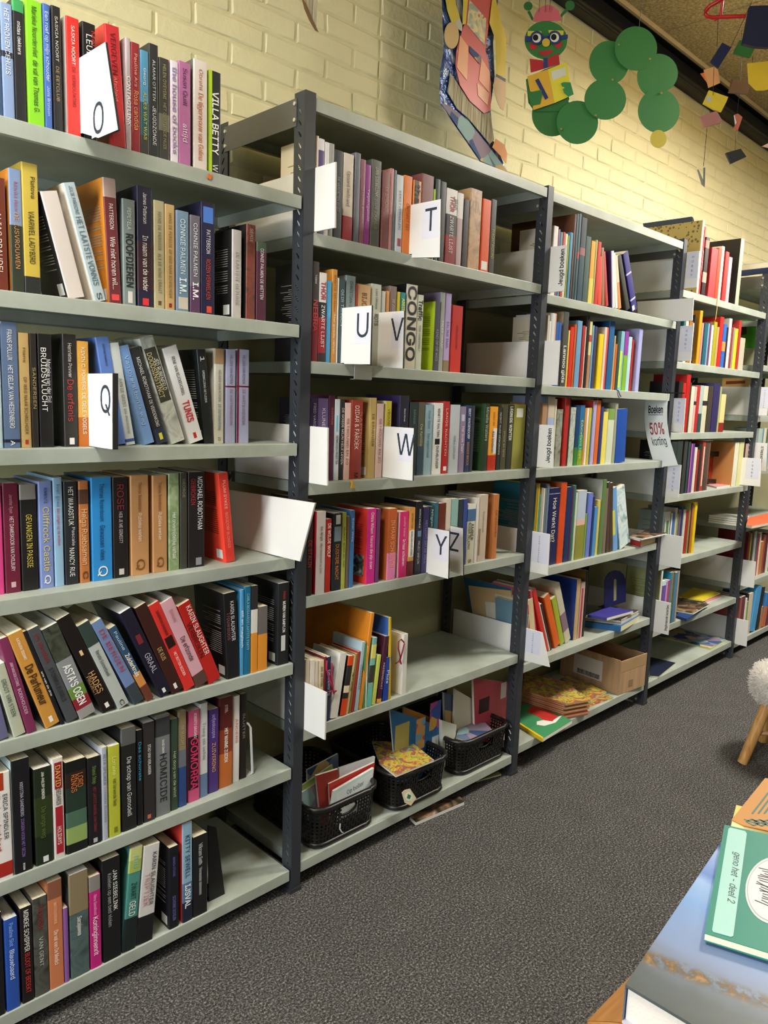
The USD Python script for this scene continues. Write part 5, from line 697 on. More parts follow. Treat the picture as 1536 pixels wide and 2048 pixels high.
{'n':'flat_book','l':'third grey magazine on the thick blue book','k':'book','g':'magazines on the thick blue book','o':[1.764,-.0115,.4466],'u':[1,0,0],'v':[0,1,0],'p':[['cover','c9c3b0',[(-1352,1286),(-716,0),(1302,249),(766,1525)],4.7,.8],['page_block','e4e0d8',[(-1352,1286),(-716,0),(1302,249),(766,1525)],.4,4.3],['lower_cover','c9c3b0',[(-1352,1286),(-716,0),(1302,249),(766,1525)],0,.4],['spine','c9c3b0',[(-1347,1289),(-711,3),(-720,-2),(-1356,1284)],0,5.5]]},
{'n':'flat_book','l':'topmost grey magazine on the thick blue book','k':'book','g':'magazines on the thick blue book','o':[1.7663,-.0133,.4526],'u':[1,0,0],'v':[0,1,0],'p':[['cover','3a3a3a',[(-1353,1286),(-717,0),(1303,248),(767,1524)],4.7,.8],['page_block','e4e0d8',[(-1353,1286),(-717,0),(1303,248),(767,1524)],.4,4.3],['lower_cover','3a3a3a',[(-1353,1286),(-717,0),(1303,248),(767,1524)],0,.4],['spine','3a3a3a',[(-1348,1289),(-712,3),(-721,-2),(-1357,1284)],0,5.5]]},
{'n':'flat_book','l':'yellow-edged booklet in the stack below the blue bookend','k':'book','o':[1.7115,-.0072,.4591],'u':[1,0,0],'v':[0,1,0],'p':[['cover','c8c03a',[(-1081,1045),(-806,151),(1024,0),(864,1166)],6.2,.8],['page_block','e8e4d0',[(-1081,1045),(-806,151),(1024,0),(864,1166)],.4,5.8],['lower_cover','c8c03a',[(-1081,1045),(-806,151),(1024,0),(864,1166)],0,.4]]},
{'n':'flat_book','l':'violet-spined book on top of the stack under blue bookend','k':'book','o':[1.6865,-.0122,.4666],'u':[1,0,0],'v':[0,1,0],'p':[['cover','3a3484',[(-1075,898),(-842,142),(1079,0),(838,1009)],11.2,.8],['page_block','d8d4c8',[(-1075,898),(-842,142),(1079,0),(838,1009)],.4,10.8],['lower_cover','3a3484',[(-1075,898),(-842,142),(1079,0),(838,1009)],0,.4],['spine','3a3484',[(-1069,900),(-836,144),(-847,141),(-1080,897)],0,12]]},
{'n':'flat_book','l':'thick red book lying at the right end of fourth shelf','k':'book','o':[1.9764,-.0042,.7493],'u':[1,0,0],'v':[0,1,0],'p':[['cover','a82a2e',[(-1268,582),(-1485,0),(828,207),(1925,1338)],25.2,.8],['page_block','cdb98a',[(-1268,582),(-1485,0),(828,207),(1925,1338)],.4,24.8],['lower_cover','a82a2e',[(-1268,582),(-1485,0),(828,207),(1925,1338)],0,.4],['spine','a82a2e',[(-1262,580),(-1479,-2),(-1490,2),(-1273,584)],0,26]]},
{'n':'flat_book','l':'thin mauve-white book lying on the thick red book','k':'book','o':[1.9591,-.01,.7763],'u':[1,0,0],'v':[0,1,0],'p':[['cover','c9a8b0',[(-1268,589),(-1522,6),(867,0),(1923,1126)],6.2,.8],['page_block','ece8e0',[(-1268,589),(-1522,6),(867,0),(1923,1126)],.4,5.8],['lower_cover','c9a8b0',[(-1268,589),(-1522,6),(867,0),(1923,1126)],0,.4]]},
{'n':'flat_book','l':'white picture book with dark photo on the lying pile','k':'book','o':[1.948,-.0212,.7843],'u':[1,0,0],'v':[0,1,0],'p':[['cover','d8d4cc',[(-1319,645),(-1426,0),(850,23),(1895,1141)],5.2,.8,'photo'],['page_block','ece8e0',[(-1319,645),(-1426,0),(850,23),(1895,1141)],.4,4.8],['lower_cover','d8d4cc',[(-1319,645),(-1426,0),(850,23),(1895,1141)],0,.4]]},
{'n':'flat_book','l':'navy folder lying on the bottom shelf of fourth bay','k':'book','o':[2.2371,-.0019,.0984],'u':[1,0,0],'v':[0,1,0],'p':[['cover','161c34',[(-1383,306),(-1145,0),(1349,342),(1179,1552)],7.2,.8],['page_block','c8c4a8',[(-1383,306),(-1145,0),(1349,342),(1179,1552)],.4,6.8],['lower_cover','161c34',[(-1383,306),(-1145,0),(1349,342),(1179,1552)],0,.4]]},
{'n':'flat_book','l':'green and brown picture magazine at back of fourth bay bottom shelf','k':'book','o':[2.8639,.0134,.0984],'u':[1,0,0],'v':[0,1,0],'p':[['cover','8a9440',[(-1348,2779),(-1220,0),(1075,112),(807,2182),(686,3076)],7.2,.8,'patch'],['page_block','b8c070',[(-1348,2779),(-1220,0),(1075,112),(807,2182),(686,3076)],.4,6.8],['lower_cover','8a9440',[(-1348,2779),(-1220,0),(1075,112),(807,2182),(686,3076)],0,.4]]},
{'n':'flat_book','l':'navy blue ring binder lying lowest in fourth bay pile','k':'book','o':[2.4681,-.0294,.3416],'u':[1,0,0],'v':[0,1,0],'p':[['cover','1e3a70',[(-1488,602),(-1622,0),(1404,404),(1707,1430)],11.2,.8],['page_block','24406e',[(-1488,602),(-1622,0),(1404,404),(1707,1430)],.4,10.8],['lower_cover','1e3a70',[(-1488,602),(-1622,0),(1404,404),(1707,1430)],0,.4],['spine','1e3a70',[(-1482,601),(-1616,-1),(-1627,1),(-1493,603)],0,12]]},
{'n':'flat_book','l':'mint green photo book on the navy binder','k':'book','o':[2.5226,-.018,.3546],'u':[1,0,0],'v':[0,1,0],'p':[['cover','8ab0a0',[(-1399,792),(-1193,0),(1207,229),(1385,1735)],6.2,.8,'photo'],['page_block','dcecdc',[(-1399,792),(-1193,0),(1207,229),(1385,1735)],.4,5.8],['lower_cover','8ab0a0',[(-1399,792),(-1193,0),(1207,229),(1385,1735)],0,.4]]},
{'n':'flat_book','l':'pink booklet under the yellow book in fourth bay','k':'book','o':[2.8442,.0493,.3416],'u':[1,0,0],'v':[0,1,0],'p':[['cover','c88890',[(-1208,0),(685,16),(938,582),(-415,846)],5.2,.8],['page_block','e0d0cc',[(-1208,0),(685,16),(938,582),(-415,846)],.4,4.8],['lower_cover','c88890',[(-1208,0),(685,16),(938,582),(-415,846)],0,.4]]},
{'n':'flat_book','l':'bright yellow book lying on the fifth row of fourth bay','k':'book','o':[2.831,.0664,.3496],'u':[1,0,0],'v':[0,1,0],'p':[['cover','d8c01c',[(-1429,1164),(-1165,0),(1313,103),(1280,1572)],6.2,.8],['page_block','e4dc90',[(-1429,1164),(-1165,0),(1313,103),(1280,1572)],.4,5.8],['lower_cover','d8c01c',[(-1429,1164),(-1165,0),(1313,103),(1280,1572)],0,.4]]},
{'n':'flat_book','l':'dark booklet on the carpet under the second bay','k':'book','o':[.6092,-.0174,.001],'u':[1,0,0],'v':[0,1,0],'p':[['cover','26264a',[(-1100,574),(-1193,207),(943,0),(1100,328),(250,724)],11.2,.8,'photo'],['page_block','d8d4cc',[(-1100,574),(-1193,207),(943,0),(1100,328),(250,724)],.4,10.8],['lower_cover','26264a',[(-1100,574),(-1193,207),(943,0),(1100,328),(250,724)],0,.4]]},
{'n':'flat_book','l':'olive booklet on the carpet under the second bay','k':'book','o':[.9194,.0245,.001],'u':[1,0,0],'v':[0,1,0],'p':[['cover','8a9050',[(-664,273),(441,0),(527,212),(-304,394)],5.2,.8],['page_block','c8c8a0',[(-664,273),(441,0),(527,212),(-304,394)],.4,4.8],['lower_cover','8a9050',[(-664,273),(441,0),(527,212),(-304,394)],0,.4]]},
{'n':'flat_book','l':'pale blue and navy book lying on top of the fifth bay','k':'book','o':[2.8748,-.0674,2.02],'u':[1,0,0],'v':[0,1,0],'p':[['cover','93a9b4',[(971,2262),(621,512),(-884,0),(-708,1581)],26,2],['page_block','d8ccb0',[(971,2262),(621,512),(-884,0),(-708,1581)],2,24],['lower_cover','3a4a8a',[(971,2262),(621,512),(-884,0),(-708,1581)],0,2]]},
{'n':'flat_book','l':'olive magazine lowest in the fifth bay pile','k':'book','o':[3.2078,-.0611,.727],'u':[1,0,0],'v':[0,1,0],'p':[['cover','8a8a5a',[(-2326,462),(-2487,107),(-134,0),(4209,1476),(739,1455)],7.2,.8],['page_block','d0c8b0',[(-2326,462),(-2487,107),(-134,0),(4209,1476),(739,1455)],.4,6.8],['lower_cover','8a8a5a',[(-2326,462),(-2487,107),(-134,0),(4209,1476),(739,1455)],0,.4]]},
{'n':'flat_book','l':'navy book in the fifth bay pile','k':'book','o':[3.1421,-.0825,.736],'u':[1,0,0],'v':[0,1,0],'p':[['cover','23264a',[(-2291,455),(-2450,106),(-132,0),(4146,1454),(727,1433)],8.2,.8],['page_block','d0c8b0',[(-2291,455),(-2450,106),(-132,0),(4146,1454),(727,1433)],.4,7.8],['lower_cover','23264a',[(-2291,455),(-2450,106),(-132,0),(4146,1454),(727,1433)],0,.4]]},
{'n':'flat_book','l':'red book in the fifth bay pile','k':'book','o':[3.069,-.1062,.746],'u':[1,0,0],'v':[0,1,0],'p':[['cover','c8382a',[(-2253,447),(-2409,104),(-130,0),(4076,1430),(715,1409)],11.2,.8],['page_block','d0c8b0',[(-2253,447),(-2409,104),(-130,0),(4076,1430),(715,1409)],.4,10.8],['lower_cover','c8382a',[(-2253,447),(-2409,104),(-130,0),(4076,1430),(715,1409)],0,.4]]},
{'n':'flat_book','l':'orange book on top of the fifth bay pile','k':'book','o':[2.9741,-.137,.759],'u':[1,0,0],'v':[0,1,0],'p':[['cover','d0603a',[(-2202,437),(-2355,102),(-127,0),(3985,1398),(699,1378)],13.2,.8],['page_block','d0c8b0',[(-2202,437),(-2355,102),(-127,0),(3985,1398),(699,1378)],.4,12.8],['lower_cover','d0603a',[(-2202,437),(-2355,102),(-127,0),(3985,1398),(699,1378)],0,.4]]},
{'n':'flat_book','l':'green annual lying on the sixth row of fifth bay','k':'book','o':[4.5716,.5131,.404],'u':[1,0,0],'v':[0,1,0],'p':[['cover','1f5a34',[(-902,945),(-1228,0),(1048,846),(1083,1650)],24,3],['page_block','b0a890',[(-902,945),(-1228,0),(1048,846),(1083,1650)],2,22]]},
{'n':'book','l':'tall dark navy album pushed deep behind the dotted tan album','k':'book','o':[2.1961,.1349,1.8595],'u':[0,-1,0],'v':[0,0,1],'p':[['front_cover','2f3a4e',[(-1623,3058),(650,3045),(715,2864),(937,36),(-678,0)],0,2.5],['page_block','c8c0b0',[(-1601,3016),(621,3012),(666,2870),(896,39),(-680,20)],-9,9],['back_cover','2f3a4e',[(-1623,3058),(650,3045),(715,2864),(937,36),(-678,0)],-11.5,2.5]]},
{'n':'book','l':'tan book back with brown heading seen past the fourth upright','k':'book','o':[3.05,.1411,1.4493],'u':[0,-1,0],'v':[0,0,1],'p':[['back_cover','b08c50',[(-723,600),(687,606),(722,51),(-686,0)],1,1],['heading','6a3018',[(-504,402),(490,453),(493,292),(-501,238)],2.1,.2],['page_block','d0c4a8',[(-723,600),(687,606),(722,51),(-686,0)],-12,13]]},
{'n':'book','l':'bright green book back seen beside the fourth upright','k':'book','o':[3.05,.1066,1.6604],'u':[0,-1,0],'v':[0,0,1],'p':[['back_cover','3f8a1c',[(-518,1536),(379,1451),(484,0),(-345,18)],1,1],['photo','3a2a22',[(-414,1144),(-76,1173),(-25,742),(-369,689)],2.1,.2],['page_block','d0c4a8',[(-518,1536),(379,1451),(484,0),(-345,18)],-8,9]]},
{'n':'flat_book','l':'lowest white picture book of the far pile in fifth bay','k':'book','o':[3.053,.0349,.727],'u':[1,0,0],'v':[0,1,0],'p':[['cover','c8c4b0',[(-842,1455),(-671,57),(932,0),(580,1395)],9.2,.8],['page_block','d8d4c4',[(-842,1455),(-671,57),(932,0),(580,1395)],.4,8.8],['lower_cover','c8c4b0',[(-842,1455),(-671,57),(932,0),(580,1395)],0,.4]]},
{'n':'flat_book','l':'dark picture book of the far pile in fifth bay','k':'book','o':[3.053,.0349,.738],'u':[1,0,0],'v':[0,1,0],'p':[['cover','2a2824',[(-842,1455),(-671,57),(932,0),(580,1395)],9.2,.8],['page_block','d8d4c4',[(-842,1455),(-671,57),(932,0),(580,1395)],.4,8.8],['lower_cover','2a2824',[(-842,1455),(-671,57),(932,0),(580,1395)],0,.4]]},
{'n':'flat_book','l':'violet-grey picture book of the far pile in fifth bay','k':'book','o':[3.053,.0349,.749],'u':[1,0,0],'v':[0,1,0],'p':[['cover','6a6a8a',[(-842,1455),(-671,57),(932,0),(580,1395)],9.2,.8],['page_block','d8d4c4',[(-842,1455),(-671,57),(932,0),(580,1395)],.4,8.8],['lower_cover','6a6a8a',[(-842,1455),(-671,57),(932,0),(580,1395)],0,.4]]},
{'n':'flat_book','l':'topmost grey-white picture book of the far pile in fifth bay','k':'book','o':[3.053,.0349,.76],'u':[1,0,0],'v':[0,1,0],'p':[['cover','b0aea0',[(-842,1455),(-671,57),(932,0),(580,1395)],9.2,.8],['page_block','d8d4c4',[(-842,1455),(-671,57),(932,0),(580,1395)],.4,8.8],['lower_cover','b0aea0',[(-842,1455),(-671,57),(932,0),(580,1395)],0,.4]]},
{'n':'hardback_book','l':'large hardback with lake landscape cover lying on wooden table','k':'book','o':[-.4397,-1.3346,.8],'u':[1,0,0],'v':[0,1,0],'p':[['cover','8fa6cc',[(-1259,1296),(1822,1645),(1881,1024),(-1197,0),(-1248,502)],-3,3,'lake'],['page_block','d8cfc6',[(-1217,1285),(1744,1621),(1812,1001),(-1170,9),(-1219,503)],-37.5,34.5],['lower_cover','b8b4c0',[(-1259,1296),(1822,1645),(1881,1024),(-1197,0),(-1248,502)],-40.5,3],['spine','6f8cb8',[(-1259,1296),(-1248,1292),(1803,1632),(1822,1645)],-37.5,34.5]]},
{'n':'exercise_book','l':'teal exercise book with handwritten label lying on the hardback','k':'book','o':[-.3311,-1.3027,.804],'u':[1,0,0],'v':[0,1,0],'p':[['cover','227c6a',[(-1239,714),(972,1392),(1252,712),(-986,0)],6,.8],['page_block','e6ddc4',[(-1256,705),(958,1384),(1237,707),(-1004,-6)],.8,5.2],['back_cover','227c6a',[(-1265,701),(952,1382),(1237,707),(-1023,-12)],0,.8],['title_label','9cc8c0',[(953,1312),(1012,1153),(968,1117),(-1072,498),(-1100,508),(-1162,662),(-1134,683),(904,1317)],7,.3],['round_label','cfcaca',[(287,240),(182,212),(77,192),(-28,178),(-129,171),(-225,172),(-313,179),(-392,193),(-461,213),(-518,239),(-562,270),(-592,306),(-608,345),(-609,388),(-596,433),(-568,479),(-525,525),(-468,571),(-398,616),(-316,658),(-224,695),(-124,729),(-17,756),(93,777),(203,790),(312,795),(415,792),(509,780),(592,760),(661,731),(713,696),(747,655),(762,609),(758,559),(735,508),(694,456),(636,406),(564,358),(480,313),(387,274)],7,.3],['label_ring','9aa0a0',[(273,253),(174,226),(75,207),(-24,193),(-120,187),(-211,187),(-294,194),(-369,208),(-434,227),(-488,251),(-530,281),(-559,315),(-574,352),(-575,392),(-563,435),(-536,478),(-495,523),(-441,566),(-375,608),(-297,647),(-210,683),(-116,714),(-15,740),(89,759),(193,771),(295,776),(392,772),(480,761),(558,742),(622,716),(671,682),(704,644),(718,600),(714,554),(693,506),(655,457),(601,409),(533,364),(455,322),(367,285)],7.35,.1],['label_centre','d4cfd0',[(266,258),(171,233),(74,214),(-23,201),(-116,195),(-204,195),(-286,202),(-359,214),(-422,233),(-475,257),(-515,286),(-543,319),(-558,355),(-559,394),(-547,436),(-521,478),(-481,521),(-428,564),(-364,604),(-288,642),(-204,677),(-112,707),(-14,732),(87,751),(188,763),(287,767),(381,764),(467,753),(542,734),(605,708),(652,676),(684,638),(698,596),(694,551),(673,504),(636,457),(584,411),(519,367),(443,326),(358,290)],7.5,.1]]},
{'n':'book','l':'ochre book with teal knotwork border lying beyond the exercise book','k':'book','o':[-.1074,-1.2194,.775],'u':[1,0,0],'v':[0,1,0],'p':[['cover','b87f36',[(-695,670),(884,792),(1041,492),(-507,0),(-723,501)],14,2],['page_block','e8dca0',[(-691,666),(878,788),(1032,490),(-507,0),(-723,501)],1,13]]},
{'n':'paper_sheet','l':'yellow sheet of paper sticking out under the ochre book','k':'paper','o':[-.1357,-1.1653,.772],'u':[1,0,0],'v':[0,1,0],'p':[['sheet','d0bf62',[(-392,146),(378,351),(426,200),(89,17),(-501,0)],0,1]]},
{'n':'picture_book','l':'pale teal picture book reading Op boller in the left basket','k':'book','g':'picture books in the black baskets','o':[.2486,.04,.0944],'u':[1,0,0],'v':[0,0,1],'p':[['front_cover','cfe0dc',[(-877,710),(-791,1237),(786,1423),(705,705),(547,0),(-369,121)],3.6,.5],['page_block','e0dccc',[(-877,710),(-791,1237),(786,1423),(705,705),(547,0),(-369,121)],-3.4,7],['back_cover','cfe0dc',[(-877,710),(-791,1237),(786,1423),(705,705),(547,0),(-369,121)],-4,.5]]},
{'n':'picture_book','l':'red picture book in the left basket behind the pale teal one','k':'book','g':'picture books in the black baskets','o':[.2701,.055,.09],'u':[1,0,0],'v':[0,0,1],'p':[['front_cover','b5302c',[(-1070,1465),(749,1526),(680,678),(588,0),(-948,239)],3.6,.5],['page_block','e0dccc',[(-1070,1465),(749,1526),(680,678),(588,0),(-948,239)],-3.4,7],['back_cover','b5302c',[(-1070,1465),(749,1526),(680,678),(588,0),(-948,239)],-4,.5]]},
{'n':'picture_book','l':'white and blue picture book at back of the left basket','k':'book','g':'picture books in the black baskets','o':[.3038,.075,.0739],'u':[1,0,0],'v':[0,0,1],'p':[['front_cover','dfe4ea',[(-845,1833),(617,1734),(535,809),(447,0),(-755,279)],3.6,.5],['page_block','e0dccc',[(-845,1833),(617,1734),(535,809),(447,0),(-755,279)],-3.4,7],['back_cover','dfe4ea',[(-845,1833),(617,1734),(535,809),(447,0),(-755,279)],-4,.5]]},
{'n':'picture_book','l':'dark red picture book leaning left in the left basket','k':'book','g':'picture books in the black baskets','o':[.1733,.06,.1],'u':[1,0,0],'v':[0,0,1],'p':[['front_cover','8e2c24',[(-541,1744),(291,1669),(393,774),(173,0),(-316,191)],3.6,.5],['page_block','e0dccc',[(-541,1744),(291,1669),(393,774),(173,0),(-316,191)],-3.4,7],['back_cover','8e2c24',[(-541,1744),(291,1669),(393,774),(173,0),(-316,191)],-4,.5]]},
{'n':'picture_book','l':'lime green picture book in the left corner of left basket','k':'book','g':'picture books in the black baskets','o':[.1645,.09,.0894],'u':[1,0,0],'v':[0,0,1],'p':[['front_cover','9aba58',[(-748,1502),(429,1773),(530,852),(487,0),(-697,737)],2.6,.5],['page_block','e0dccc',[(-748,1502),(429,1773),(530,852),(487,0),(-697,737)],-2.4,5],['back_cover','9aba58',[(-748,1502),(429,1773),(530,852),(487,0),(-697,737)],-3,.5]]},
{'n':'picture_book','l':'orange and green picture book in the left basket front','k':'book','g':'picture books in the black baskets','o':[.1194,.07,.117],'u':[1,0,0],'v':[0,0,1],'p':[['front_cover','c8923c',[(-435,1165),(68,1262),(263,356),(307,0),(-203,254)],2.6,.5,'patch'],['page_block','e0dccc',[(-435,1165),(68,1262),(263,356),(307,0),(-203,254)],-2.4,5],['back_cover','c8923c',[(-435,1165),(68,1262),(263,356),(307,0),(-203,254)],-3,.5]]},
{'n':'picture_book','l':'grey-green picture book behind the lime one','k':'book','g':'picture books in the black baskets','o':[.2016,.11,.098],'u':[1,0,0],'v':[0,0,1],'p':[['front_cover','b0b838',[(-735,1704),(440,1832),(500,1147),(430,0),(-634,401)],2.6,.5,'patch'],['page_block','e0dccc',[(-735,1704),(440,1832),(500,1147),(430,0),(-634,401)],-2.4,5],['back_cover','b0b838',[(-735,1704),(440,1832),(500,1147),(430,0),(-634,401)],-3,.5]]},
{'n':'picture_book','l':'blue activity book with yellow text panel standing in middle basket','k':'book','g':'picture books in the black baskets','o':[.6115,.1,.0443],'u':[1,0,0],'v':[0,0,1],'p':[['front_cover','2d6ea8',[(-1617,3246),(996,1885),(1111,927),(703,0),(-1194,657)],2.6,.5],['page_block','e0dccc',[(-1617,3246),(996,1885),(1111,927),(703,0),(-1194,657)],-2.4,5],['back_cover','2d6ea8',[(-1617,3246),(996,1885),(1111,927),(703,0),(-1194,657)],-3,.5]]},
{'n':'picture_book','l':'orange picture book behind the blue activity book','k':'book','g':'picture books in the black baskets','o':[.6603,.12,.0636],'u':[1,0,0],'v':[0,0,1],'p':[['front_cover','c88a3a',[(-1268,2836),(440,1906),(889,1580),(1001,0),(-1062,683)],3.6,.5],['page_block','e0dccc',[(-1268,2836),(440,1906),(889,1580),(1001,0),(-1062,683)],-3.4,7],['back_cover','c88a3a',[(-1268,2836),(440,1906),(889,1580),(1001,0),(-1062,683)],-4,.5]]},
{'n':'picture_book','l':'green and white picture book at right in middle basket','k':'book','g':'picture books in the black baskets','o':[.7328,.09,.041],'u':[1,0,0],'v':[0,0,1],'p':[['front_cover','d8dcc8',[(-449,2279),(338,1891),(273,812),(90,0),(-252,117)],6.6,.5],['page_block','e0dccc',[(-449,2279),(338,1891),(273,812),(90,0),(-252,117)],-6.4,13],['back_cover','d8dcc8',[(-449,2279),(338,1891),(273,812),(90,0),(-252,117)],-7,.5]]},
{'n':'picture_book','l':'pink-red book with barcode standing in right basket','k':'book','g':'picture books in the black baskets','o':[.999,.1,.0688],'u':[1,0,0],'v':[0,0,1],'p':[['front_cover','c24a58',[(-1371,3030),(760,2342),(894,620),(782,0),(-1065,563)],4.6,.5],['page_block','e0dccc',[(-1371,3030),(760,2342),(894,620),(782,0),(-1065,563)],-4.4,9],['back_cover','c24a58',[(-1371,3030),(760,2342),(894,620),(782,0),(-1065,563)],-5,.5]]},
{'n':'picture_book','l':'tan picture book leaning in the right basket','k':'book','g':'picture books in the black baskets','o':[.9124,.13,.0159],'u':[1,0,0],'v':[0,0,1],'p':[['front_cover','b09a54',[(-1696,3232),(57,2510),(1492,1015),(1586,0),(-1439,955)],4.6,.5,'patch'],['page_block','e0dccc',[(-1696,3232),(57,2510),(1492,1015),(1586,0),(-1439,955)],-4.4,9],['back_cover','b09a54',[(-1696,3232),(57,2510),(1492,1015),(1586,0),(-1439,955)],-5,.5]]},
{'n':'picture_book','l':'cream picture book leaning forward in the right basket','k':'book','g':'picture books in the black baskets','o':[.9386,.115,.0376],'u':[1,0,0],'v':[0,0,1],'p':[['front_cover','d8d2bc',[(-1560,3092),(500,1804),(1276,836),(1276,0),(-1492,864)],3.6,.5],['page_block','e0dccc',[(-1560,3092),(500,1804),(1276,836),(1276,0),(-1492,864)],-3.4,7],['back_cover','d8d2bc',[(-1560,3092),(500,1804),(1276,836),(1276,0),(-1492,864)],-4,.5]]},
{'n':'picture_book','l':'purple and orange cartoon album lying open in the middle basket','k':'book','g':'picture books in the black baskets','o':[.4684,-.0224,.215],'u':[1,0,0],'v':[0,1,0],'p':[['cover','7a5a8a',[(-782,987),(-972,87),(648,0),(1010,1283),(96,2234)],2,1,'comic2'],['page_block','d8d0c0',[(-782,987),(-972,87),(648,0),(1010,1283),(96,2234)],-4,6]]},
{'n':'picture_book','l':'blue-grey picture book lying in the front of right basket','k':'book','g':'picture books in the black baskets','o':[.8378,.014,.19],'u':[1,0,0],'v':[0,1,0],'p':[['cover','6a8aa8',[(-834,591),(-670,84),(537,0),(899,684),(68,1181)],2,1,'patch'],['page_block','d8d0c0',[(-834,591),(-670,84),(537,0),(899,684),(68,1181)],-4,6]]},
{'n':'bookend','l':'dark blue arched metal bookend standing on the pile of books','k':'bookend','o':[1.8072,.084,.4788],'u':[1,0,0],'v':[0,0,1],'p':[['arched_plate','080b4c',[(-836,0),(-996,1177),(-911,1405),(-656,1552),(-192,1586),(255,1487),(598,1292),(817,1038),(906,800),(1014,0)],0,2.5],['slot','8a8a6a',[(-99,210),(-226,1138),(-178,1194),(-61,1178),(-2,1105),(119,224)],2.6,.5],['foot_plate','080b4c',[(-840,0),(1014,0),(1014,15),(-840,15)],-30,32]]},
{'n':'bookend','l':'black metal bookend leaning at the end of the bottom row','k':'bookend','o':[-.2253,.034,.0714],'u':[1,0,0],'v':[0,0,1],'p':[['plate','141416',[(-192,2064),(47,1908),(300,0),(-156,0)],0,3],['foot_plate','141416',[(-156,0),(300,0),(300,15),(-156,15)],-60,60]]},
{'n':'bookend','l':'white wire bookend at the end of the sixth row','k':'bookend','o':[-.1192,.043,.3632],'u':[1,0,0],'v':[0,0,1],'p':[['wire_loop','dcdcdc',[(-126,1485),(-20,1423),(65,1278),(140,0),(92,0),(18,1277),(-43,1378),(-126,1438)],0,4],['foot_plate','d0d0d0',[(-124,0),(140,0),(140,15),(-124,15)],-60,64]]},
{'n':'bookend','l':'black metal bookend framing a red back cover in fourth bay','k':'bookend','o':[2.8938,.1,.9481],'u':[1,0,0],'v':[0,0,1],'p':[['frame_side','121214',[(-652,1738),(52,1722),(673,0),(-73,39)],0,3],['frame_top','121214',[(-2015,1790),(52,1722),(64,1460),(-1955,1536)],0,3],['frame_foot','121214',[(-1994,395),(593,227),(673,0),(-1944,179)],0,3],['white_sticker','d8d8d0',[(414,236),(412,197),(385,162),(337,133),(269,112),(187,101),(96,101),(4,111),(-85,130),(-163,158),(-227,192),(-271,230),(-292,270),(-290,308),(-264,343),(-216,372),(-149,392),(-69,403),(21,404),(114,395),(203,376),(283,348),(347,314),(392,276)],2.5,.5]]},
{'n':'flat_book','l':'red book back seen through the black bookend','k':'book','o':[2.8434,.125,.9624],'u':[1,0,0],'v':[0,0,1],'p':[['back_cover','a83028',[(-938,1338),(713,1293),(922,0),(-697,80)],2,1],['page_block','cfc4b0',[(-938,1338),(713,1293),(922,0),(-697,80)],-10,11]]},
{'n':'flat_book','l':'pink-spined picture book lying below the black bookend','k':'book','o':[2.799,.0215,.9504],'u':[1,0,0],'v':[0,1,0],'p':[['cover','c88a8a',[(-933,817),(-1650,0),(937,59),(1645,981)],6.2,.8],['page_block','dcd4cc',[(-933,817),(-1650,0),(937,59),(1645,981)],.4,5.8],['lower_cover','c88a8a',[(-933,817),(-1650,0),(937,59),(1645,981)],0,.4]]},
{'n':'price_tag','l':'cream hang tag with green logo on the middle basket','k':'tag','o':[.4197,-.022,.1005],'u':[1,0,0],'v':[0,0,1],'p':[['tag_paper','e6d6b0',[(-166,629),(77,584),(379,166),(143,0),(-142,207),(-290,585)],0,.8],['logo_disc','e8ece0',[(208,275),(202,233),(178,202),(140,184),(90,182),(35,195),(-22,223),(-73,262),(-114,309),(-142,358),(-153,406),(-147,448),(-124,479),(-86,497),(-37,499),(18,487),(74,460),(126,421),(168,374),(197,324)],.9,.3],['logo_leaf','2f7a4a',[(-20,441),(123,348),(72,247),(-54,334)],1.3,.3]]},
{'n':'picture_book','l':'blue picture book leaning behind the end plate in second bay','k':'book','o':[1.062,.1959,.5203],'u':[0,-1,0],'v':[0,0,1],'p':[['back_cover','2f5f80',[(-1280,1435),(975,1428),(1058,282),(-754,0)],1,1],['page_block','d8d4c8',[(-1280,1435),(975,1428),(1058,282),(-754,0)],-6,7]]},
{'n':'picture_book','l':'tan book back with text panel seen beside second upright','k':'book','o':[1.052,.1833,.5214],'u':[0,-1,0],'v':[0,0,1],'p':[['back_cover','c8a87a',[(-1056,1171),(901,1375),(911,112),(-756,0)],1,1],['text_panel','d8d0c0',[(-220,723),(857,854),(851,146),(-110,115)],2.1,.3],['page_block','d8d4c8',[(-1056,1171),(901,1375),(911,112),(-756,0)],-5,6]]},
]
# ---------------------------------------------------------------- the room
x0, x1, y0, y1, H = ROOM
CARPET = usdkit.material(stage, '/World/Looks/carpet', {'c': ('texture_coordinate', {}), 'n': ('noise_texture', {'scale': 190.0, 'detail': 3.0, 'roughness': .8}), 'n2': ('noise_texture', {'scale': 9.0, 'detail': 3.0}),
    'r': ('rgb_ramp', {'ramp': [(.34, lin('201f1f')), (.46, lin('454341')), (.56, lin('676461')), (.68, lin('b2aea8'))]}), 'r2': ('rgb_ramp', {'ramp': [(.3, (.86,.86,.86)), (.7, (1,1,1))]}),
    'm': ('mix_color', {'blend_type': 'multiply', 'fac': 1.0}), 'b': ('bump', {'strength': 1.0, 'distance': .004}), 'p': ('principled_bsdf', {'roughness': .95, 'specular_ior_level': .1})},
    [('c.object','n.vector'),('c.object','n2.vector'),('n.fac','r.fac'),('n2.fac','r2.fac'),('r.color','m.a'),('r2.color','m.b'),('m.result','p.base_color'),('n.fac','b.height'),('b.normal','p.normal')], surface='p.BSDF')
def struct(name, mesh=None, m=None, parent='/World', **k):
    p = num(parent, name)
    if mesh is None: UsdGeom.Xform.Define(stage, p)
    else: usdkit.mesh(stage, p, mesh, m)
    tag(stage.GetPrimAtPath(p), kind='structure', **k); return p
struct('floor', bx(x0,y0,-.05,x1,y1,0), CARPET, label='dark grey-brown speckled carpet floor')
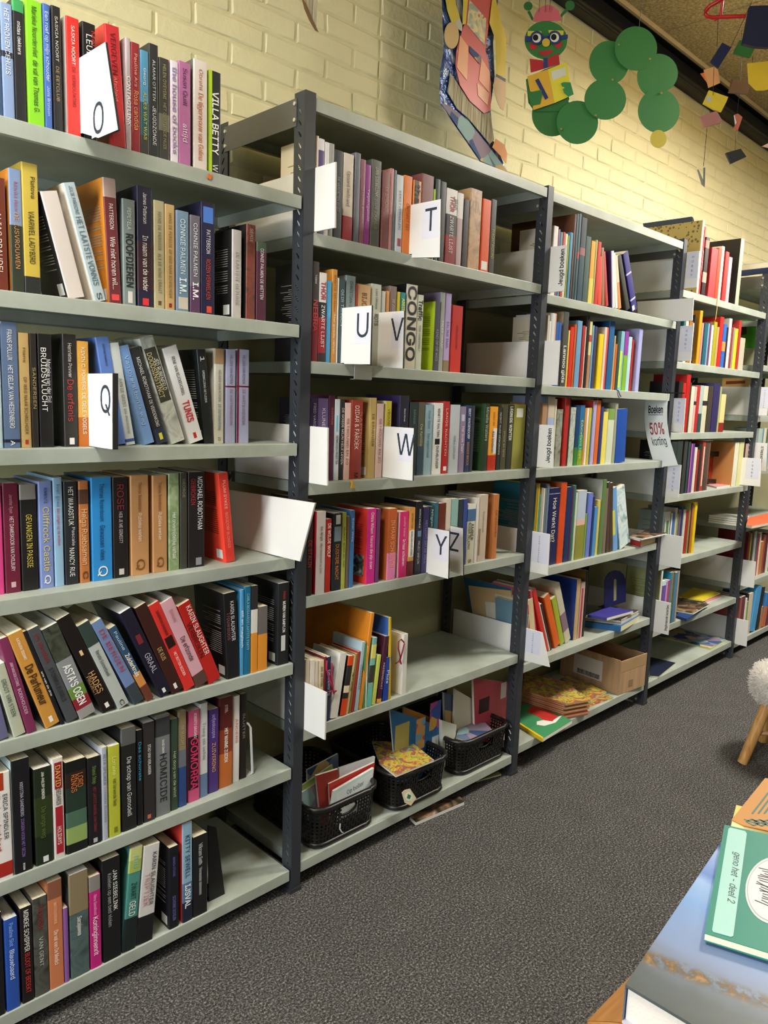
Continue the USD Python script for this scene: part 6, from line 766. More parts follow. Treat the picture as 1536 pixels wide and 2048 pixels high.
PLASTER = mat('6f6b58', .8)
struct('wall_left', bx(x0-.1,y0,0,x0,y1,H), PLASTER, label='plain painted wall left of the shelves'); struct('wall_right', bx(x1,y0,0,x1+.1,y1,H), PLASTER, label='plain painted wall at far right end')
struct('wall_front', bx(x0,y0-.1,0,x1,y0,H), PLASTER, label='plain painted wall behind the viewer')
BRICKCOL = 'e5dfb6'
def wallmat(path, hx):
    return usdkit.material(stage, path, {'c': ('geometry', {}), 'n': ('noise_texture', {'scale': 55.0, 'detail': 5.0, 'roughness': .6}), 'n2': ('noise_texture', {'scale': 3.0, 'detail': 3.0}),
      'r': ('rgb_ramp', {'ramp': [(.3, tuple(.93*v for v in lin(hx))), (.7, lin(hx))]}), 'b': ('bump', {'strength': .55, 'distance': .004}), 'p': ('principled_bsdf', {'roughness': .62, 'specular_ior_level': .3})},
      [('c.position','n.vector'),('c.position','n2.vector'),('n2.fac','r.fac'),('r.color','p.base_color'),('n.fac','b.height'),('b.normal','p.normal')], surface='p.BSDF')
BRICK = wallmat('/World/Looks/painted_brick', BRICKCOL); MORTAR = wallmat('/World/Looks/painted_mortar', 'ddd6ac')
wb = struct('wall_back', label='pale yellow painted brick wall behind the shelves')
part(wb, 'mortar_bed', bx(x0,y1+.0034,1.84,x1,y1+.1,H), MORTAR)
rng = np.random.default_rng(5)
def brick(bx0, bx1, bz0):
    """a rough hand-made brick face: a 4 x 2 grid, its border sunk back"""
    nx, nz = 6, 4; g = []; j = rng.normal(0, .0006, (nx, nz)); e = rng.normal(0, .0011, (nx, nz, 2)); tilt = rng.normal(0, .0008)
    for a in range(nx):
        for b in range(nz):
            u = [0, .022, .35, .65, .978, 1][a]; w = [0, .09, .91, 1][b]; edge = a in (0, nx-1) or b in (0, nz-1)
            g.append((bx0+u*(bx1-bx0)+e[a,b,0]*(not edge)+.5*e[a,b,0], y1 + (.0034 if edge else 0) + j[a,b] + tilt*(u-.5), bz0+w*.0555+e[a,b,1]))
    F = []
    for a in range(nx-1):
        for b in range(nz-1):
            q = [a*nz+b, (a+1)*nz+b, (a+1)*nz+b+1, a*nz+b+1]; F += [[q[0],q[1],q[2]],[q[0],q[2],q[3]]]
    return np.array(g), np.array(F)
cands = []
part(wb, 'plaster_face', bx(x0,y1,0,x1,y1+.1,1.84), mat('b9b690', .6, bump=(30, .3, .003)))
for rw in range(29, int(2.89/.0625)):
    z = rw*.0625 + .0135 - .0625*.0
    off = .153 + (.11 if rw % 2 else 0)
    for k in range(-18, 32):
        a = off + k*.22; b_ = a+.212
        if b_ < x0 or a > x1: continue
        if a < .586 < b_: segs = [(a, .582), (.589, b_)]
        else: segs = [(a, b_)]
        for s0, s1 in segs:
            if s1-s0 < .03: continue
            c = np.array([(s0+s1)/2, y1, z+.027]); d = c-CAM; wz = d@fw; px = 768+1525*(d@rt)/wz; py = 1024-1525*(d@up)/wz
            top = 1.9 if c[0] < 0 else 2.02 if c[0] < 2.3 else 1.83
            vis = 0 < px < 1536 and 0 < py < 2048 and c[2] > top-.1 and c[2] < 2.89
            cands.append((-(1/np.linalg.norm(d)) if vis else 1, s0, s1, z))
cands.sort(key=lambda c: c[0])
rest = []
for i, (v, s0, s1, z) in enumerate(cands):
    m = brick(s0, s1, z)
    if i < 300 and v < 0: part(wb, 'brick', m, BRICK)
    else: rest.append(m)
part(wb, 'brick_field', cat(*rest), BRICK, kind='stuff')
# ceiling of wood-wool boards, black beam on top of the wall
CEIL = usdkit.material(stage, '/World/Looks/wood_wool', {'c': ('geometry', {}), 'n': ('noise_texture', {'scale': 90.0, 'detail': 4.0, 'roughness': .75}), 'n2': ('noise_texture', {'scale': 260.0, 'detail': 2.0}),
    'r': ('rgb_ramp', {'ramp': [(.3, lin('947c52')), (.5, lin('c0a670')), (.7, lin('e6d2a0'))]}), 'a': ('math', {'math_type': 'add'}), 'b': ('bump', {'strength': 1.0, 'distance': .012}), 'p': ('principled_bsdf', {'roughness': .95, 'specular_ior_level': .1})},
    [('c.position','n.vector'),('c.position','n2.vector'),('n.fac','r.fac'),('r.color','p.base_color'),('n.fac','a.value1'),('n2.fac','a.value2'),('a.value','b.height'),('b.normal','p.normal')], surface='p.BSDF')
ce = struct('ceiling', label='beige-brown wood-wool board ceiling')
part(ce, 'backing', bx(x0,y0,H+.012,x1,y1+.1,H+.1), mat('3a3020', .9))
k = -12
while 2.31+k*.4775 < x1:
    a = 2.31+k*.4775
    for r_ in range(4):
        ya = .325-r_*1.25; yb = max(ya-1.244, y0)
        if a+.4715 > x0:
            m = bx(max(a,x0), yb, H, min(a+.4715,x1), ya, H+.02); part(ce, 'ceiling_board', m, CEIL)
    k += 1
BLACK = mat('080808', .45, .4); 
b1 = thing('trim_1', 'black beam strip along the top of the brick wall', None, (0,0,0), kind='structure')
part(b1, 'recess_board', bx(x0, .366, 2.90, x1, .40, 3.0), mat('070707', .6, .2)); part(b1, 'ledge', bx(x0, .338, 2.885, x1, .40, 2.915), BLACK)
part(b1, 'ledge_lip', tube([(x0,.338,2.9),(x1,.338,2.9)], .015, 10), BLACK, True)
part(b1, 'soffit', bx(x0, .335, 2.996, x1, .40, 3.004), mat('070707', .6, .2))
struct('trim_2', bx(x0, .322, 3.0, x1, .335, 3.02), mat('b49a68', .6), label='thin tan batten at the ceiling edge')
wy0, wy1, wz0, wz1, WI = WINDOW
w = struct('window_1', label='daylight window in the left wall, out of view')
part(w, 'frame', cat(bx(x0,wy0-.06,wz0-.06,x0+.05,wy1+.06,wz0), bx(x0,wy0-.06,wz1,x0+.05,wy1+.06,wz1+.06), bx(x0,wy0-.06,wz0,x0+.05,wy0,wz1), bx(x0,wy1,wz0,x0+.05,wy1+.06,wz1)), mat('e4e4de', .5))
part(w, 'pane', bx(x0,wy0,wz0,x0+.004,wy1,wz1), mat('c8d4dc', .1))
l = UsdLux.RectLight.Define(stage, w+'/daylight'); l.CreateWidthAttr(wz1-wz0); l.CreateHeightAttr(wy1-wy0); l.CreateIntensityAttr(WI); l.CreateColorAttr(Gf.Vec3f(.86,.94,1.0)); l.AddTranslateOp().Set(Gf.Vec3d(x0+.012,(wy0+wy1)/2,(wz0+wz1)/2)); l.AddRotateYOp().Set(-90)
# luminaires
ZINC_ = mat('d8d4c4', .3, .5, .6); UPLIGHT = .8
for i, (lx, ly, sx, sy, I) in enumerate(LAMPS):
    t = thing('ceiling_lamp', f'white ceiling luminaire out of view, {ORD[i]} of five', 'lamp', (lx, ly, H-.16))
    part(t, 'housing', cat(bx(-sx/2-.03,-sy/2-.03,-.07,sx/2+.03,-sy/2,0), bx(-sx/2-.03,sy/2,-.07,sx/2+.03,sy/2+.03,0), bx(-sx/2-.03,-sy/2,-.07,-sx/2,sy/2,0), bx(sx/2,-sy/2,-.07,sx/2+.03,sy/2,0), bx(-sx/2,-sy/2,-.03,sx/2,sy/2,-.025)), mat('e8e8e4', .5))
    for xx in (-sx*.35, sx*.35): part(t, 'rod', tube([(xx,0,-.02),(xx,0,.16)], .004, 6), ZINC_)
    l = UsdLux.RectLight.Define(stage, t+'/tube'); l.CreateWidthAttr(sx); l.CreateHeightAttr(sy); l.CreateIntensityAttr(I); l.CreateColorAttr(Gf.Vec3f(1, .975, .91)); l.AddTranslateOp().Set(Gf.Vec3d(0,0,-.06))
    l = UsdLux.RectLight.Define(stage, t+'/up_tube'); l.CreateWidthAttr(sx); l.CreateHeightAttr(sy*.7); l.CreateIntensityAttr(I*UPLIGHT); l.CreateColorAttr(Gf.Vec3f(1, .975, .91)); l.AddTranslateOp().Set(Gf.Vec3d(0,0,.003)); l.AddRotateXOp().Set(180)
# ---------------------------------------------------------------- steel shelving
STEEL = usdkit.material(stage, '/World/Looks/shelf_steel', {'c': ('geometry', {}), 'n': ('noise_texture', {'scale': 7.0, 'detail': 5.0, 'roughness': .65}), 'r': ('rgb_ramp', {'ramp': [(.3, lin('979d8f')), (.6, lin('a9b0a5'))]}), 'p': ('principled_bsdf', {'roughness': .42, 'specular_ior_level': .45})},
    [('c.position','n.vector'),('n.fac','r.fac'),('r.color','p.base_color')], surface='p.BSDF')
UPR = mat('303338', .42, .5); GUS = mat('55534c', .5); DARK = mat('0b0b0c', .6); ZINC = mat('d8d4c4', .3, .5, .6)
def shelf(a, b_, z):
    P = [(0,-.030),(.012,-.030),(.012,-.0288),(.0012,-.0288),(.0012,-.0034),(.0034,-.0012),(.3566,-.0012),(.3588,-.0034),(.3588,-.0288),(.348,-.0288),(.348,-.030),(.36,-.030),(.36,-.003),(.3591,-.0009),(.357,0),(.003,0),(.0009,-.0009),(0,-.003)]
    v, f = poly_mesh(P, b_-a); v = np.c_[v[:,2], v[:,0], v[:,1]]
    ends = [bx(x, .0015, -.029, x+.0012, .3585, -.0015) for x in (a*0+.0002, b_-a-.0014)]
    v, f = cat((v, f), *ends); return v + [a, 0, z], f
fl = sbox(0, 0, .040, 2.03)
slots = [Polygon([(.012,z),(.016,z-.002),(.024,z+.010),(.025,z+.014),(.021,z+.013),(.013,z+.004)]) for z in np.arange(.03, 2.0, .025)]
fl = fl.difference(shapely.unary_union(slots))
fv, ff = poly_mesh(fl, .0018)
def upright(xc, back):
    v = np.c_[fv[:,2], fv[:,0], fv[:,1]].copy(); front = bx(-.0085,-.0015,0,.0225,.0005,2.03); web = (v + [-.0085, 0, 0], ff)
    V, F = cat(web, front, bx(-.012,-.003,0,.026,.045,.012))
    if back: V = V*[1,-1,1] + [0,.362,0]; F = F[:, ::-1]
    return V + [xc, 0, 0], F
for bay in range(1, 6):
    t = thing('shelving_bay', ['left','second','third','fourth','fifth'][bay-1] + ' bay of grey-green steel shelving with dark slotted uprights', 'shelf', (bay-2, 0, 0), group='bays of the steel shelving')
    for key, z in sorted(LEVELS.items()):
        if key[0] == str(bay): part(t, 'shelf', shelf(.024, .986, z), STEEL, 35)
    for xc in ((0, 1) if bay == 1 else (1,)):
        part(t, 'upright', upright(xc, False), UPR); part(t, 'upright', upright(xc, True), UPR)
        for zt in (2.018, .07):
            g = part(t, 'cross_plate', bx(xc-.0105, .03, zt-.062, xc-.009, .335, zt), GUS)
            for yy in (.034, .328):
                for zz in (.012, .048):
                    m = trimesh.creation.cylinder(.0045, .004, sections=10); m.apply_transform(trimesh.transformations.rotation_matrix(math.pi/2, [0,1,0])); m.apply_translation([xc-.0125, yy, zt-zz]); part(g, 'bolt', m, ZINC)
# ---------------------------------------------------------------- books
ARTM = lambda a, s=22: art(a, s, .42)
def put_text(o, w, h, t):
    s, c, f0, f1, hf = t[:5]; off = t[5] if len(t) > 5 else 0
    hf *= .88; v, f, L = text(s, hf > .5); sx = (f1-f0)*h/L; sy = min(hf*w, 1.5*sx); sx = min(sx, 1.7*sy)
    a = f0*h + ((f1-f0)*h - sx*L)/2
    V = np.c_[w/2 + off*w + (v[:,1]-.5)*sy, -.0011 - v[:,2]*.01, h - a - v[:,0]*sx]
    part(o, 'lettering', (V, f), mat(c, .5))
def blurb(o, code, d, h):
    c = {1:'a8a8a6', 2:'7a1c18', 3:'6a7a18', 4:'8a9a84', 5:'7a1c18'}[code]; R = random.Random(int(h*1e5)); ms = []
    zz = h*.78
    while zz > h*(.45 if code == 5 else .28):
        ms.append(bx(-.0008, .018, zz, -.0006, d-.02-R.random()*.35*d, zz+.0016)); zz -= .0052 if R.random() < .85 else .011
    part(o, 'print', cat(*ms), mat(c, .6))
    if code == 5: part(o, 'photo', bx(-.0008, .012, .02, -.0006, d*.72, h*.38), art(['141414','4a4a4a','c8c8c8'], 40))
    if code in (1, 2): part(o, 'barcode', bx(-.0008, .01, .008, -.0006, .036, .03), mat('d8d8d6', .6))
def book(r, z, label, group):
    nm, X, y, w, d, h, c = r[:7]; o_ = r[7] if len(r) > 7 else {}
    X, y, w, d, h = (v*1e-4 for v in (X, y, w, d, h)); a = o_.get('a', 0)
    lift = w*math.sin(math.radians(-a)) if a < 0 else 0
    global SROT, SLOC
    if label is None:
        o = STUFFED; t_ = math.radians(-a); SLOC = np.array([X, y, z+lift+.0003]); SROT = np.array([[math.cos(t_),0,-math.sin(t_)],[0,1,0],[math.sin(t_),0,math.cos(t_)]])
    else: o = thing('book', label, 'book', (X, y, z+lift+.0003), ry=-a, group=group)
    hb = o_.get('hb'); tc = min(.0024 if hb else .0009, w/4); r_ = min(.0028, w*.28)
    m = ARTM(o_['art']) if 'art' in o_ else mat(c, .4)
    part(o, 'cover', shell(w, d, r_, tc, 0, h), m, 40)
    i = .003 if hb else .0004
    part(o, 'page_block', bx(tc, tc, i, w-tc, d-(.004 if hb else .0008), h-i), PAPERW if hash_(nm) else PAPER)
    if 'side' in o_:
        mm = art(['6a5a34','b29c5c','b29c5c'], 60, kind='dots') if o_.get('sart') == 'dots' else mat(o_['side'], .4)
        part(o, 'back_cover', bx(-.0005, r_, 0, 0, d, h), mm)
    for j, b in enumerate(o_.get('b', ())):
        f0, f1, bc = b[:3]; xa, xb = (b[3] if len(b) > 3 else 0), (b[4] if len(b) > 4 else 1); e = .0003 + .0001*j
        if xa <= 0 and xb >= 1: part(o, 'spine_band', shell(w, d, r_, .0002, h*(1-f1), h*(1-f0), e, r_*1.2), mat(bc, .4), 40)
        else: part(o, 'spine_band', bx(w*xa if xa > 0 else -.0004, -e-.0003, h*(1-f1), w*xb if xb < 1 else w, .0006, h*(1-f0)), mat(bc, .4))
    for t in o_.get('t', ()): put_text(o, w, h, t)
    if o_.get('blurb'): blurb(o, o_['blurb'], d, h)
def hash_(s): return sum(map(ord, s)) % 3 == 0
AREA = sorted((-(r[3]*r[5])*.64/np.sum((np.array([r[1]*1e-4, r[2]*1e-4, LEVELS[s_]])-CAM)**2), s_, i) for s_, rows in BOOKS.items() for i, r in enumerate(rows))
KEEP = {(s_, i) for _, s_, i in AREA[:288]}
SMALL = {}
_part = part
def part(parent, name, mesh, m, smooth=False, label=None, kind=None):
    if parent is not STUFFED: return _part(parent, name, mesh, m, smooth, label, kind)
    v, f, _ = meshkit.arrays(mesh, smooth); SMALL.setdefault(name, {}).setdefault(m.GetPath(), []).append((v @ SROT + SLOC, f)); return parent
STUFFED = object()
for sid, rows in BOOKS.items():
    rw, by = ROWS[sid].split('|')
    for i, r in enumerate(rows):
        nm = r[0]; lab = f'{nm[1:]} book, {ORD[i]} from left, {rw} of {by}' if nm[0] == '*' else f'{nm}, {rw} of {by}'
        book(r, LEVELS[sid], lab if (sid, i) in KEEP else None, f'books on the {rw} of the {by}')
part = _part
t = thing('small_books', 'many small books filling the farther rows and narrow gaps between larger ones', 'books', kind='stuff')
for nm, d in SMALL.items():
    for mp_, ms in d.items(): part(t, nm, cat(*ms), UsdShade.Material.Get(stage, mp_))
# ---------------------------------------------------------------- white section plates
WHITE = mat('e3e0da', .5); CORE = mat('1e1e1e', .6)
for i, P in enumerate(PLATES):
    q = [list(p) for p in P['q']]; z = P['z']; X = P['X']
    if not P['m'].startswith('big'):
        yb = .335 if P['f'] else .10
        poly = Polygon([(yb, q[0][1])] + q[1:3] + (q[3:] if len(q) > 4 else []) + [(yb, max(q[3][1], z) if not P['f'] else z+.001)])
    else: poly = Polygon(q)
    poly = poly.difference(sbox(-.003, 0, .5, z+.0008)).buffer(0)
    yc = -.02; th = .011 if P['t'] == 'Q' else .004
    t = thing('section_plate', P['l'], 'plate', (X, 0, z), group='white section plates')
    def side(pg, a, b_, name, m):
        v, f = poly_mesh(pg, b_-a); V = np.c_[v[:,2]+a, v[:,0], v[:,1]-z]; part(t, name, (V, f[:, ::-1] if 0 else f), m)
    side(poly, 0, th, 'board', CORE if P['t'] and len(P['t']) == 1 else mat('cfcbc2', .6)); side(poly.buffer(-.0004), -.0008, 0, 'face_sheet', WHITE)
    if P['m'] == 'blank' or P['m'].startswith('big'): continue
    (yt, zt), (yr, zr), (yq, zq) = q[0], q[1], q[2]; W_ = yt-yr; Hh = zr-zq; s = P['t']; mode = P['m']
    ink = mat('2c3640' if mode == 'letter' else '1c1c1e' if mode in ('up','down') else '55555e', .6)
    if mode == 'letter':
        f0, f1 = .42, .97
        part(t, 'label_paper', bx(-.0011, yt-W_*f1, zq-z+Hh*(.04 if s == 'O' else .36), -.0008, yt-W_*f0, zr-z-Hh*(.32 if s == 'O' else .04)), mat('dcdae2', .6))
        v, f, L = text(s, False); sc = .058*(.9 if s in 'OQ' else 1); yc = yt-W_*.7; zo = Hh*.44 if s == 'O' else 0
        V = np.c_[-.0011-v[:,2]*.012, yc + sc*L/2*.92 - v[:,0]*sc*.92, zr-z-Hh*.12-.058-zo + v[:,1]*sc]
        part(t, 'letter', (V, f), ink)
    elif mode == 'stack':
        part(t, 'label_paper', bx(-.0011, yt-W_*.97, zq-z+Hh*.26, -.0008, yt-W_*.12, zr-z-Hh*.01), mat(P['pp'] or 'd6d6e2', .6)); ms = []
        n = len(s); big = n <= 6; pitch = Hh*(.125 if big else .66/n)
        for k_, ch in enumerate(s):
            v, f, L = text(ch, False); sc = .0095 if big else .0055
            ms.append((np.c_[-.0011-v[:,2]*.01, yt-W_*.52 + sc*L/2 - v[:,0]*sc, zr-z-Hh*.08-pitch*(k_+.8) + v[:,1]*sc], f))
        part(t, 'lettering', cat(*ms), ink)
    else:
        v, f, L = text(s); ln = Hh*(.8 if len(s) > 8 else .7); sx = ln/L; sy = min(W_*.3, sx*1.25) if mode == 'up' else sx
        if P['pp']: part(t, 'label_paper', bx(-.0011, yt-W_*.82, zq-z+Hh*.1, -.0008, yt-W_*.2, zr-z-Hh*.06), mat(P['pp'], .6))
        if mode == 'up': V = np.c_[-.0011-v[:,2]*.01, yt-W_*(.9 if not P['pp'] else .62) + v[:,1]*sy, zq-z+Hh*.12 + v[:,0]*sx]
        else: V = np.c_[-.0011-v[:,2]*.01, yt-W_*.55 - v[:,1]*sy, zr-z-Hh*.12 - v[:,0]*sx]
        part(t, 'lettering', (V, f), ink)
# ---------------------------------------------------------------- flat cut-out things, lying books, hanging paper
ARTS = {'foil': lambda: usdkit.material(stage, '/World/Looks/blue_foil', {'c': ('texture_coordinate', {}), 'n': ('noise_texture', {'scale': 9.0, 'detail': 4.0, 'distortion': 1.5}), 'r': ('rgb_ramp', {'ramp': [(.4, lin('1e3468')), (.52, lin('3a5a9a')), (.66, lin('b8c4d0'))]}), 'b': ('bump', {'strength': .9, 'distance': .03}), 'p': ('principled_bsdf', {'metallic': .3, 'roughness': .3})},
          [('c.object','n.vector'),('n.fac','r.fac'),('r.color','p.base_color'),('n.fac','b.height'),('b.normal','p.normal')], surface='p.BSDF'),
  'patch': lambda: art(['2f4a7a','8aa8a8','8a7a8a','c8a870','5a6a8a'], 16, .75, kind='cells'), 'straw': lambda: art(['5a5648','a39c80','c8c2a8'], 10, .8, stretch=(12,.5,9)),
  'gloss': lambda: None, 'flower': lambda: art(['7a9490','8a9c94','d8c890','b04a48'], 26, .5), 'comic': lambda: art(['2f6a48','3f8a5a','b0a848','a84a38','3a5a4a','4a7a58'], 30, .35, 5.0),
  'comic2': lambda: art(['3a4a2c','7f8a3c','c8b84a','b04a34','5a7a80','d8c088'], 30, .4, 5.0), 'photo': lambda: art(['1a1a16','3a3428','8a6a50','c8c4b0'], 12, .3),
  'lake': lambda: usdkit.material(stage, '/World/Looks/lake_cover', {'c': ('texture_coordinate', {}), 'mp': ('mapping', {'mapping_type': 'point', 'rotation': LROT, 'location': LAKE}), 's': ('separate_xyz', {}), 'n': ('noise_texture', {'scale': 70.0, 'detail': 6.0, 'roughness': .65}), 'n2': ('noise_texture', {'scale': 16.0, 'detail': 4.0}),
      'j': ('math', {'math_type': 'multiply_add', 'value2': .05}), 'k': ('math', {'math_type': 'multiply', 'value2': 3.1}), 'sky': ('rgb_ramp', {'ramp': [(.07, lin('454c4a')), (.17, lin('4e565a')), (.27, lin('6a7484')), (.36, lin('7384a8')), (.6, lin('6d92c4')), (.74, lin('88a6d0')), (.8, lin('5a7ab8')), (.95, lin('94a8d0')), (1.0, lin('4a64ac'))]}),
      'reed': ('rgb_ramp', {'ramp': [(.42, lin('2f2416')), (.55, lin('6a5028')), (.66, lin('94703a'))]}), 'd': ('math', {'math_type': 'multiply_add', 'value2': -.14, 'value3': .049}), 'df': ('math', {'math_type': 'subtract'}), 'ab': ('math', {'math_type': 'absolute'}), 'lt': ('map_range', {'from_min': .014, 'from_max': .004, 'clamp': True}), 'lt2': ('rgb_ramp', {'ramp': [(.40, (0,0,0)), (.52, (1,1,1))]}), 'mu': ('math', {'math_type': 'multiply'}), 'mx': ('mix_color', {}), 'p': ('principled_bsdf', {'roughness': .45})},
      [('c.object','mp.vector'),('mp.vector','s.vector'),('mp.vector','n.vector'),('mp.vector','n2.vector'),('n2.fac','j.value1'),('s.x','j.value3'),('j.value','k.value1'),('k.value','sky.fac'),('n.fac','reed.fac'),('s.y','d.value1'),('s.x','df.value1'),('d.value','df.value2'),('df.value','ab.value1'),('ab.value','lt.value'),('n.fac','lt2.fac'),('lt.result','mu.value1'),('lt2.color','mu.value2'),('mu.value','mx.fac'),('sky.color','mx.a'),('reed.color','mx.b'),('mx.result','p.base_color')], surface='p.BSDF')}
_am = {}
LAKE = LROT = (0,0,0)
PATHS = {}
for T in THINGS:
    o, u, v = (np.array(T[k_], float) for k_ in 'ouv'); n = np.cross(u, v)
    p = num('/World', T['n']); x = UsdGeom.Xform.Define(stage, p); Mx = np.eye(4); Mx[0,:3], Mx[1,:3], Mx[2,:3], Mx[3,:3] = u, v, n, o
    x.AddTransformOp().Set(Gf.Matrix4d(Mx.tolist())); tag(x.GetPrim(), T['l'], T['k'], T.get('g')); PATHS[T['l']] = p
    for q in T['p']:
        nm, c, pts, off, th = q[:5]; a = q[5] if len(q) > 5 else None
        if a == 'lake':
            pp = np.array(T['p'][0][2])*1e-4; dd_ = pp[1]-pp[0]; th_ = -math.atan2(dd_[1], dd_[0]); c_, s_ = math.cos(th_), math.sin(th_); LAKE = (-(c_*pp[0,0]-s_*pp[0,1]), -(s_*pp[0,0]+c_*pp[0,1]), 0); LROT = (0, 0, th_)
        m = mat(c, .45, .5) if a == 'gloss' else mat(c, .5) if a is None else _am.setdefault(a, ARTS[a]())
        if nm == 'page_block': m = mat(c, .8, bump=(400, .4, .001))
        V, F = poly_mesh(np.array(pts)*1e-4, th*1e-3); part(p, nm, (V + [0,0,off*1e-3], F), m)
# ---------------------------------------------------------------- details
def world(name, mesh, m, label, ct, group=None, smooth=False):
    p = num('/World', name); g = usdkit.mesh(stage, p, mesh, m, smooth); tag(g.GetPrim(), label, ct, group); return p
# discount paper on a rod
t = thing('discount_sign', 'hanging white paper reading Boeken 50% korting', 'sign', (1.97, 0, 1.08))
NS, NR = 9, 13
def sign_pt(a, b_):   # a across toward the room, b down
    TL, TR, BR, BL = np.array([.100,1.395]), np.array([-.001,1.393]), np.array([-.070,1.097]), np.array([.030,1.077])
    p = (1-b_)*((1-a)*TL+a*TR)+b_*((1-a)*BL+a*BR); p = p + np.array([.016*math.sin(math.pi*b_), 0])
    return np.array([-.012*math.sin(math.pi*b_*1.2)-.006*b_*b_, p[0], p[1]-1.08])
G = np.array([[sign_pt(i/(NS-1), j/(NR-1)) for i in range(NS)] for j in range(NR)]).reshape(-1,3)
F = [[j*NS+i, j*NS+i+1, (j+1)*NS+i+1] for j in range(NR-1) for i in range(NS-1)] + [[j*NS+i, (j+1)*NS+i+1, (j+1)*NS+i] for j in range(NR-1) for i in range(NS-1)]
V2 = np.vstack([G, G+[.0008,0,0]]); F = np.array(F); F2 = np.vstack([F, F[:, ::-1]+len(G)])
part(t, 'paper', (V2, F2), mat('f2f5f3', .6), True)
def sign_text(s, a0, a1, b_, hgt, c, name, bold=True):
    v, f, L = text(s, bold); out_ = []
    for x_, y_, z_ in v:
        p = sign_pt(a0+(a1-a0)*x_/L, b_ - y_*hgt); out_.append(p + [-.0006-.0004*(z_ > .01), 0, 0])
    part(t, name, (np.array(out_), f), mat(c, .6))
sign_text('Boeken', .17, .82, .27, .10, '17181a', 'lettering'); sign_text('50%', .2, .82, .56, .155, 'a8414a', 'lettering'); sign_text('korting', .2, .82, .71, .11, '222426', 'lettering', False)
part(t, 'underline', cat(*[(lambda A, B: bx(min(A[0],B[0])-.0012, B[1], A[2]-.003, min(A[0],B[0])-.0004, A[1], A[2]-.0012))(sign_pt(.17+.65*i/6, .285), sign_pt(.17+.65*(i+1)/6, .285)) for i in range(6)]), mat('17181a', .6))
part(t, 'rod', tube([(.001,.115,.318),(.001,-.07,.318)], .0025), DARK)
# cardboard box
CARD = art(['9a7a58','a98863','b4936c'], 3, .85, stretch=(14,14,.4)); CARDI = art(['8a6a4a','96744f'], 3, .9)
t = thing('cardboard_box', 'brown cardboard box with white barcode label, taped corner', 'box', (1.762, .005, .1045), rz=-4.5)
bw, bd, bh, ct_ = .205, .31, .150, .004
part(t, 'bottom', bx(0,0,0,bw,bd,ct_), CARD); part(t, 'front_panel', bx(0,0,ct_,bw,ct_,bh), CARD); part(t, 'back_panel', bx(0,bd-ct_,ct_,bw,bd,bh+.006), CARD)
part(t, 'side_panel', bx(0,ct_,ct_,ct_,bd-ct_,bh+.004), CARD); part(t, 'side_panel', bx(bw-ct_,ct_,ct_,bw,bd-ct_,bh-.004), CARDI)
lb = part(t, 'shipping_label', bx(-.0008,.088,.034,0,.238,.124), mat('c9c4bc', .6))
R = random.Random(3); yy = .100; bars = []
while yy < .215:
    wdt = R.choice([.0012,.002,.003]); bars.append(bx(-.0012,yy,.039,-.0008,yy+wdt,.060)); yy += wdt+R.choice([.0012,.002])
part(lb, 'barcode', cat(*bars), mat('2a2826', .6)); part(t, 'tape', bx(.07,-.0005,.02,.105,0,.052), mat('8a7454', .3)); part(t, 'tape', bx(.002,-.0006,.1,.2,0,bh-.002), mat('a88a62', .3))
# woven baskets
RATTAN = mat('16120f', .38, .5)
def basket(x, y, w, d, h, label):
    t = thing('storage_basket', label, 'basket', (x, y, .0805), group='black woven plastic baskets')
    r = .045
    def ring(z, grow):   # rounded rectangle at height z
        s = grow; P = []
        for cx, cy, a0 in ((w-r,r,-90),(w-r,d-r,0),(r,d-r,90),(r,r,180)):
            for k_ in range(5):
                a = math.radians(a0+22.5*k_); P.append((cx+(r+s)*math.cos(a), cy+(r+s)*math.sin(a)))
        P = np.array(P+P[:1]); return P
    base = ring(0, -.012); L = np.r_[0, np.cumsum(np.linalg.norm(np.diff(base, axis=0), axis=1))]; tot = L[-1]
    def pt(s, z, e=0):
        P = ring(0, -.012 + .014*z/h + e); q = (s % tot); return np.array([np.interp(q, L, P[:,0]), np.interp(q, L, P[:,1]), z])
    def strip(s0, s1, z0, z1, e0, e1):
        V = [pt(s, z, e) for e in (e1, e0) for s, z in ((s0,z0),(s1,z0),(s1,z1),(s0,z1))]
        return np.array(V)[[0,1,5,4,3,2,6,7]], _BF
    ns = int(tot/.0105); zb = .012; nz = int((h-.018-zb)/.0105); A, B_ = [], []
    L0 = L[0]; 
    def in_handle(s, z):
        p = pt(s, z); return abs(p[0]-w/2) < .036 and p[1] < .02 and h-.060 < z < h-.030
    for i in range(ns):
        s = i*tot/ns
        for j in range(nz):
            z = zb + j*(h-.018-zb)/nz; zz = (h-.018-zb)/nz
            if in_handle(s, z+zz/2): continue
            A.append(strip(s, s+tot/ns*.52, z, z+zz, -.001, .0015 if (i+j) % 2 else .0005))
            hole = .62 if j > nz*.38 else .86
            B_.append(strip(s, s+tot/ns, z, z+zz*hole*.75, -.0012, .0002 if (i+j) % 2 else .0016))
    part(t, 'wall_stakes', cat(*A), RATTAN, kind='stuff'); part(t, 'wall_strands', cat(*B_), RATTAN, kind='stuff')
    ss = np.linspace(0, tot, 60); part(t, 'rim', tube([pt(s, h-.012, .001) for s in ss], .0085, 8), RATTAN, True); part(t, 'base_rim', tube([pt(s, .008, .0) for s in ss], .008, 8), RATTAN, True)
    part(t, 'base', poly_mesh(ring(0, -.013)[:-1], .004), RATTAN)
    hp = [(w/2+.038*math.cos(a), .0105, h-.045+.017*math.sin(a)) for a in np.linspace(0, 2*math.pi, 25)]; part(t, 'handle_rim', tube(hp, .0035, 6), RATTAN, True)
    return t
basket(.072, .000, .25, .33, .132, 'left black woven basket with picture books standing in it')
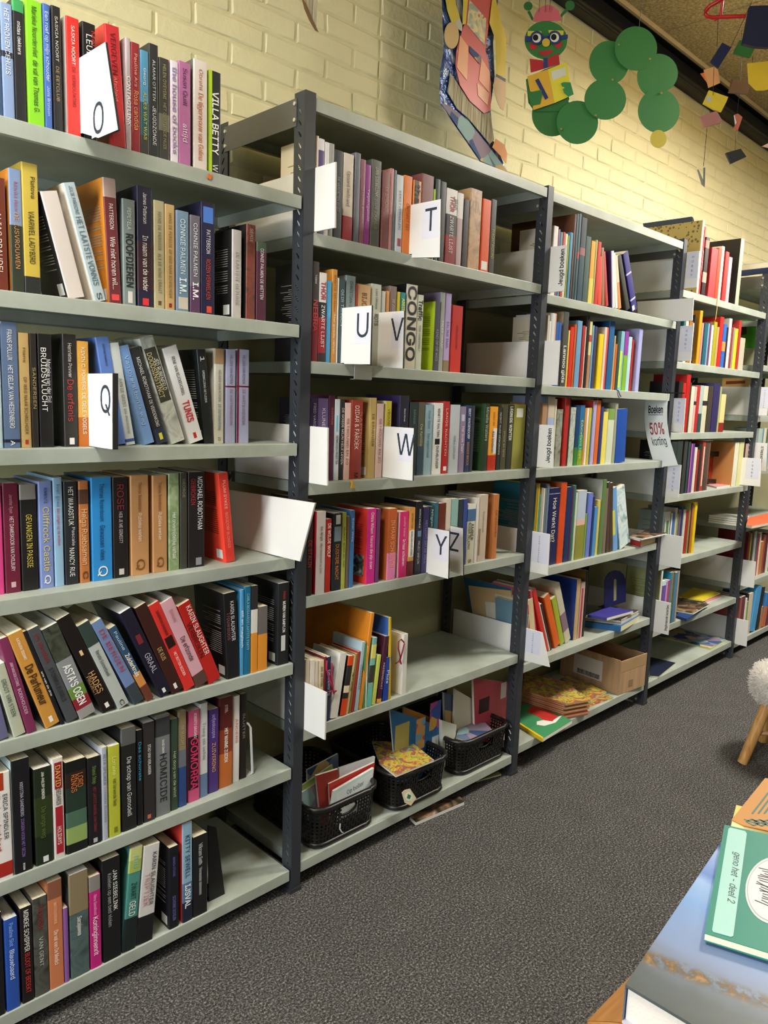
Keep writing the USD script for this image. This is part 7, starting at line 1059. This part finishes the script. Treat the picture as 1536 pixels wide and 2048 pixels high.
basket(.383, -.008, .25, .33, .132, 'middle black woven basket with a cream hang tag')
basket(.708, .008, .272, .33, .132, 'right black woven basket with a pink-red book')
part(PATHS['cream hang tag with green logo on the middle basket'], 'string', tube([(.01,.034,.001),(.012,.05,.001)], .0008, 5), mat('d8ccb0', .8))
world('string_tie', tube([(.150,-.016,.150),(.148,-.018,.135),(.156,-.017,.122),(.162,-.016,.118)], .0016, 6), mat('dcdcd8', .5), 'white plastic tie hooked on the left basket', 'tie', smooth=True)
# ribbons and small marks on the shelf lips
def squig(label, pts, c, r=.0018, n='ribbon'): return world(n, tube(pts, r, 6), mat(c, .6), label, 'ribbon', smooth=True)
z = LEVELS['2_3']; t = thing('bookmark_tassel', 'yellow tassel hanging over the shelf edge below tan book', 'tassel', (.168,-.003,z))
for k_ in range(5): part(t, 'thread', tube([(.002*k_-.006,-.001,.001),(.001*k_-.002,-.003,-.008),(.004*k_-.006,-.003,-.020+.002*(k_%2))], .0011, 5), mat('d8a828', .7))
z = LEVELS['1_1']; t = thing('sticky_tag', 'torn orange sticker on the top shelf edge of left bay', 'sticker', (-.263,-.0015,z-.012))
part(t, 'paper_scrap', poly_mesh([(-.006,-.004),(-.003,.006),(.002,.003),(.006,.005),(.005,-.003),(.001,-.006)], .0008)[0][:, [0,2,1]]*[1,-1,1] if 0 else (lambda v, f: (v[:, [0,2,1]]*[1,-1,1], f))(*poly_mesh([(-.006,-.004),(-.003,.006),(.002,.003),(.006,.005),(.005,-.003),(.001,-.006)], .0008)), mat('d86a20', .6))
z = LEVELS['2_2']; t = thing('label_holder', 'bare grey label holder clipped on shelf edge between U and V', 'holder', (.195,0,z))
part(t, 'clip', cat(bx(-.028,-.0035,-.037,.034,-.001,.002), bx(-.028,-.0035,.0005,.034,.03,.002), bx(-.028,-.001,-.0385,.034,.014,-.037)), mat('a9aa9c', .45))
squig('navy ribbon end hanging over the second shelf edge of third bay', [(1.535,.004,LEVELS['3_2']+.001),(1.54,-.003,LEVELS['3_2']-.001),(1.548,-.004,LEVELS['3_2']-.014),(1.562,-.004,LEVELS['3_2']-.024)], '28306a')
squig('cream ribbon hanging from the top shelf of fourth bay', [(2.37,.005,LEVELS['4_0']+.001),(2.37,-.003,LEVELS['4_0']),(2.372,-.004,LEVELS['4_0']-.05),(2.368,-.004,LEVELS['4_0']-.09),(2.36,-.004,LEVELS['4_0']-.10)], 'c8b464')
z = LEVELS['2_5']
squig('dark red ribbon tied around the white book in fifth row', [[0.3961, -0.0025, 0.6222], [0.3831, -0.0025, 0.6343], [0.3727, -0.0025, 0.6297], [0.3723, -0.0025, 0.6077], [0.3813, -0.0025, 0.5835], [0.379, -0.0025, 0.57], [0.3639, -0.0025, 0.5651], [0.3807, -0.0025, 0.5669], [0.3874, -0.0025, 0.557], [0.3819, -0.0025, 0.5722], [0.3913, -0.0025, 0.5981], [0.3979, -0.0025, 0.619]], '8a2438', .0022)
squig('pink-red ribbon tied around the thin books at left', [[0.0979, -0.0025, 0.6326], [0.0973, -0.0025, 0.6099], [0.1078, -0.0025, 0.5819], [0.1197, -0.0025, 0.5533], [0.1155, -0.0025, 0.544], [0.1059, -0.0025, 0.5413], [0.122, -0.0025, 0.5423], [0.1352, -0.0025, 0.539], [0.1256, -0.0025, 0.5337], [0.1219, -0.0025, 0.5476], [0.1159, -0.0025, 0.5902], [0.1162, -0.0025, 0.6209]], 'a82848', .0022)
# small ring bookmark of the red ribboned pair is on the books themselves
# ---------------------------------------------------------------- strings and the red hanger
def cord(label, a, b_, c='2a2620', r=.0008): return world('thread', tube([a, b_], r, 5), mat(c, .7), label, 'thread', 'threads of the paper mobile')
def vp(px, py, dist):
    d = fw + rt*(px-768)/1525.05 - up*(py-1024)/1525.05; return CAM + d/np.linalg.norm(d)*dist
for lab, a, b_, dd in (('thread from small navy book to yellow booklet', (1428,134), (1426,190), 2.99), ('thread between navy book and red hanger', (1436,38), (1434,92), 3.0), ('thread from yellow booklet to the mauve book', (1421,222), (1417,244), 2.98),
    ('long thread from the mauve book to the V card', (1414,256), (1407,333), 2.99), ('thread above the red-brown book', (1479,182), (1472,248), (3.1, 3.102)), ('thread from red-brown book to black book', (1473,250), (1470,316), (3.1, 2.998)), ('thread from the brown book up to the ceiling', (1481,170), (1484,60), (3.1, 3.12)), ('thread looping down from large navy book', (1503,5), (1461,96), 3.0), ('thread right of the yellow sheet', (1506,112), (1503,150), 3.06)):
    cord(lab, vp(*a, dd if np.isscalar(dd) else dd[0]), vp(*b_, dd if np.isscalar(dd) else dd[1]))
for k_, (px, py, dist) in enumerate(((1078,0,3.09), (1090,0,3.09), (1099,0,3.09))):
    p = vp(px, 24, dist); cord(f'{ORD[k_]} thread above the hat of the bookworm', p, (p[0], p[1], 3.02), '2a2018')
p = vp(1278, 60, 3.08); cord('thread above the topmost body disc of bookworm', p, (p[0], p[1], 3.02), '6a5a48')
HG = [(1452,-6),(1436,3),(1420,12),(1411,22),(1410,28),(1415,33),(1425,35),(1446,34),(1470,33),(1492,32)]
t = thing('clothes_hanger', 'red plastic clothes hanger carrying the paper mobile', 'hanger', (0,0,0))
part(t, 'frame', tube([vp(x_, y_, 3.02) for x_, y_ in HG], .0062, 8), mat('b01c18', .35), True); part(t, 'hook_strut', tube([vp(1446,-4,3.02), vp(1441,33,3.02), vp(1428,41,3.02)], .0045, 8), mat('b01c18', .35), True)
p = vp(1452,-6,3.02); part(t, 'hook', tube([p, (p[0]+.12, p[1], p[2]+.08), (p[0]+.12, p[1], 3.02)], .003, 6), mat('c8c8c8', .3, .5, .8), True)
# ---------------------------------------------------------------- table and its books
def wood(path, a, b_, sc, rot):
    return usdkit.material(stage, path, {'c': ('texture_coordinate', {}), 'mp': ('mapping', {'scale': sc, 'rotation': rot}), 'n': ('noise_texture', {'scale': 5.0, 'detail': 5.0, 'distortion': .8}), 'r': ('rgb_ramp', {'ramp': [(.3, lin(a)), (.7, lin(b_))]}), 'p': ('principled_bsdf', {'roughness': .35})},
       [('c.object','mp.vector'),('mp.vector','n.vector'),('n.fac','r.fac'),('r.color','p.base_color')], surface='p.BSDF')
WX = wood('/World/Looks/table_wood_long', '80501c', 'a8743a', (1.2,18,18), (0,0,0)); WY = wood('/World/Looks/table_wood_short', '8a5a22', 'b08044', (18,1.2,18), (0,0,0))
t = thing('wooden_table', 'golden wooden table with mitred frame at the lower right', 'table', (-.585, -1.180, 0))
fwid = .075
def slab(P, z0, z1, nm, m): v, f = poly_mesh(P, z1-z0); part(t, nm, (v + [0,0,z0], f), m)
slab([(0,0),(1.3,0),(1.3-fwid,-fwid),(fwid,-fwid)], .727, .757, 'frame_board', WX); slab([(0,-.0008),(fwid-.0008,-fwid),(fwid-.0008,-.7+fwid),(0,-.7)], .727, .757, 'frame_board', WY)
slab([(0,-.7),(1.3,-.7),(1.3-fwid,-.7+fwid),(fwid,-.7+fwid)], .727, .757, 'frame_board', WX); slab([(1.3,-.0008),(1.3-fwid,-fwid),(1.3-fwid,-.7+fwid),(1.3,-.7)], .727, .757, 'frame_board', WY)
slab([(fwid+.001,-fwid-.001),(1.3-fwid-.001,-fwid-.001),(1.3-fwid-.001,-.7+fwid+.001),(fwid+.001,-.7+fwid+.001)], .730, .7565, 'table_top', WX)
for lx, ly in ((.05,-.06),(1.25,-.06),(.05,-.64),(1.25,-.64)): part(t, 'leg', bx(lx-.025,ly-.025,0,lx+.025,ly+.025,.73), WY)
# script lettering on the exercise book, knotwork on the ochre book
def on_thing(lab, name, P0, P1, s, h, c, bold=False):
    """lettering on a lying thing from P0 to P1 (its own plane, metres), up to the left of the reading direction"""
    v, f, L = text(s, bold); d = np.array(P1)-np.array(P0); ln = np.linalg.norm(d); d /= ln; nrm = np.array([-d[1], d[0]]); sc = ln/L
    q = np.array(P0) + np.outer((v[:,0]+.18*v[:,1])*sc, d) + np.outer(v[:,1]*h, nrm); part(PATHS[lab], name, (np.c_[q, TOPZ + v[:,2]*.005], f), mat(c, .7))
eb = 'teal exercise book with handwritten label lying on the hardback'; ebT = [T for T in THINGS if T['l'] == eb][0]
lab_q = np.array(ebT['p'][3][2])*1e-4; TOPZ = .0074
A = (lab_q[0]+lab_q[1])/2; B_ = (lab_q[3]+lab_q[6])/2
on_thing(eb, 'handwriting', A+(B_-A)*.26, A+(B_-A)*.74, 'geno het - deel 2', .0075, '4a565a')
cq = np.array(ebT['p'][6][2])*1e-4; cc = cq.mean(0); TOPZ = .0077; dv = (B_-A)/np.linalg.norm(B_-A); nv = np.array([-dv[1], dv[0]])
sk = []; Rr = random.Random(8)
for k_ in range(17):
    a = cc - dv*.034 + dv*.0042*k_ + nv*(-.016+Rr.uniform(-.004,.004)); e_ = a + nv*Rr.uniform(.012,.024) + dv*Rr.uniform(-.004,.008); d = (e_-a)/np.linalg.norm(e_-a); n_ = np.array([-d[1], d[0]])*.0006
    v, f = poly_mesh([a-n_, e_-n_, e_+n_, a+n_], .0002); sk.append((v+[0,0,TOPZ], f))
part(PATHS[eb], 'pen_strokes', cat(*sk), mat('33343a', .6))
ob = 'ochre book with teal knotwork border lying beyond the exercise book'; oq = np.array([T for T in THINGS if T['l'] == ob][0]['p'][0][2])*1e-4
E0, E1 = oq[0], oq[1]; du = (E1-E0)/np.linalg.norm(E1-E0); dn = np.array([du[1], -du[0]]); kn = []
def bar(a, b_, w_=.0022):
    a = E0+du*a[0]+dn*a[1]; b_ = E0+du*b_[0]+dn*b_[1]; d = (b_-a)/np.linalg.norm(b_-a); n_ = np.array([-d[1], d[0]])*w_/2
    v, f = poly_mesh([a-n_, b_-n_, b_+n_, a+n_], .0003); kn.append((v+[0,0,.0161], f))
for k_ in range(3): bar((.035+.006*k_, .016+.006*k_), (.2, .016+.006*k_))
for k_ in range(10):
    x_ = .016+.013*(k_ % 5); y_ = .016+.013*(k_//5)*1.0
    for a, b_ in (((0,0),(.012,.004)),((.012,.004),(.008,.014)),((.008,.014),(-.004,.010)),((-.004,.010),(0,0)),((.004,-.004),(.004,.014))): bar((x_*.5+a[0], y_+k_*.008+a[1]), (x_*.5+b_[0], y_+k_*.008+b_[1]))
part(PATHS[ob], 'knotwork_print', cat(*kn), mat('3a6a64', .5))
# picture-book prints in the left and middle baskets
def cover_print(lab, name, fx0, fy0, fx1, fy1, c, lift=.0006):
    T = [T for T in THINGS if T['l'] == lab][0]; q = np.array(T['p'][0][2])*1e-4; zt = (T['p'][0][3]+T['p'][0][4])*1e-3
    lo, hi = q.min(0), q.max(0); s = hi-lo; part(PATHS[lab], name, bx(lo[0]+fx0*s[0], lo[1]+fy0*s[1], zt, lo[0]+fx1*s[0], lo[1]+fy1*s[1], zt+lift), mat(c, .6) if isinstance(c, str) else c)
opl = 'pale teal picture book reading Op boller in the left basket'
blue = 'blue activity book with yellow text panel standing in middle basket'
cover_print(blue, 'text_panel', .1, .42, .34, .80, 'b8b06a'); cover_print(blue, 'small_pictures', .46, .45, .62, .78, art(['d8a868','c85a40','7ab0d0'], 40, .5, kind='cells')); cover_print(blue, 'cartoon_print', .70, .6, .9, .9, art(['d8a848','b04a8a','3a5ab0'], 30, .5, kind='cells')); cover_print(blue, 'barcode', .76, .36, .88, .52, 'd8dce0')
pr = 'pink-red book with barcode standing in right basket'; cover_print(pr, 'barcode', .74, .60, .88, .80, 'd8d0cc'); cover_print(pr, 'photo', .18, .52, .44, .70, '3a2428')
T = [T for T in THINGS if T['l'] == opl][0]; q = np.array(T['p'][0][2])*1e-4; zt = (T['p'][0][3]+T['p'][0][4])*1e-3
v, f, L = text('Op boller', False); d = (q[2]-q[1]); ln = np.linalg.norm(d); d /= ln; nn = np.array([-d[1], d[0]]); base = q[1] + d*ln*.3 - nn*.034
V = np.c_[base + np.outer(v[:,0]/L*ln*.42, d) + np.outer(v[:,1]*.013, nn), zt+.0002+v[:,2]*.01]; part(PATHS[opl], 'lettering', (V, f), mat('5a6a70', .6))
v, f = poly_mesh([q[1]+d*ln*.05-nn*.012, q[2]-d*ln*.05-nn*.012, q[2]-d*ln*.1-nn*.11, q[1]+d*ln*.0-nn*.11], .0002); part(PATHS[opl], 'cover_panel', (v+[0,0,zt], f), mat('dfe6e2', .5))
m = trimesh.creation.cylinder(.009, .0006, sections=20); m.apply_translation([*(base+d*ln*.22-nn*.022), zt+.0006]); part(PATHS[opl], 'face_print', m, mat('d8b09a', .6))
# ---------------------------------------------------------------- fluffy stool
SX, SY, SZ = 1.905, -.655, .375
t = thing('fluffy_stool', 'round white fluffy-topped stool with splayed wooden legs', 'stool', (SX, SY, 0))
prof = [(0,SZ+.004),(.07,SZ+.003),(.12,SZ-.004),(.150,SZ-.018),(.163,SZ-.04),(.166,SZ-.07),(.164,SZ-.10),(.155,SZ-.122),(.135,SZ-.130),(0,SZ-.130)]
m = trimesh.creation.revolve(np.array(prof)[::-1], sections=64); m = m.subdivide().subdivide(); v = np.array(m.vertices); nrm = np.array(m.vertex_normals)
v += nrm*(.010*(meshkit.fbm(v*38, 3, 4)-.5) + .006*(meshkit.fbm(v*140, 2, 9)-.5))[:, None]
FUR = mat('e2dcd4', .95, .1, bump=(160, .8, .006)); part(t, 'seat', (v, np.array(m.faces)), FUR, True)
R = np.random.default_rng(2); sel = R.choice(len(m.faces), 9000, p=m.area_faces/m.area_faces.sum()); bc = R.dirichlet([1,1,1], len(sel)); tri = v[m.faces[sel]]; pts = (tri*bc[:,:,None]).sum(1); fn = m.face_normals[sel]
curl = R.normal(0, .5, (len(sel), 3)); ln = R.uniform(.008, .015, len(sel))[:,None]; d1 = fn + curl*.6; d1 /= np.linalg.norm(d1, axis=1)[:,None]; d2 = fn*.5 + curl; d2 /= np.linalg.norm(d2, axis=1)[:,None]
cp = np.stack([pts-fn*.002, pts+d1*ln*.5, pts+d1*ln*.6+d2*ln*.5, pts+d1*ln*.6+d2*ln*.9], 1).reshape(-1, 3)
cu = UsdGeom.BasisCurves.Define(stage, t+'/fleece'); cu.CreateTypeAttr('linear'); cu.CreateCurveVertexCountsAttr(Vt.IntArray([4]*len(sel))); cu.CreatePointsAttr(Vt.Vec3fArray.FromNumpy(cp.astype(np.float32))); cu.CreateWidthsAttr(Vt.FloatArray([.0011])); cu.SetWidthsInterpolation('constant')
UsdShade.MaterialBindingAPI.Apply(cu.GetPrim()).Bind(FUR); tag(cu.GetPrim(), kind='stuff')
PINE = wood('/World/Looks/pine', 'b0783a', 'd8a866', (14,14,1.2), (0,0,0))
for fx, fy in ((-.150,.130),(.118,.148),(-.13,-.14),(.14,-.13)):
    part(t, 'leg', tube([(fx, fy, 0), (fx*.62, fy*.62, SZ-.125)], [.0185, .0205], 16), PINE, 40)
part(t, 'stretcher', tube([(-.12,.104,.12),(.12,-.104,.12)], .008, 8), mat('c89a78', .5), True); part(t, 'stretcher', tube([(-.105,-.112,.135),(.094,.118,.135)], .008, 8), mat('c89a78', .5), True)
